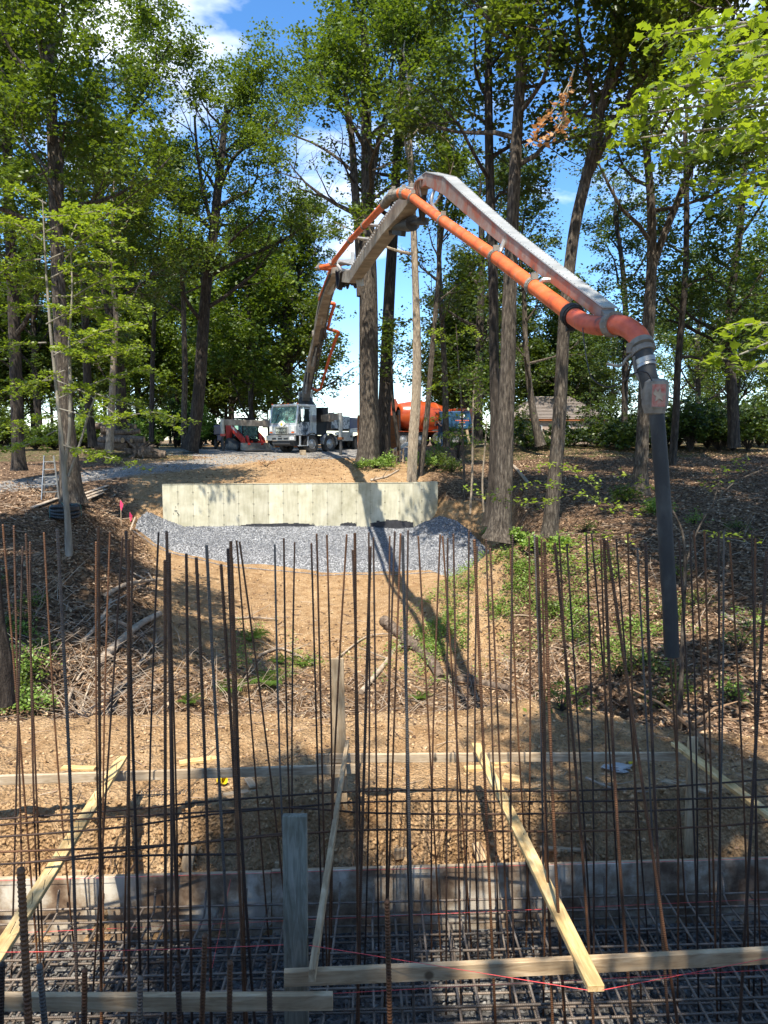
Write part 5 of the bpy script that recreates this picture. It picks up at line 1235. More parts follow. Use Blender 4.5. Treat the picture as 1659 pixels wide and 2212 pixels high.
# boom
def boom_sec(name, nodes, mat, mtop=None):
    m = MB(); pts = [P(x, y, d) for x, y, d, w, h in nodes]
    for (p, q, A_, B_) in zip(pts[:-1], pts[1:], nodes[:-1], nodes[1:]): m.bar(p, q, A_[3], A_[4], w2=B_[3], h2=B_[4])
    o = tb(name, m, mat, world=True, bevel=.01)
    if mtop:
        m = MB()
        for (p, q, A_, B_) in zip(pts[:-1], pts[1:], nodes[:-1], nodes[1:]):
            t = (q-p).normalized(); s_ = t.cross(Vector((0, 0, 1))).normalized(); n_ = s_.cross(t).normalized()
            m.bar(p+n_*(A_[4]/2+.008), q+n_*(B_[4]/2+.008), A_[3]+.02, .012, w2=B_[3]+.02)
        tb('top_plate', m, mtop, o, world=True)
        m = MB()
        for (p, q, A_, B_) in zip(pts[:-1], pts[1:], nodes[:-1], nodes[1:]):
            t = (q-p).normalized(); s_ = t.cross(Vector((0, 0, 1))).normalized(); n_ = s_.cross(t).normalized(); k_ = int((q-p).length/.09)
            for i in range(k_):
                f_ = i/k_; c = p.lerp(q, f_); wv = A_[3]+(B_[3]-A_[3])*f_; hv = A_[4]+(B_[4]-A_[4])*f_
                for sgn in (-1, 1): m.box(c+n_*(hv/2+.018)+s_*sgn*(wv/2-.005), (.010, .010, .007))
        tb('plate_bolts', m, 'steel', o, world=True)['kind'] = 'stuff'
    return o
b1 = boom_sec('boom_section', [(660,862,44.7,.44,.50),(664,830,43.2,.46,.60),(674,780,40.4,.44,.52),(688,722,36.5,.42,.42)], 'boom')
b2 = boom_sec('boom_section', [(684,735,36.9,.36,.36),(690,700,35.0,.42,.48),(700,655,31.6,.42,.50),(712,618,28.4,.38,.40),(728,580,25.0,.32,.34)], 'boom')
b3 = boom_sec('boom_section', [(738,598,24.6,.30,.32),(765,598,22.5,.32,.38),(800,545,18.6,.32,.36),(840,490,15.6,.30,.34),(870,455,14.2,.28,.34),(900,415,13.1,.24,.30)], 'boom')
b4 = boom_sec('boom_section', [(912,420,13.1,.16,.16),(914,398,13.0,.18,.17),(932,388,12.5,.20,.20),(970,402,11.3,.19,.24),(1022,449,9.95,.17,.20),(1102,518,8.45,.145,.155),(1202,596,7.1,.13,.13),(1314,680,6.05,.11,.105)], 'boom_red', 'boom_top')
def pipe(parent, pts, r, mat='orange', name='pipe', n=16):
    q = [P(*a) for a in pts]; m = MB(); m.tube(q, r, n); return tb(name, m, mat, parent, world=True, smooth=True)
def clamp(parent, a, b, r, mat='concrete_crust', ln=.07):
    p = P(*a); t = (P(*b)-p).normalized(); m = MB()
    m.tube([p-t*ln/2, p+t*ln/2], r*1.22, 16); m.tube([p-t*ln*.9, p-t*ln*.5], r*1.12, 14); m.tube([p+t*ln*.5, p+t*ln*.9], r*1.12, 14)
    up = t.cross(Vector((1, 0, 0))).normalized(); m.box(p+up*r*1.3, (.07, .05, .06)); return tb('pipe_coupling', m, mat, parent, world=True)
def bend(*pts): return [tuple(p) for p in pts]
def sp(pts, sub=5):
    q = smooth_path([P(*a) for a in pts], sub); return q
def pipe_s(parent, pts, r, mat='orange', name='pipe', n=16):
    m = MB(); m.tube(sp(pts), r, n); return tb(name, m, mat, parent, world=True, smooth=True)
# line of pipes from the truck up
pipe_s(b1, [(672,838,44.0),(684,843,43.8),(692,840,43.6),(694,832,43.2)], .075)
pipe(b1, [(694,834,43.3),(711,775,39.5),(727,727,36.6)], .075); clamp(b1, (704,800,41.2), (711,775,39.5), .08, 'orange')
pipe_s(b1, [(727,728,36.6),(731,720,36.3),(728,716,36.2),(712,712,36.2),(707,709,36.1)], .078); clamp(b1, (716,712,36.2), (712,712,36.2), .08, 'concrete_crust')
pipe(b2, [(708,710,36.0),(714,685,34.0),(720,665,32.3)], .075)
pipe_s(b2, [(720,666,32.3),(722,657,31.8),(716,655,31.8),(700,648,31.8),(691,645,31.7)], .078)
pipe(b2, [(691,647,31.7),(703,615,28.5),(713,590,26.2)], .075); clamp(b2, (692,638,31.2), (703,615,28.5), .09); clamp(b2, (712,592,26.4), (703,615,28.5), .09)
pipe_s(b2, [(713,590,26.2),(716,582,25.6),(705,580,25.4),(695,579,25.3),(688,578,25.2)], .078, 'orange')
pipe(b3, [(686,579,25.2),(720,572,24.6),(757,566,24.2)], .08); clamp(b3, (690,578,25.1), (720,572,24.6), .09); clamp(b3, (752,567,24.2), (757,566,24.2), .09, 'steel')
pipe(b3, [(717,570,24.4),(756,520,19.4),(800,474,15.9),(836,436,13.8)], .07)
for a, b in (((722,563,23.8),(756,520,19.4)), ((757,519,19.3),(765,510,18.6)), ((787,487,16.8),(800,474,15.9)), ((832,440,13.9),(836,436,13.8))): clamp(b3, a, b, .075)
pipe_s(b3, [(832,440,13.9),(840,428,13.5),(850,421,13.3),(865,418,13.2),(885,418,13.1)], .078, 'concrete_crust', 'elbow')
pipe_s(b3, [(862,418,13.2),(875,418,13.1),(888,424,12.9),(896,430,12.7)], .08)
for a in ((850,421,13.3), (872,418,13.15)): clamp(b3, a, (885,418,13.1), .085)
lp_ = [(890,426,12.8),(950,472,10.75),(1070,555,8.4),(1160,624,7.15),(1238,682,6.35)]
pipe(b4, lp_, .072)
for a, b in (((892,428,12.7),(950,472,10.75)), ((957,477,10.6),(1070,555,8.4)), ((1070,555,8.4),(1160,624,7.15)), ((1152,618,7.25),(1160,624,7.15))): clamp(b4, a, b, .074, ln=.05)
clamp(b4, (1236,681,6.36), (1160,624,7.15), .085, 'hose', .06)
el = pipe_s(b4, [(1234,680,6.38),(1262,697,6.1),(1295,704,5.85),(1325,701,5.65),(1352,706,5.5),(1376,724,5.36),(1386,746,5.28)], .076, 'red_rubber', 'reducing_elbow', 20)
m = MB(); q = sp([(1318,702,5.70),(1330,700,5.63)]); m.tube(q, .098, 14); m.tube([P(1312,690,5.74), P(1322,716,5.66), P(1334,712,5.6)], .03, 8); m.tube([P(1318,684,5.7), P(1345,694,5.52)], .022, 8); m.bar(P(1312,676,6.05), P(1328,700,5.62), .10, .06); tb('boom_tip_clamp', m, 'concrete_crust', b4, world=True)
# pipe brackets
for a, c, b in (((940,405,12.0),(932,436,11.9),(946,458,11.0)), ((1090,518,8.5),(1082,540,8.3),(1076,552,8.35)), ((1196,606,7.1),(1172,606,7.1),(1166,622,7.15)), ((1040,484,9.5),(1052,489,9.3),(1062,498,9.2))):
    m = MB(); m.tube(sp([a, c, b]), .026, 8); tb('pipe_bracket', m, 'steel', b4, world=True, smooth=True)
for a, b in (((772,514,18.6),(818,519,17.6)), ((788,486,16.9),(845,488,15.6)), ((735,565,23.6),(778,575,21.5)), ((850,415,13.3),(905,412,13.0)), ((757,566,24.0),(800,574,20.0))):
    m = MB(); m.tube([P(*a), P(*b)], .035, 8); tb('pipe_bracket', m, 'boom_top', b3, world=True, smooth=True)
for par, a, b, w_ in ((b1, (661,848,43.6), (666,806,41.4), .24), (b1, (676,790,40.1), (685,752,37.6), .22), (b2, (694,700,34.5), (700,668,32.2), .20), (b2, (708,640,29.9), (716,612,27.4), .20)):
    m = MB(); o_ = Vector((0, -.30, -.02)); m.bar(P(*a)+o_, P(*b)+o_, w_, .03, up=Vector((0, -1, 0))); tb('recess_shade_panel', m, 'black', par, world=True)  # flat black panel stands in for the shaded recess behind the ram
    m = MB(); o_ = Vector((.02, -.40, -.02)); m.tube([P(*a)+o_, (P(*a)+P(*b))/2+o_], .085, 12); m.tube([(P(*a)+P(*b))/2+o_, P(*b)+o_], .045, 10); tb('ram', m, 'steel', par, world=True, smooth=True)
for par, pts in ((b1, [(672,842,43.4),(680,800,41),(688,765,38.6),(694,735,36.6)]), (b1, [(676,846,43.4),(684,802,41),(691,768,38.6),(697,736,36.6)]), (b2, [(703,712,35),(708,680,32.8),(716,640,29.6),(728,606,26.4)]), (b2, [(682,712,35.5),(688,668,32.6),(700,626,29),(714,592,25.6)])):
    m = MB(); m.tube(sp([(x, y, d-.3) for x, y, d in pts]), .035, 6); tb('hydraulic_hose', m, 'black', par, world=True, smooth=True)
rr = random.Random(15)
for (xa, ya, da, xb, yb, db) in ((775,588,20.9,893,432,13.1),):
    m = MB()
    for i in range(34):
        f_ = i/33; c = P(xa+(xb-xa)*f_, ya+(yb-ya)*f_-6, 1/((1-f_)/da+f_/db)); m.box(c+Vector((-.17, -.05, .12)), (.03, .03, .03))
    tb('cover_bolts', m, 'steel', b3, world=True)['kind'] = 'stuff'
# fold joints, cylinders and linkages
m = MB(); m.cyl(P(678,723,36.7), P(702,721,36.5), .26, 16); m.cyl(P(668,775,40), P(688,758,38), .16, 10); tb('fold_joint', m, 'boom', b1, world=True)
m = MB(); m.tube([P(662,842,44.0), P(668,800,41.6)], .16, 12); m.tube([P(668,802,41.7), P(677,770,39.8)], .08, 10); tb('hydraulic_cylinder', m, 'steel', b1, world=True, smooth=True)
m = MB(); m.tube([P(692,735,36.6), P(698,700,34.6)], .12, 10); m.bar(P(688,740,37.2), P(686,690,35), .06, .34); m.bar(P(703,738,37), P(704,690,34.8), .06, .34); tb('link_plates', m, 'dark_metal', b2, world=True)
m = MB(); m.tube([P(712,628,28.8), P(727,604,26.8)], .17, 12); m.tube([P(725,606,26.9), P(738,598,25.6)], .09, 10); tb('hydraulic_cylinder', m, 'steel', b2, world=True, smooth=True)
m = MB(); rr = random.Random(5)
for i in range(12):
    x = 726+i*3.4; m.tube(sp([(x,583+rr.uniform(-3,3),24.4), (x+rr.uniform(-3,3),605,24.2), (x+4,618+rr.uniform(-6,8),24.0), (x+9,604,23.8), (x+10,588,23.6)]), .035, 6)
tb('hydraulic_hoses', m, 'black', b3, world=True, smooth=True)
m = MB(); m.box(P(740,566,24.0), (.9, .3, .10), -.2); m.box(P(762,572,23.4), (.12, .4, .7)); m.tube(sp([(722,563,24.0),(738,582,23.6),(760,584,23),(785,586,21.8)]), .05, 8); m.bar(P(774,590,21.8), P(779,620,21.8), .16, .22); tb('fold_joint', m, 'boom_top', b3, world=True)
m = MB(); m.tube([P(845,487,15.3), P(882,484,14.2)], .12, 14); m.tube([P(880,484,14.3), P(892,482,14.0)], .145, 14); m.tube([P(890,482,14.0), P(912,476,13.6)], .045, 10); tb('hydraulic_cylinder', m, 'dark_metal', b3, world=True, smooth=True)
m = MB(); m.bar(P(846,470,15.2), P(852,505,15.2), .14, .22); m.bar(P(852,500,15.0), P(872,504,14.6), .10, .12); m.bar(P(905,418,13.2), P(912,474,13.6), .07, .16); m.bar(P(918,425,13.0), P(914,474,13.4), .06, .10); m.tube([P(905,478,13.6), P(920,478,13.4)], .07, 8); tb('link_plates', m, 'dark_metal', b3, world=True)
m = MB()
for k in range(3): m.tube(sp([(898+k*5,425,12.9),(896+k*4,398-k*3,12.8),(908+k*4,386-k*3,12.7),(924+k*3,388-k*3,12.6)]), .022, 6)
m.tube(sp([(855,412,13.3),(870,406,13.2),(886,408,13.1),(900,410,13.0)]), .03, 6); tb('joint_hoses', m, 'steel', b4, world=True, smooth=True)
m = MB(); rr = random.Random(9)
for i in range(9): a = (1215+i*10, 608+i*8, 6.9-i*.09); m.tube(sp([a, (a[0]+8, a[1]+10+rr.uniform(-3, 5), a[2]), (a[0]+16, a[1]+9, a[2]-.1)]), .012, 5)
m.box(P(1262,650,6.5), (.06, .05, .06)); m.box(P(1238,632,6.7), (.09, .06, .05)); m.tube([P(1215,606,6.95), P(1300,672,6.1)], .008, 5); tb('cable_fittings', m, 'steel', b4, world=True)
for (x, y, d, c) in ((1271,652,6.43,'yellow'), (1286,664,6.28,'yellow'), (1300,672,6.2,'white'), (975,452,11.2,'rust'), (1010,478,10.1,'rust'), (1025,490,9.8,'yellow')):
    pass
# end hose
m = MB(); m.tube(sp([(1384,742,5.28),(1388,752,5.25)]), .088, 18); m.tube(sp([(1386,754,5.24),(1390,764,5.22)]), .082, 18); m.box(P(1366,752,5.26), (.07, .06, .07)); m.box(P(1404,748,5.22), (.06, .05, .04)); tb('hose_coupling', m, 'concrete_crust', world=True, smooth=True)
hose = MB(); hose.tube(sp([(1388,758,5.23),(1396,800,5.18),(1408,845,5.14),(1415,880,5.12)]), [.072-.0009*i for i in range(16)], 20); hs_ = tb('end_hose', hose, 'hose', world=True, smooth=True)
hp = sp([(1416,870,5.12),(1424,960,5.10),(1433,1080,5.08),(1440,1200,5.05),(1447,1310,5.02),(1451,1418,5.0)]); m = MB(); m.tube(hp, .053, 20, cap=False); m.tube([hp[-1]-(hp[-1]-hp[-2]).normalized()*.03, hp[-1]+Vector((0, 0, .004))], .049, 18); tb('lower_hose', m, 'hose', hs_, world=True, smooth=True)
m = MB(); m.tube([P(1392,776,5.2), P(1395,786,5.19)], .075, 18); m.tube([P(1394,790,5.19), P(1396,796,5.18)], .074, 18); tb('hose_band', m, 'steel', hs_, world=True, smooth=True)
c_ = P(1416, 856, 5.12); m = MB(); m.lathe([(.056, -.13), (.072, -.12), (.092, -.06), (.094, .04), (.088, .10), (.06, .12)], c_, n=9); m.box(c_+Vector((-.012, -.088, 0)), (.11, .016, .17), .12); wr = tb('canvas_wrap', m, 'concrete_crust', hs_, world=True)
m = MB(); m.box(c_+Vector((-.014, -.097, 0)), (.10, .006, .155), .12); tb('red_patch', m, 'patch', wr, world=True)
m = MB(); pts_ = [(-.03,.045),(-.012,.02),(.004,.048),(.012,.015),(.038,.01),(.018,-.012),(.03,-.04),(.0,-.022),(-.028,-.042),(-.02,-.008),(-.042,.008)]; m.prism([(c_.x-.014+a_, c_.z+b_) for a_, b_ in pts_], c_.y-.110, c_.y-.098, 'XZ'); tb('torn_star_hole', m, 'branch_pale', wr, world=True)
for pts in ([(1366,764,5.24),(1352,776,5.25),(1340,790,5.26),(1310,786,5.28)], [(1370,770,5.2),(1372,800,5.18),(1385,830,5.16),(1388,862,5.14)], [(1404,760,5.2),(1398,775,5.16),(1404,790,5.14)]):
    m = MB(); m.tube(sp(pts), .011, 6); tb('safety_strap', m, 'concrete_crust', hs_, world=True, smooth=True)
m = MB(); m.tube(sp([(1408,822,5.04),(1398,806,5.02),(1376,804,5.05),(1340,828,5.1),(1310,836,5.15),(1280,818,5.2),(1270,790,5.25),(1262,740,5.6),(1258,700,6.1)]), .005, 6); tb('remote_cable', m, 'black', hs_, world=True, smooth=True)
# ================================================================= TRACK LOADER
lo = P(530, 968, 45.6); lz = gz(lo.x, lo.y)
ld = thing('track_loader', 'red compact track loader parked left of the pump truck under its outrigger arm', 'loader', (lo.x, lo.y, lz), R(37))
for s in (-1, 1):
    m = MB(); out = [(-1.0,.10),(-.85,.02),(.85,.02),(1.05,.14),(1.0,.30),(.75,.72),(.5,.80),(.3,.74),(-.9,.40),(-1.05,.25)]
    m.prism(out, s*.60, s*.98, 'YZ'); tk = m.build('track', M['dark_metal'], ld, bevel=.02); 
    m = MB(); m.prism([(-.82,.14),(-.74,.10),(.74,.10),(.85,.18),(.62,.58),(.45,.64),(-.8,.32)], s*.97, s*.99, 'YZ'); m.build('track_frame', M['concrete_crust'], tk)
    m = MB(); m.lathe([(0, s*1.0), (.16, s*1.0), (.16, s*.97), (0, s*.97)], (0, .55, .55), 'X', 14)
    for y in (-.6, -.3, 0, .3, .6): m.lathe([(0, s*.995), (.09, s*.995), (.09, s*.97), (0, s*.97)], (0, y, .15), 'X', 10)
    m.build('track_roller', M['dark_metal'], tk)
    m = MB(); m.prism([(1.15,.55),(1.2,1.55),(1.0,1.72),(.7,1.68),(-.75,1.02),(-1.2,.78),(-1.35,.35),(-1.15,.30),(-.95,.55),(.55,1.28),(.7,.75)], s*.60, s*.78, 'YZ'); m.build('lift_arm', M['rib_red'], ld, bevel=.015)
    m = MB(); m.bar((s*.45, -1.15, .9), (s*.45, -1.45, .35), .14, .10); m.build('tilt_link', M['rib_red'], ld)
text_on('KUBOTA', .20, 'white', ld, (-.786, -.05, 1.31), (R(90), R(0), R(-90)), .003, 1.1, True).rotation_euler = (R(90), R(24), R(-90))
m = MB(); m.box((0, .95, .85), (1.1, .7, .9)); m.build('engine_cover', M['dark_metal'], ld, bevel=.03)
cbm = MB()
for x in (-.52, .52):
    for y in (-.75, .55): cbm.bar((x, y, .5), (x, y, 1.98), .07, .07)
cbm.box((0, -.1, 2.0), (1.12, 1.4, .08)); cb = cbm.build('cab_frame', M['black'], ld)
for nm, c, s_ in (('cab_glass', (-.53, -.1, 1.4), (.01, 1.25, 1.05)), ('cab_glass', (.53, -.1, 1.4), (.01, 1.25, 1.05)), ('cab_glass', (0, -.78, 1.3), (1.0, .01, 1.2))):
    m = MB(); m.box(c, s_); m.build(nm, M['glass'], cb)
m = MB(); m.box((0, .2, .95), (.5, .5, .12)); m.box((0, .42, 1.3), (.48, .1, .65)); m.build('seat', M['black'], cb)
m = MB(); m.prism([(-1.35,.45),(-1.35,.05),(-1.95,.0),(-2.0,.03),(-1.42,.10),(-1.40,.47)], -.98, .98, 'YZ'); m.prism([(-1.36,.46),(-1.36,.05),(-1.98,.0)], -.99, -.965, 'YZ'); m.prism([(-1.36,.46),(-1.36,.05),(-1.98,.0)], .965, .99, 'YZ'); m.build('bucket', M['steel'], ld)
m = MB(); m.box((0, -1.3, .42), (.9, .08, .14)); m.box((-.2, -1.3, .5), (.14, .1, .2)); m.box((.3, -1.3, .5), (.14, .1, .2)); m.build('quick_coupler', M['rib_red'], ld)
# dark trailer end behind the outrigger leg
o0 = P(473, 968, 46.5); bt = thing('portable_generator', 'dark blue grey boxy machine behind the left outrigger leg', 'machine', (o0.x, o0.y, gz(o0.x, o0.y)), .2)
m = MB(); m.box((0, 0, 1.25), (.62, .8, .62)); m.box((.1, 0, .75), (.4, .6, .4)); m.build('housing', M['navy'], bt, bevel=.03)
for s in (-1, 1): m = MB(); m.lathe([(0, -.09), (.30, -.09), (.34, -.05), (.34, .05), (.30, .09), (0, .09)], (s*.2, 0, .34), 'X', 18); m.build('wheel', M['tyre'], bt, smooth=True)
# wheel chock block by the front tyre
p = P(654, 977, 41.3); m = MB(); m.box((0, 0, .14), (.32, .3, .28), .3); o = m.build('wheel_chock', M['wood_greyx'], None, bevel=.01); o.location = (p.x, p.y, gz(p.x, p.y)); props(o, 'grey wooden block in front of the pump truck front tyre', 'chock')
for px, lab in ((642, 'orange low barrier piece seen under the pump truck, right of centre'), (600, 'orange low barrier piece seen under the pump truck, left of centre')):
    p = P(px, 966, 52); m = MB(); m.box((0, 0, .22), (.9 if px > 620 else .3, .25, .22)); m.box((0, 0, .08), (.6 if px > 620 else .4, .3, .12)); o = m.build('barrier_piece', M['amber'], None, bevel=.02); o.location = (p.x, p.y, gz(p.x, p.y)); props(o, lab, 'barrier')
# ================================================================= MIXER WITH ORANGE DRUM
mo_ = P(905, 966, 50); mz = gz(mo_.x, mo_.y); mixr = thing('mixer_truck', 'concrete mixer truck with a large glossy orange drum standing behind the slim trees', 'mixer truck', (mo_.x, mo_.y, mz), R(-62))
Mx = Matrix.Rotation(R(-7), 4, 'X')
m = MB(); prof = [(0, 2.6), (.55, 2.6), (.85, 2.35), (1.1, 1.6), (1.19, .9), (1.2, .85), (1.24, .82), (1.24, .74), (1.2, .70), (1.18, -.2), (1.16, -.5), (1.2, -.54), (1.2, -.62), (1.15, -.65), (.75, -1.9), (.6, -2.0), (.5, -2.02), (.5, -1.9)]
Md = Matrix.Rotation(R(-8), 3, 'X')
m.lathe(prof, (0, .2, 1.98), 'Y', 36, Md); drum = m.build('drum', M['drum'], mixr, smooth=True)
m = MB(); V = []
for q in (0, 1):
    pts = []
    for i in range(50):
        t = i/49; y = -.6+3.0*t; r_ = np.interp(y, [-.65, -.2, .9, 1.6, 2.35, 2.6], [1.16, 1.18, 1.19, 1.1, .85, .6])+.01; a = q*math.pi+t*5
        pp = Md @ Vector((r_*math.cos(a), y, r_*math.sin(a))); pts.append(pp+Vector((0, .2, 1.98)))
    m.tube(pts, .02, 5)
m.build('drum_weld', M['drum'], drum)
m = MB(); m.box((0, 0, .82), (.9, 7.2, .3)); m.box((0, -1.9, 1.7), (1.2, .15, 1.6)); m.box((0, 2.6, 1.2), (1.2, .2, .6)); m.build('frame', M['black'], mixr)
m = MB(); m.prism([(-2.6,1.2),(-3.0,1.3),(-3.1,3.1),(-2.2,3.25),(-2.0,2.9)], -.6, .6, 'YZ'); m.build('charge_hopper', M['drum'], mixr)
m = MB(); m.bar((-.3, -2.9, 1.5), (-.3, -3.7, 1.0), .5, .12); m.build('chute', M['drum'], mixr)
m = MB(); m.box((0, 3.6, 1.75), (2.2, 1.5, 1.9)); cabm = m.build('cab', M['drum'], mixr, bevel=.05)
for y in (-1.9, -.5, .9, 3.5):
    for s in (-1, 1): wheel(mixr, s*.98, y, .5, .5, .34)
for s in (-1, 1):
    m = MB(); m.bar((s*1.0, -2.5, 1.05), (s*1.0, 1.5, 1.05), .5, .04); m.bar((s*1.2, -2.5, 1.05), (s*1.2, -2.5, .6), .04, .04); m.build('fender', M['drum'], mixr)
# ================================================================= BLUE TANK TRUCK
bo = P(990, 962, 49); bz = gz(bo.x, bo.y); blu = thing('supply_truck', 'blue boxy truck body with a round white and orange emblem half hidden by leaves', 'truck', (bo.x, bo.y, bz), R(-4))
m = MB(); m.prism([(-1.05,1.15),(-1.15,1.3),(-1.35,2.35),(.75,2.35),(.95,1.3),(.88,1.15)], 0, 2.0, 'XZ'); m.build('blue_body', M['bluetruck'], blu, bevel=.04)
m = MB(); m.lathe([(0, -.03), (.17, -.03), (.17, 0), (0, 0)], (.25, .0, 2.05), 'Y', 20); em = m.build('round_emblem', M['white'], blu)
m = MB(); m.prism([(.17,2.0),(.2,2.18),(.27,2.14),(.33,2.05),(.27,1.93)], -.04, -.032, 'XZ'); m.build('emblem_mark', M['amber'], em)
for (z, w, c, k) in ((1.72, .95, 'amber', 9), (1.58, .4, 'amber', 4), (1.38, .5, 'white', 8), (1.30, .3, 'white', 5)):
    m = MB()
    for i in range(k): m.box((.25-w/2+w*(i+.5)/k, -.005, z), (w/k*.6, .012, .07 if c == 'amber' else .035))
    m.build('lettering', M[c], blu)
m = MB(); m.box((-.2, 1.0, 1.05), (3.4, 1.4, .12)); m.box((0, 1.0, .8), (3.2, .9, .25)); m.build('chassis', M['dark_metal'], blu)
for x in (-1.3, -.2): m = MB(); m.lathe([(.28, -.15), (.44, -.16), (.47, -.1), (.47, .1), (.44, .16), (.28, .15)], (x, -.05, .5), 'Y', 24); t = m.build('wheel', M['tyre'], blu, smooth=True); m = MB(); m.lathe([(.29, -.14), (.26, -.05), (.1, -.06), (0, -.06)], (x, -.05, .5), 'Y', 18); m.build('rim', M['rim'], t, smooth=True)
m = MB(); m.bar((-1.2, -.5, .72), (.6, -.5, .70), .1, .07); m.bar((.55, -.4, 1.1), (.75, -.55, .1), .25, .04); m.build('ramp_frame', M['wood_mid'], blu)
p = P(1012, 948, 50); m = MB(); m.box((0, 0, .35), (.75, .5, .6)); m.box((0, 0, .70), (.8, .55, .08)); o = m.build('teal_bin', M['green_bin'], None, bevel=.02); o.location = (p.x, p.y, gz(p.x, p.y)+.2); props(o, 'pale teal box standing at the right end of the blue truck', 'bin')
# ================================================================= SLATTED PANEL STACK
so_ = P(817, 972, 36.5); sz_ = gz(so_.x, so_.y); st = thing('slatted_panel_stack', 'tall brown slatted panels stood on end behind the stout double tree', 'panel stack', (so_.x, so_.y, sz_), R(-6))
m = MB()
for i in range(34):
    for k in range(2): m.box((-1.0+2.0*i/33, k*.28, 1.18), (.034, .03, 2.3))
o = m.build('slats', M['rust'], st); o['kind'] = 'stuff'
m = MB()
for z in (.15, .55, .95, 1.35, 1.75, 2.15):
    for k in range(2): m.box((0, k*.28+.03, z), (2.06, .025, .04))
m.build('cross_rails', M['dark_metal'], st); m = MB(); m.box((-1.04, .15, 1.18), (.05, .45, 2.34)); m.box((1.04, .15, 1.18), (.05, .45, 2.34)); m.build('edge_frame', M['rust'], st)
a = P(824, 985, 35.4); b = P(884, 957, 36.2); m = MB(); m.bar(a, b, .05, .16); m.bar(a+Vector((0, -.03, .07)), b+Vector((0, -.03, .07)), .09, .02); m.bar(a+Vector((0, -.03, -.07)), b+Vector((0, -.03, -.07)), .09, .02); o = m.build('metal_channel', M['boom_top'], None, world=True); props(o, 'pale metal channel leaning up over the pallets beside the slatted panels', 'metal channel')
pp_ = P(850, 985, 35.6); pl = thing('wooden_pallet', 'grey pallet standing on edge under the leaning metal channel', 'pallet', (pp_.x, pp_.y, gz(pp_.x, pp_.y)), R(10))
for i in range(7): m = MB(); m.box((-.5+i*.165, 0, .33), (.09, .02, .66), .0); m.build('slat', M['wood_greyx'], pl)
for z in (.08, .33, .58): m = MB(); m.box((0, .06, z), (1.1, .09, .04)); m.build('stringer', M['wood_greyx'], pl)
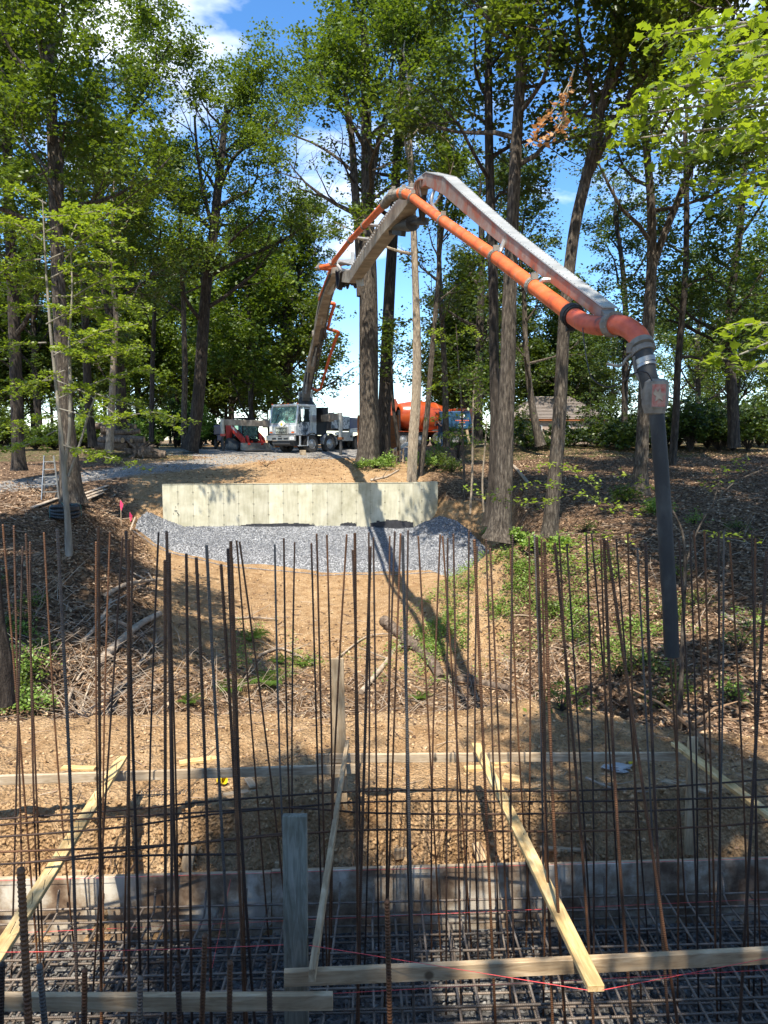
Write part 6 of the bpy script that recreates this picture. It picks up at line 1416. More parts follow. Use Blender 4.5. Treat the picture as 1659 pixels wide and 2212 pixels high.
# ================================================================= PERSON
def person(loc, rz, label):
    root = thing('person', label, 'person', loc, rz)
    J = {'pelvis': (0, 0, .95), 'spine': (0, .01, 1.15), 'chest': (0, 0, 1.36), 'neck': (0, -.01, 1.50), 'headb': (0, -.03, 1.57), 'headt': (0, -.035, 1.70),
         'hipL': (-.10, 0, .90), 'kneeL': (-.12, -.03, .50), 'ankL': (-.13, .02, .09), 'toeL': (-.14, -.15, .04), 'hipR': (.10, 0, .90), 'kneeR': (.13, -.05, .50), 'ankR': (.15, .03, .09), 'toeR': (.17, -.14, .04),
         'shL': (-.19, 0, 1.42), 'elL': (-.27, -.24, 1.33), 'wrL': (-.12, -.33, 1.53), 'haL': (-.08, -.34, 1.60), 'shR': (.19, 0, 1.42), 'elR': (.27, -.22, 1.32), 'wrR': (.10, -.33, 1.52), 'haR': (.06, -.34, 1.59)}
    Rr = {'pelvis': .15, 'spine': .135, 'chest': .16, 'neck': .06, 'headb': .085, 'headt': .095, 'hipL': .10, 'kneeL': .065, 'ankL': .045, 'toeL': .04, 'hipR': .10, 'kneeR': .065, 'ankR': .045, 'toeR': .04, 'shL': .065, 'elL': .048, 'wrL': .032, 'haL': .035, 'shR': .065, 'elR': .048, 'wrR': .032, 'haR': .035}
    E = [('pelvis','spine'),('spine','chest'),('chest','neck'),('neck','headb'),('headb','headt'),('pelvis','hipL'),('hipL','kneeL'),('kneeL','ankL'),('ankL','toeL'),('pelvis','hipR'),('hipR','kneeR'),('kneeR','ankR'),('ankR','toeR'),('chest','shL'),('shL','elL'),('elL','wrL'),('wrL','haL'),('chest','shR'),('shR','elR'),('elR','wrR'),('wrR','haR')]
    ks = list(J); me = bpy.data.meshes.new('body'); me.from_pydata([J[k] for k in ks], [(ks.index(a), ks.index(b)) for a, b in E], [])
    o = link('body', me, None); md = o.modifiers.new('s', 'SKIN'); me.skin_vertices[0].data[0].use_root = True
    for i, k in enumerate(ks): me.skin_vertices[0].data[i].radius = (Rr[k], Rr[k]*(.72 if k in ('pelvis', 'spine', 'chest') else 1))
    sb = o.modifiers.new('u', 'SUBSURF'); sb.levels = 2; sb.render_levels = 2
    dg = bpy.context.evaluated_depsgraph_get(); ev = bpy.data.meshes.new_from_object(o.evaluated_get(dg)); bpy.data.objects.remove(o)
    ev.materials.clear(); ev.materials.append(M['cloth_dark']); ev.materials.append(M['skin']); ev.materials.append(M['bluetruck'])
    for p in ev.polygons:
        c = p.center; p.use_smooth = True
        skin = c.z > 1.51 or (c.y < -.20 and c.z > 1.25); p.material_index = 1 if skin else (2 if c.z < .92 else 0)
    b = link('body', ev, root)
    m = MB(); m.lathe([(0, .12), (.07, .10), (.105, .04), (.108, -.03), (.09, -.07)], (0, -.02, 1.68), n=14); m.build('hair', M['hair'], root, smooth=True)
    m = MB(); m.box((0, -.135, 1.64), (.025, .03, .04)); m.box((-.105, -.03, 1.63), (.02, .03, .05)); m.box((.105, -.03, 1.63), (.02, .03, .05)); m.build('face_features', M['skin'], root, bevel=.006)
    m = MB()
    for s in (-1, 1):
        for k in range(4): m.tube([(s*.075, -.34, 1.60+k*.012), (s*.05, -.375-.002*k, 1.605+k*.012), (s*.022, -.37, 1.61+k*.012)], .008, 5)
    m.build('fingers', M['skin'], root)
    ph = MB(); ph.box((0, 0, 0), (.15, .01, .075)); po = ph.build('phone', M['black'], None, bevel=.003); c, s_ = math.cos(rz), math.sin(rz)
    po.location = (loc[0]+.36*s_, loc[1]-.36*c, loc[2]+1.62); po.rotation_euler = (0, 0, rz); props(po, 'dark phone held up in front of the worker face', 'phone')
pw = P(951, 962, 46); person((pw.x, pw.y, gz(pw.x, pw.y)), R(-45), 'worker in dark shirt and blue trousers, hands raised to the face beside the orange drum')
# ================================================================= HOUSE
ho = P(1216, 950, 62); hz_ = gz(ho.x, ho.y)-.3; hs = thing('house', 'tan house with a pale hipped roof seen through the trees at right', 'house', (ho.x, ho.y, hz_), R(6))
m = MB(); m.box((0, 3, 1.35), (8.0, 6, 2.7)); m.build('wall', M['brick'], hs)
m = MB()
for i in range(11): m.box((0, -.012, .12+i*.24), (8.03, .02, .225))
o = m.build('siding_courses', M['brick'], hs); o['kind'] = 'stuff'
m = MB(); e = [(-4.3, -.25, 2.65), (4.3, -.25, 2.65), (4.6, 6.6, 2.65), (-4.6, 6.6, 2.65), (-1.6, 3, 4.75), (1.6, 3, 4.75)]; m.add(e, [(0, 1, 5, 4), (1, 2, 5), (2, 3, 4, 5), (3, 0, 4), (3, 2, 1, 0)]); rf = m.build('roof', M['shingle'], hs)
m = MB()
for i in range(16):
    t = i/16; hw = 4.3-2.7*t; y = -.25+3.25*t; z = 2.65+2.1*t; m.bar((-hw, y+.02, z+.03), (hw, y+.02, z+.03), .24, .035)
o = m.build('shingle_courses', M['shingle'], rf); o['kind'] = 'stuff'
m = MB(); m.box((0, -.27, 2.6), (8.6, .04, .2)); m.build('fascia', M['fascia'], hs)
for x, w, z in ((-2.4, 1.0, 1.5), (.2, .8, 1.5), (1.9, 1.5, 1.3)):
    m = MB(); m.box((x, -.03, z), (w, .05, 1.2)); f = m.build('window', M['white'], hs); m = MB(); m.box((x, -.065, z), (w-.12, .02, 1.08)); m.build('pane', M['glass_dark'], f)
    m = MB(); m.box((x, -.08, z), (.04, .01, 1.08)); m.build('mullion', M['white'], f)
# parked car glint
co = P(1322, 950, 60); cr_ = thing('parked_car', 'silver grey car partly hidden by foliage right of the house', 'car', (co.x, co.y, gz(co.x, co.y)), R(60))
m = MB(); m.prism([(-2.1,.35),(-2.15,.75),(-1.9,.95),(-.9,1.02),(-.3,1.45),(1.1,1.48),(1.9,1.02),(2.1,.9),(2.1,.35)], -.85, .85, 'XZ'); m.build('body', M['silver'], cr_, bevel=.06)
m = MB(); m.prism([(-.75,1.03),(-.25,1.40),(1.05,1.43),(1.65,1.03)], -.86, .86, 'XZ'); m.build('windows', M['glass_dark'], cr_)
for x in (-1.35, 1.3):
    for s in (-1, 1): m = MB(); m.lathe([(0, -.1), (.3, -.1), (.33, 0), (.3, .1), (0, .1)], (x, s*.8, .33), 'Y', 18); m.build('wheel', M['tyre'], cr_, smooth=True)
# ================================================================= LOGS, PIPE COIL, LADDER, STAKES
rng = random.Random(6)
for i in range(17):
    row = i % 4; px = 232+rng.uniform(0, 60)-row*3; py = 965-row*14-rng.uniform(0, 6); d = 37.5+rng.uniform(-.8, .8)+row*.25
    a = P(px-22-rng.uniform(0, 18), py+rng.uniform(-4, 4), d+rng.uniform(-.5, .5)); b = P(px+24+rng.uniform(0, 20), py+rng.uniform(-6, 6), d+rng.uniform(-.6, .6)); r_ = rng.uniform(.13, .24)
    c = (a+b)/2; t = thing('log', 'cut log in the %s layer of the pile behind the pale straight tree' % ('bottom', 'second', 'third', 'top')[row], 'log', c, 0, 'logs in the %s layer of the pile' % ('bottom', 'second', 'third', 'top')[row])
    m = MB(); m.tube([p-c for p in smooth_path([a, a.lerp(b, .5)+Vector((0, 0, rng.uniform(-.05, .05))), b], 3)], [r_, r_*.97, r_*.95, r_*.93, r_*.95, r_*.9, r_*.85], 12, cap=False); m.build('bark', M['log'], t, smooth=True)
    m = MB(); dd = (b-a).normalized(); m.tube([a-c+dd*.01, a-c+dd*.03], r_*.97, 12); m.tube([b-c-dd*.03, b-c-dd*.01], r_*.84, 12); m.build('cut_end', M['log_end'], t)
# root stump
m = MB(); c = P(300, 968, 36.8); rr = random.Random(12)
for k in range(16):
    a = rr.uniform(0, 6.28); e = Vector((math.cos(a), -.3, math.sin(a)*.6+.2)); m.tube([p for p in smooth_path([(0, 0, .3), e*.45+Vector((0, 0, .3)), e*.9+Vector((rr.uniform(-.2, .2), 0, .25))], 3)], [.16, .12, .10, .08, .06, .04, .02], 6)
m.tube([(0, 0, .3), (1.3, .2, .15)], [.3, .22], 12); o = m.build('root_stump', M['log'], None, smooth=True); o.location = (c.x, c.y, gz(c.x, c.y)); props(o, 'uprooted stump with torn roots at the right foot of the log pile', 'stump')
# corrugated pipe coil
cc = G(141, 1122, 20); cz = gz(cc.x, cc.y); coil = thing('pipe_coil', 'coil of black corrugated drain pipe lying by the massive dark trunk', 'pipe coil', (cc.x, cc.y, cz+.02), 0)
for k, (R_, z) in enumerate(((.40, .08), (.41, .19), (.40, .30), (.30, .13), (.30, .25), (.40, .40))):
    seg = 150; V = []; F = []; ph = k
    for i in range(seg):
        a = 2*math.pi*i/seg; rr_ = .058*(1.0 if (i//2) % 2 else .84); cx_ = R_*math.cos(a); cy_ = R_*math.sin(a)*.95; cz_ = z+.02*math.sin(a*2+ph)
        for j in range(10):
            b = 2*math.pi*j/10; V.append(((R_+rr_*math.cos(b))*math.cos(a), (R_+rr_*math.cos(b))*math.sin(a)*.95, cz_+rr_*math.sin(b)))
    for i in range(seg):
        for j in range(10): F.append((i*10+j, ((i+1) % seg)*10+j, ((i+1) % seg)*10+(j+1) % 10, i*10+(j+1) % 10))
    m = MB(); m.add(V, F); m.build('pipe_turn', M['pipe_black'], coil)
for a in (.3, 2.2, 4.0, 5.2): m = MB(); c = Vector((.38*math.cos(a), .38*math.sin(a), .23)); m.tube([c+Vector((math.cos(a)*u, math.sin(a)*u, w)) for u, w in ((-.17, -.1), (-.17, .22), (0, .27), (.10, .2), (.11, -.15))], .007, 5); m.build('tie_band', M['green_bin'], coil)
# ladder
la = G(110, 1078, 25.2); ldr = thing('stepladder', 'aluminium stepladder standing behind the grey forked sapling', 'ladder', (la.x, la.y, gz(la.x, la.y)), R(20))
for s in (-1, 1):
    m = MB(); m.bar((s*.26, -.2, 0), (s*.14, .05, 1.45), .03, .06); m.build('rail', M['steel'], ldr); m = MB(); m.bar((s*.24, .5, 0), (s*.14, .09, 1.42), .025, .04); m.build('rear_leg', M['steel'], ldr)
for k in range(5): z = .25+.25*k; w = .26-.12*z/1.45; m = MB(); m.box((0, -.2+.25*z/1.45, z), (2*w, .08, .03)); m.build('step', M['steel'], ldr)
# boards by the massive trunk
for i, (a, b, lab) in enumerate([((172,1073,24.5),(232,1052,26.5),'uppermost weathered board lying right of the massive dark trunk'), ((176,1079,24),(228,1060,25.8),'middle weathered board lying right of the massive dark trunk'), ((182,1084,23.6),(222,1067,25.2),'nearest weathered board lying right of the massive dark trunk'), ((70,1100,21.8),(125,1080,23),'weathered board lying left of the massive trunk behind the pipe coil')]):
    A_ = G(*a); B_ = G(*b); A_.z += .06; B_.z += .06; plank('old_board', lab, A_, B_, .18, .03, M['branch_pale'], cat='board')
def flag(px, py0, py1, d, lab):
    b = G(px, py1, d); d = b.y; t = thing('flag_stake', lab, 'marker stake', b, 0); h = P(px, py0, d).z-b.z
    m = MB(); m.bar((0, 0, -.1), (.01, 0, h), .022, .022); m.build('stake', M['wood_greyx'], t); m = MB(); rr = random.Random(px)
    for k in range(4): m.add([(0, -.015, h-.02*k), (.05+.02*k, -.02, h-.05-.03*k), (.03, -.02, h-.24-.05*k), (-.02, -.01, h-.2)], [(0, 1, 2, 3)])
    m.build('ribbon', M['pink'], t)
flag(262, 1080, 1135, 18.5, 'thin stake with a pink ribbon rising above the rebar at left')
flag(281, 1106, 1125, 23, 'low stake with a red ribbon just left of the gravel bank')
# old wooden grade stakes at the gravel foot
for a, b, lab in (((770,1208,24.6),(808,1212,24.4),'pale stick lying across the foot of the gravel in the boom shadow'), ((828,1218,24.4),(850,1217,24.3),'short pale stick at the gravel foot right of the shadow'), ((480,1184,25.2),(600,1196,24.9),'long thin pale pole lying along the gravel foot'), ((268,1180,24.6),(292,1118,25.6),'pale rail standing beside the left end of the gravel bank')):
    A_ = P(*a); B_ = P(*b)
    if 'rail' not in lab: A_ = G(*a); B_ = G(*b); A_.z += .06; B_.z += .06
    m = MB(); m.tube([A_, B_], .035, 7); o = m.build('pale_stick', M['branch_pale'], None, world=True); props(o, lab, 'stick')
# ================================================================= FALLEN WOOD IN THE GULLY
def deadwood(pts, w0, w1, lab, mat='branch_pale', tw=5, seed=0, name='fallen_branch', cat='branch'):
    rr = random.Random(seed); q = []
    for (x, y, d) in pts:
        p = G(x, y, d); p.z += .05; q.append(p)
    q = smooth_path(q, 4); c = q[len(q)//2].copy(); n = len(q); t = thing(name, lab, cat, c, 0)
    m = MB(); m.tube([p-c for p in q], [w0+(w1-w0)*i/(n-1)+rr.uniform(-.004, .004) for i in range(n)], 9); m.build('stem', M[mat], t, smooth=True)
    if tw:
        m = MB()
        for k in range(tw):
            i = rr.randrange(1, n-1); a = rr.uniform(0, 6.28); L_ = rr.uniform(.25, .9); e = Vector((math.cos(a), math.sin(a)*.7, rr.uniform(.0, .6)))*L_
            m.tube([q[i]-c, q[i]-c+e*.5+Vector((0, 0, rr.uniform(-.05, .1))), q[i]-c+e], [w1*.8, w1*.5, w1*.2], 5)
        m.build('twigs', M[mat], t)
deadwood([(205,1445,13.6),(255,1395,14.4),(300,1355,15.2),(345,1330,15.8)], .10, .075, 'thick fallen trunk slanting up to the right out of the dark gully', 'branch_pale', 3, 1, 'fallen_log', 'log')
deadwood([(230,1290,16.6),(270,1268,17.2),(320,1258,17.5),(355,1255,17.6)], .06, .04, 'pale fallen branch crossing behind the left rebar', 'branch_pale', 5, 2)
deadwood([(140,1545,11.6),(155,1500,11.8),(172,1465,12.0),(180,1455,12.0)], .035, .015, 'bleached crooked branch standing up from the gully floor', 'branch_pale', 4, 3)
deadwood([(178,1535,11.6),(188,1500,11.8),(196,1480,12.0)], .022, .01, 'small bleached branch right of the crooked bleached one', 'branch_pale', 2, 4)
deadwood([(180,1390,14.0),(215,1350,14.6),(240,1300,15.2)], .05, .03, 'curved grey limb on the far side of the gully', 'branch_pale', 5, 5)
deadwood([(830,1345,20.0),(880,1385,18.8),(930,1430,17.6),(952,1470,16.8)], .17, .12, 'rotten mossy trunk running down the slope in the boom shadow', 'log', 4, 6, 'fallen_log', 'log')
deadwood([(780,1500,15.8),(830,1440,17),(862,1400,17.8),(905,1385,18.4)], .07, .04, 'grey barkless limb left of the rotten trunk', 'branch_pale', 8, 7)
deadwood([(990,1472,16.6),(1040,1480,16.2),(1100,1492,15.6)], .10, .07, 'reddish fallen log lying level below the ground cover', 'log', 2, 8, 'fallen_log', 'log')
deadwood([(730,1425,17.4),(790,1380,18.2),(850,1372,18.4)], .03, .012, 'thin curved stick upslope of the barkless limb', 'branch_pale', 5, 9)
deadwood([(500,1340,19.6),(545,1338,19.7),(600,1342,19.6)], .035, .02, 'thin stick lying above the ferns on the left slope', 'branch_pale', 4, 10)
deadwood([(560,1420,17),(610,1405,17.3),(680,1440,16.8)], .04, .02, 'dark stick lying between the ferns', 'branch_pale', 7, 11)
deadwood([(560,1660,7.9),(470,1680,7.5),(335,1720,7.0)], .006, .004, 'dark thin root trailing over the berm at left', 'root', 4, 12)
deadwood([(940,1470,16.5),(1060,1490,15.9),(1180,1530,14.6),(1230,1560,10.2)], .018, .012, 'dark curved vine dropping to the berm hump', 'root', 3, 13)
deadwood([(1560,1330,14),(1600,1350,13.6),(1659,1345,13.5)], .05, .03, 'pale branch on the right bank near the frame edge', 'branch_pale', 5, 14)
deadwood([(1080,1010,36),(1110,1030,33),(1140,1045,31)], .09, .06, 'pale fallen trunk behind the paired trunks', 'branch_pale', 2, 15)
deadwood([(800,1040,29.5),(835,1032,30.5),(862,1020,31.5)], .06, .03, 'curved root like branch beside the slim pale tree', 'branch_pale', 3, 16)
deadwood([(1010,1080,25),(1040,1085,24.5),(1060,1100,23.8)], .07, .04, 'dark broken branch left of the paired trunks', 'log', 3, 17)
deadwood([(300,1440,14.0),(330,1400,15.0),(352,1380,15.4)], .03, .015, 'brushy pale branch at the gully rim', 'branch_pale', 9, 18)
deadwood([(1480,1560,9.6),(1500,1590,9.0),(1540,1640,8.2)], .05, .035, 'root stub poking from the berm end at right', 'root', 5, 19)
deadwood([(1265,1690,7.5),(1330,1718,7.15),(1400,1722,7.1)], .012, .008, 'thin pale stick on the soil behind the right board', 'branch_pale', 2, 20)
# torn roots hanging in the cut face
m = MB(); rr = random.Random(31)
for i in range(70):
    x = rr.uniform(-4.6, 4.8); y = float(form_y(x))+.36; z = gz(x, y+.25)-.05; e = Vector((rr.uniform(-.14, .14), -rr.uniform(.05, .2), -rr.uniform(.02, .3)))
    m.tube([Vector((x, y+.12, z)), Vector((x, y, z))+e*.5+Vector((rr.uniform(-.05, .05), 0, .03)), Vector((x, y, z))+e], [.007, .005, .002], 4)
o = m.build('hanging_roots', M['root'], None, world=True); o['kind'] = 'stuff'
# brush: mass of thin dead twigs over ravine floor
m = MB(); rr = random.Random(77)
for i in range(760):
    reg = rr.random()
    if reg < .4: px, py, d = rr.uniform(60, 330), rr.uniform(1290, 1530), 0
    elif reg < .85: px, py, d = rr.uniform(330, 1250), rr.triangular(1360, 1515, 1490), 0
    else: px, py, d = rr.uniform(1000, 1650), rr.uniform(1250, 1500), 0
    d = np.interp(py, [1250, 1530], [20, 13.5])*(1 if px > 330 else .86)
    p = P(px, py, d); p.z = gz(p.x, p.y); a = rr.uniform(0, 6.28); L_ = rr.uniform(.2, 1.1); e = Vector((math.cos(a), math.sin(a), rr.uniform(.05, .8)))*L_
    m.tube([p, p+e*.5+Vector((rr.uniform(-.1, .1), 0, rr.uniform(0, .1))), p+e], [.009, .006, .003], 4, cap=False)
o = m.build('dead_brush', M['branch_pale'], None, world=True); o['kind'] = 'stuff'

# ================================================================= NEAR LEAFY BRANCHES, SAPLINGS
def sprays(root, branches, lw, seed, mat, lsize, tlen=.6, step=.16, per=3, barkm='bark_grey', shape='d', up=.4, spread=(.05, .05, .02), droop=.1, sub=5):
    rr = random.Random(seed); lb = MB(); C = []
    for br in branches:
        q = smooth_path([P(*a) for a in br], 5); n = len(q)
        lb.tube(q, [lw*(1-.8*i/(n-1)) for i in range(n)], 6)
        Ls = 0; side = 1
        for i in range(1, n):
            seg = q[i]-q[i-1]; k_ = max(1, int(seg.length/step))
            for k in range(k_):
                f = (i-1+k/k_)/(n-1)
                if f < .15: continue
                p = q[i-1].lerp(q[i], k/k_); t = seg.normalized(); s_ = t.cross(Vector((0, 0, 1))); s_ = s_.normalized() if s_.length > .1 else Vector((1, 0, 0)); side = -side
                L_ = tlen*rr.uniform(.5, 1.15)*(1.15-.7*f); e = (s_*side*rr.uniform(.6, 1)+t*.6+Vector((rr.gauss(0, .15), rr.gauss(0, .15), rr.gauss(.02, .14)))).normalized()*L_
                m1 = p+e*.5+Vector((0, 0, .04)); m2 = p+e-Vector((0, 0, droop*L_)); lb.tube([p, m1, m2], [lw*.22, lw*.14, lw*.06], 4, cap=False)
                nn = max(2, int(L_/(lsize*.8)))
                for j in range(1, nn+1):
                    u = j/nn; c = p.lerp(m1, u*2) if u < .5 else m1.lerp(m2, u*2-1)
                    C.append(tuple(c))
    lb.build('branches', M[barkm], root, world=True)
    leaf_mesh('leaves', np.array(C), per, spread, lsize, M[mat], seed, root, origin=tuple(root.location), up=up, shape=shape, cull=False)
def sapling(label, trunks, branches, seed, **k):
    base = P(*trunks[0][0][0]); base.z = gz(base.x, base.y)-.05; root = thing('sapling', label, 'sapling', base, 0)
    m = MB()
    for ti, (path, w) in enumerate(trunks):
        q = smooth_path([P(*a) for a in path], 4)
        if ti == 0: q[0].z = base.z
        rad = np.interp(np.linspace(0, 1, len(q)), np.linspace(0, 1, len(w)), w); m.tube(q, list(rad*path[0][2]/2/FPX), 10)
    m.build('trunk', M[k.get('barkm', 'bark_grey')], root, world=True, smooth=True); sprays(root, branches, seed=seed, **k); return root
rb = random.Random(3)
lbr = [[(118,880,17), (230,905,16.6), (330,890,16.2), (405,915,16)], [(120,930,17), (60,960,16.5), (-20,975,16)], [(130,960,17), (220,985,16.6), (290,1005,16.2)], [(110,760,17), (220,770,16.5), (310,745,16)]]
for (x0, y0, x1, y1) in [(118,820,262,905),(128,860,330,800),(112,770,300,700),(100,700,285,640),(95,640,330,665),(110,600,250,560),(105,560,270,520),(100,500,272,448),(95,470,200,470),(90,560,-20,600),(95,660,-30,700),(100,740,-30,770),(110,820,-20,860),(90,520,-20,480),(100,440,-10,400),
                         (150,740,290,760),(150,680,230,700),(148,620,240,610),(205,850,395,925),(150,520,200,440),(130,900,20,930),(140,800,60,850),(95,600,40,640),(100,480,60,540),(160,640,300,590),(140,560,220,500)]:
    d = 17+rb.uniform(-1.4, 1.2); lbr.append([(x0, y0, 17), ((x0+x1)/2, (y0+y1)/2-rb.uniform(4, 16), (17+d)/2), (x1, y1+rb.uniform(-4, 8), d)])
sapling('grey forked sapling at left carrying bright yellow green leaf sprays', [([(148,1168,17.2),(146,1120,17.1),(141,1060,17),(138,1000,17),(128,900,17),(118,800,17),(108,700,17),(98,560,17),(92,430,17)], [17,13,12,12,8,7,6,4,2]),
        ([(139,1010,17),(150,940,17),(152,840,17),(150,740,17),(156,620,17),(150,500,17)], [8,8,7,6,4,2]), ([(148,1030,17),(172,960,17),(190,900,17),(208,850,17)], [6,5,4,3])], lbr, 91, lw=.018, mat='leaf_bright', lsize=.09, tlen=.85, step=.14, per=6, spread=(.06, .06, .025))
sapling('thin grey sapling right of the black hose with sparse yellow leaves', [([(1468,1560,10.6),(1472,1450,10.5),(1476,1330,10.5),(1480,1220,10.4),(1474,1150,10.4),(1452,1100,10.4)], [13,10,8,7,5,3]), ([(1480,1225,10.4),(1505,1150,10.4),(1540,1090,10.4),(1590,1040,10.4),(1659,1010,10.4)], [6,4,3,2,1.5])],
        [[(1430,1135,10.4),(1340,1100,10.2),(1240,1065,10.1),(1150,1050,10.0),(1060,1072,10.0)], [(1240,1066,10.1),(1180,1085,10.1),(1100,1085,10.0),(1010,1062,10)], [(1300,1085,10.2),(1270,1040,10.1),(1210,1010,10.1),(1140,1012,10)], [(1400,1160,10.4),(1320,1160,10.2),(1240,1180,10.1),(1160,1190,10)],
         [(1452,1100,10.4),(1400,1050,10.5),(1330,1020,10.5)], [(1540,1090,10.4),(1560,1030,10.6),(1600,990,10.7)], [(1505,1150,10.4),(1560,1160,10.3),(1640,1165,10.2)], [(1320,1190,10.2),(1250,1215,10.1),(1180,1230,10)]], 92, lw=.008, barkm='bark', mat='leaf_bright', lsize=.06, tlen=.36, step=.13, per=2, spread=(.03, .03, .02))
sapling('slender sapling with bright leaf sprays before the blue truck', [([(1003,1040,29),(1000,960,29),(997,880,29),(990,780,29),(985,700,29)], [6,5,4,3,2])],
        [[(999,905,29),(965,900,28.6),(925,908,28.2)], [(998,890,29),(1030,878,28.7),(1062,884,28.4)], [(999,940,29),(970,938,28.6),(940,950,28.4)], [(998,930,29),(1030,925,28.8),(1070,935,28.6)], [(994,840,29),(960,830,28.6),(935,838,28.4)], [(993,800,29),(1030,790,29),(1060,800,28.8)],
         [(989,760,29),(960,730,28.8),(940,716,28.6)], [(987,730,29),(1010,712,28.9),(1030,722,28.8)], [(1000,965,29),(1040,955,28.8),(1085,962,28.5)], [(992,870,29),(1050,850,28.8),(1100,856,28.4)]], 95, lw=.014, barkm='bark', mat='leaf_bright', lsize=.12, tlen=.7, step=.22, per=3, spread=(.09, .09, .05))
# maple whose branches hang in at the upper right
mroot_p = P(1960, 900, 9.5); mroot_p.z = gz(mroot_p.x, mroot_p.y)-.1
mr_ = thing('maple_tree', 'bright yellow green maple whose branches hang in from the upper right edge', 'tree', mroot_p, 0)
m = MB(); m.tube(smooth_path([mroot_p, mroot_p+Vector((.05, 0, 3)), mroot_p+Vector((0, .1, 6.5)), mroot_p+Vector((.1, 0, 9.5))], 4), [.15]*5+[.12]*4+[.08]*4, 12); m.build('trunk', M['bark'], mr_, world=True, smooth=True)
mb_ = []
for (x1, y1, d1, y0) in [(1400,75,8.6,60),(1420,190,8.4,160),(1375,215,8.8,200),(1345,250,9.0,230),(1440,330,8.6,300),(1480,250,8.2,240),(1500,110,8.0,90),(1560,60,7.8,50),(1560,180,7.6,170),(1600,290,7.6,270),(1350,300,9.2,290),(1590,420,7.8,380),(1520,390,8.2,360),(1450,130,8.6,110),(1610,120,7.4,100),(1480,180,8,150),(1520,300,8.1,280)]:
    mb_.append([(1960, y0-20, 9.5), ((x1+1960)/2, (y0+y1)/2-25, (d1+9.5)/2), (x1+60, y1-6, d1+.1), (x1, y1+8, d1)])
for (x1, y1) in ((1590,705),(1560,770),(1600,795)): mb_.append([(1960, 700, 9.5), (1800, 690, 8.6), (x1+40, y1-5, 7.8), (x1, y1+5, 7.7)])
sprays(mr_, mb_, lw=.022, seed=93, mat='leaf_bright', lsize=.10, tlen=.55, step=.17, per=2, barkm='bark_grey', shape='m', up=.38, spread=(.07, .07, .03))
# dead brown leaf cluster hanging in the mid canopy
dr_ = P(1180, 240, 16.5); dt = thing('dead_branch', 'broken hanging branch with tan dead leaves in the upper right canopy', 'branch', dr_, 0)
sprays(dt, [[(1240,150,16.5),(1225,200,16.5),(1215,260,16.5),(1222,290,16.4)], [(1235,170,16.5),(1200,230,16.5),(1170,270,16.4),(1150,300,16.4)], [(1222,250,16.5),(1195,290,16.4),(1165,310,16.3)]], lw=.02, seed=94, mat='leaf_dead', lsize=.13, tlen=.35, step=.34, per=2, up=1.2)
# dead reddish leaves near the left sapling tip
# small weathered wedge of wood ties where bars meet the planks
m = MB(); rr = random.Random(44)
for (x0, y0, x1, y1) in ((262,1640,20,2020), (1034,1615,1284,2130)):
    for i in range(12):
        f = (i+.5)/12; p = PZ(x0+(x1-x0)*f, y0+(y1-y0)*f, -3.03)
        m.tube([p+Vector((rr.uniform(-.03, .03), 0, -.04)), p+Vector((rr.uniform(-.03, .03), rr.uniform(-.01, .01), .035))], .0022, 5)
o = m.build('nails', M['dark_metal'], None, world=True); o['kind'] = 'stuff'
# ---- shrubs, ferns, ground cover
def shrub(px, py, d, w, h, n, mat, lab, seed, k=14, ls=.09, cat='shrub', name='shrub', group=None):
    p = G(px, py, d); z = p.z; root = thing(name, lab, cat, (p.x, p.y, z), 0, group); rr = random.Random(seed); m = MB(); C = []
    for i in range(n):
        a = rr.uniform(0, 6.28); r_ = w/2*math.sqrt(rr.random()); hh = h*(1-.55*(r_/(w/2))**2)*rr.uniform(.5, 1.05); e = Vector((r_*math.cos(a), r_*math.sin(a), hh))
        m.tube([(0, 0, 0), e*.5+Vector((0, 0, .1*h)), e], [.012, .008, .004], 4, cap=False); C += [tuple(e+Vector((p.x, p.y, z))), tuple(e*.75+Vector((p.x, p.y, z)))]
    m.build('stems', M['bark_dark'], root); leaf_mesh('foliage', np.array(C), k, (.09, .09, .06), ls, M[mat], seed, root, origin=(p.x, p.y, z), cull=False, up=.6); return root
shrub(812, 1012, 32, 1.9, .45, 46, 'leaf_low', 'low light green bush at the right foot of the stout double tree', 201)
shrub(838, 1000, 32.6, .8, .8, 16, 'leaf_low', 'small upright green shoot beside the low bush at the stout tree', 202)
shrub(912, 1020, 32, 1.3, 1.0, 34, 'leaf_low', 'round bright bush right of the slim leaning tree', 203)
shrub(945, 1012, 33, 1.5, .8, 34, 'leaf', 'darker green bush right of the round bright bush', 204)
shrub(978, 1025, 32, 1.2, .6, 26, 'leaf', 'low bush above the right end of the concrete wall', 205)
shrub(1052, 1160, 19.9, .3, .3, 8, 'leaf_low', 'tiny green plant left of the paired trunk roots', 206)
shrub(1112, 1172, 19.2, .7, .4, 22, 'leaf_low', 'small green plant clump at the right foot of the paired trunks', 207)
shrub(1150, 1185, 18.5, .8, .4, 22, 'leaf_low', 'green plant clump left of the forked grey green trunk base', 208)
shrub(1215, 1185, 18.4, .8, .35, 20, 'leaf_low', 'green plant clump right of the forked grey green trunk base', 209)
shrub(1350, 1085, 24.5, 1.2, .6, 26, 'leaf', 'bush at the foot of the pale trunk behind the hose', 210)
shrub(1420, 1110, 22, 1.0, .5, 22, 'leaf_low', 'bright low bush right of the pale trunk behind the hose', 211)
shrub(575, 1008, 34, .9, .5, 10, 'leaf_dead', 'wilted brown leafy branch lying on the bare soil before the pump truck', 212, k=4, cat='dead branch', name='dead_sapling')
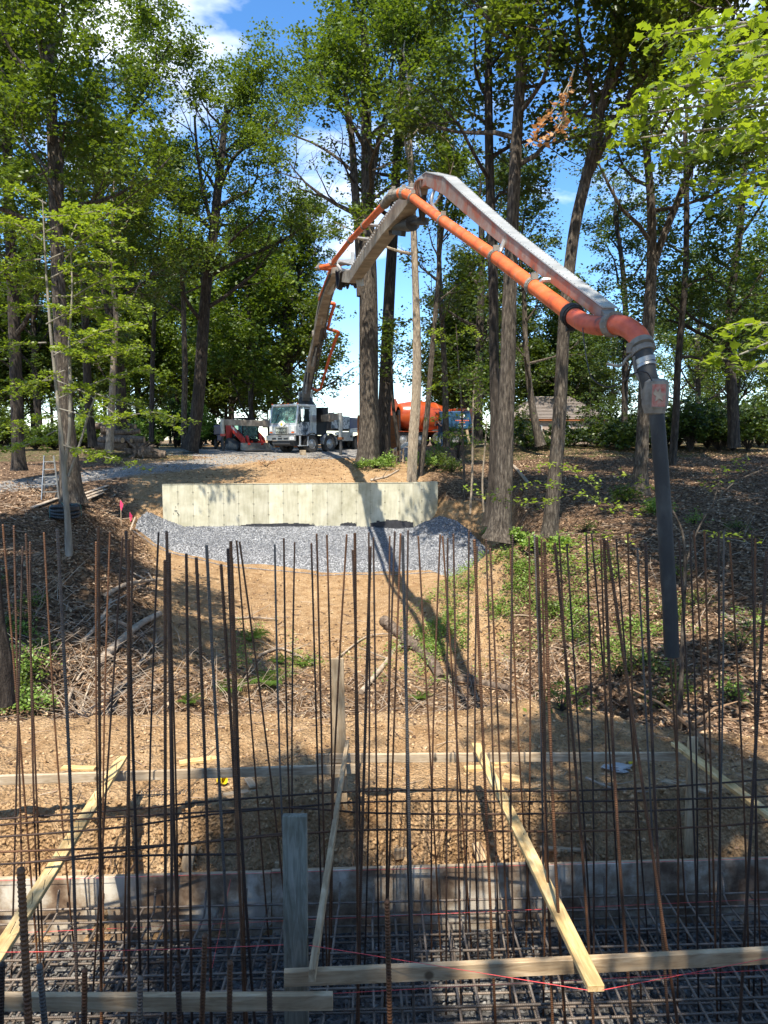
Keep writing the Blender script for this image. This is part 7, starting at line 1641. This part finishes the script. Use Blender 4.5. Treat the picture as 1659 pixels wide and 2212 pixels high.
for i_, (px_, d_, h_) in enumerate(((1128, 56, 3.6), (1275, 55, 5.2), (1312, 54, 4.6), (1100, 52, 2.6), (1060, 51, 1.8))): shrub(px_, 958, d_, 2.4, h_, 60, 'leaf_dark', ('leafy bush before the left end of the house', 'tall leafy bush before the right half of the house', 'leafy bush covering the right end of the house', 'leafy bush between the blue truck and the house', 'low bush right of the blue truck')[i_], 380+i_, k=11, ls=.17)
shrub(990, 966, 38.5, 1.7, 2.3, 30, 'leaf_low', 'tall loose bush with bright leaves in front of the blue truck', 390, k=9, ls=.12)
shrub(950, 968, 39, 1.2, 1.0, 16, 'leaf_low', 'low loose bush before the worker feet', 391, k=8, ls=.11)
# hedge row far right and understory far left
for i in range(44):
    px = 1090+(i % 24)*25 if i < 24 else 1330+(i-24)*19+rb.uniform(-10, 10); d = rb.uniform(38, 50) if px > 1330 or px < 1110 else rb.uniform(40, 43); big = px > 1340
    shrub(px, 965, d, rb.uniform(1.8, 3.6), (2.4 if big else .9)+rb.uniform(-.6, 1.0), 80 if big else 30, 'leaf_dark', ('dense dark bush in the hedge right of the black hose' if px > 1420 else 'dense dark bush in the hedge behind the trunks left of the black hose'), 230+i, k=14, ls=.17, group=('hedge bushes right of the hose' if px > 1420 else 'hedge bushes left of the hose'))
for i in range(22):
    px = -20+i*23+rb.uniform(-10, 10); d = rb.uniform(44, 52); 
    if 225 < px < 300: continue
    shrub(px, 965, d, 2.6, rb.uniform(1.4, 4.2), 80, rb.choice(('leaf', 'leaf_dark', 'leaf_low')), 'leafy undergrowth bush at the edge of the left wood', 260+i, k=14, ls=.17, group='undergrowth bushes of the left wood')
for i in range(16):
    px, py, d = rb.uniform(-20, 90), rb.uniform(1240, 1540), 0; d = np.interp(py, [1150, 1540], [19, 11.3])
    shrub(px, py, d, .7, .35, 14, rb.choice(('leaf', 'leaf_low')), 'small green weed clump on the gully side at the left edge', 290+i, k=9, ls=.06, group='weed clumps left of the gully')
for i in range(26):
    px, py = rb.uniform(1180, 1650), rb.uniform(1130, 1560); d = np.interp(py, [1100, 1300, 1560], [21.5, 16.8, 11.0])
    shrub(px, py, d, .8, .4, 12, rb.choice(('leaf', 'leaf_low', 'leaf')), ('small green weed clump on the upper right bank, above the rebar tops' if py < 1165 else 'small green weed clump on the right bank behind the rebar'), 320+i, k=8, ls=.06, group=('weed clumps above the rebar tops' if py < 1165 else 'weed clumps behind the rebar'))
# ground cover carpet on the far slope
n = 2000; px = np.r_[HRNG.normal(1010, 75, n), HRNG.normal(1300, 80, n//2), HRNG.normal(1120, 40, n//3), HRNG.uniform(500, 700, n//9)]; py = np.r_[HRNG.normal(1428, 34, n), HRNG.normal(1430, 36, n//2), HRNG.normal(1390, 26, n//3), HRNG.normal(1440, 40, n//9)]
k = (py < 1505) & (py > 1335); px, py = px[k], py[k]; d = np.interp(py, [1300, 1400, 1490, 1520], [22.5, 19.2, 16.6, 15.8])-np.clip((px-1120)/420, 0, 1)*4.4
C = np.array([tuple(P(a, b, c)) for a, b, c in zip(px, py, d)]); C[:, 2] = ground_h(C[:, 0], C[:, 1])+.09+HRNG.rand(len(C))*.12
k = vnoise(C[:, 0]*1.6, C[:, 1]*1.6, 9)+.6*vnoise(C[:, 0]*5, C[:, 1]*5, 19) > .0; C = C[k]
o = leaf_mesh('ground_cover', C, 9, (.11, .11, .06), .055, M['leaf_low'], 401, None, cull=False, up=.6); o['kind'] = 'stuff'
def fern(px, py, d, L_, lab, seed, n=9):
    p = G(px, py, d); z = p.z; root = thing('fern', lab, 'fern', (p.x, p.y, z), 0); rr = random.Random(seed)
    for f in range(n):
        a = 6.28*f/n+rr.uniform(-.3, .3); V = []; F = []; L2 = L_*rr.uniform(.75, 1.1); dr = Vector((math.cos(a), math.sin(a), 0)); sd_ = Vector((-math.sin(a), math.cos(a), 0)); N = 16
        for i in range(N):
            t = i/N; c = dr*L2*t+Vector((0, 0, L2*(1.1*t-1.0*t*t))); w = L2*.26*math.sin(math.pi*min(1, t*1.1+.12))**.8*(1-.3*t); st = L2/N
            for s in (-1, 1):
                b = len(V); V += [c, c+dr*st*.35+sd_*s*w*.5+Vector((0, 0, .01)), c+dr*st*.9+sd_*s*w-Vector((0, 0, .02*w/.1)), c+dr*st*.75]; F.append((b, b+1, b+2, b+3))
        m = MB(); m.add(V, F); m.build('frond', M['leaf_low'], root)
fern(540, 1385, 18.3, .62, 'fern highest of the group on the left slope', 1); fern(585, 1480, 15.9, .75, 'largest fern, right one just above the berm', 2, 11); fern(605, 1432, 16.9, .5, 'small fern above the largest one', 3)
fern(655, 1437, 16.8, .5, 'small fern right of the others, nearest the middle post', 4); fern(410, 1520, 14.3, .4, 'small fern at the berm edge left of the large one', 5, 7); fern(500, 1495, 15.4, .6, 'broad fern between the berm edge fern and the largest fern', 6); fern(560, 1375, 18.5, .5, 'fern lying right beside the highest one', 7)
fern(905, 1510, 14.5, .4, 'fern below the rotten trunk in the boom shadow', 8, 7)
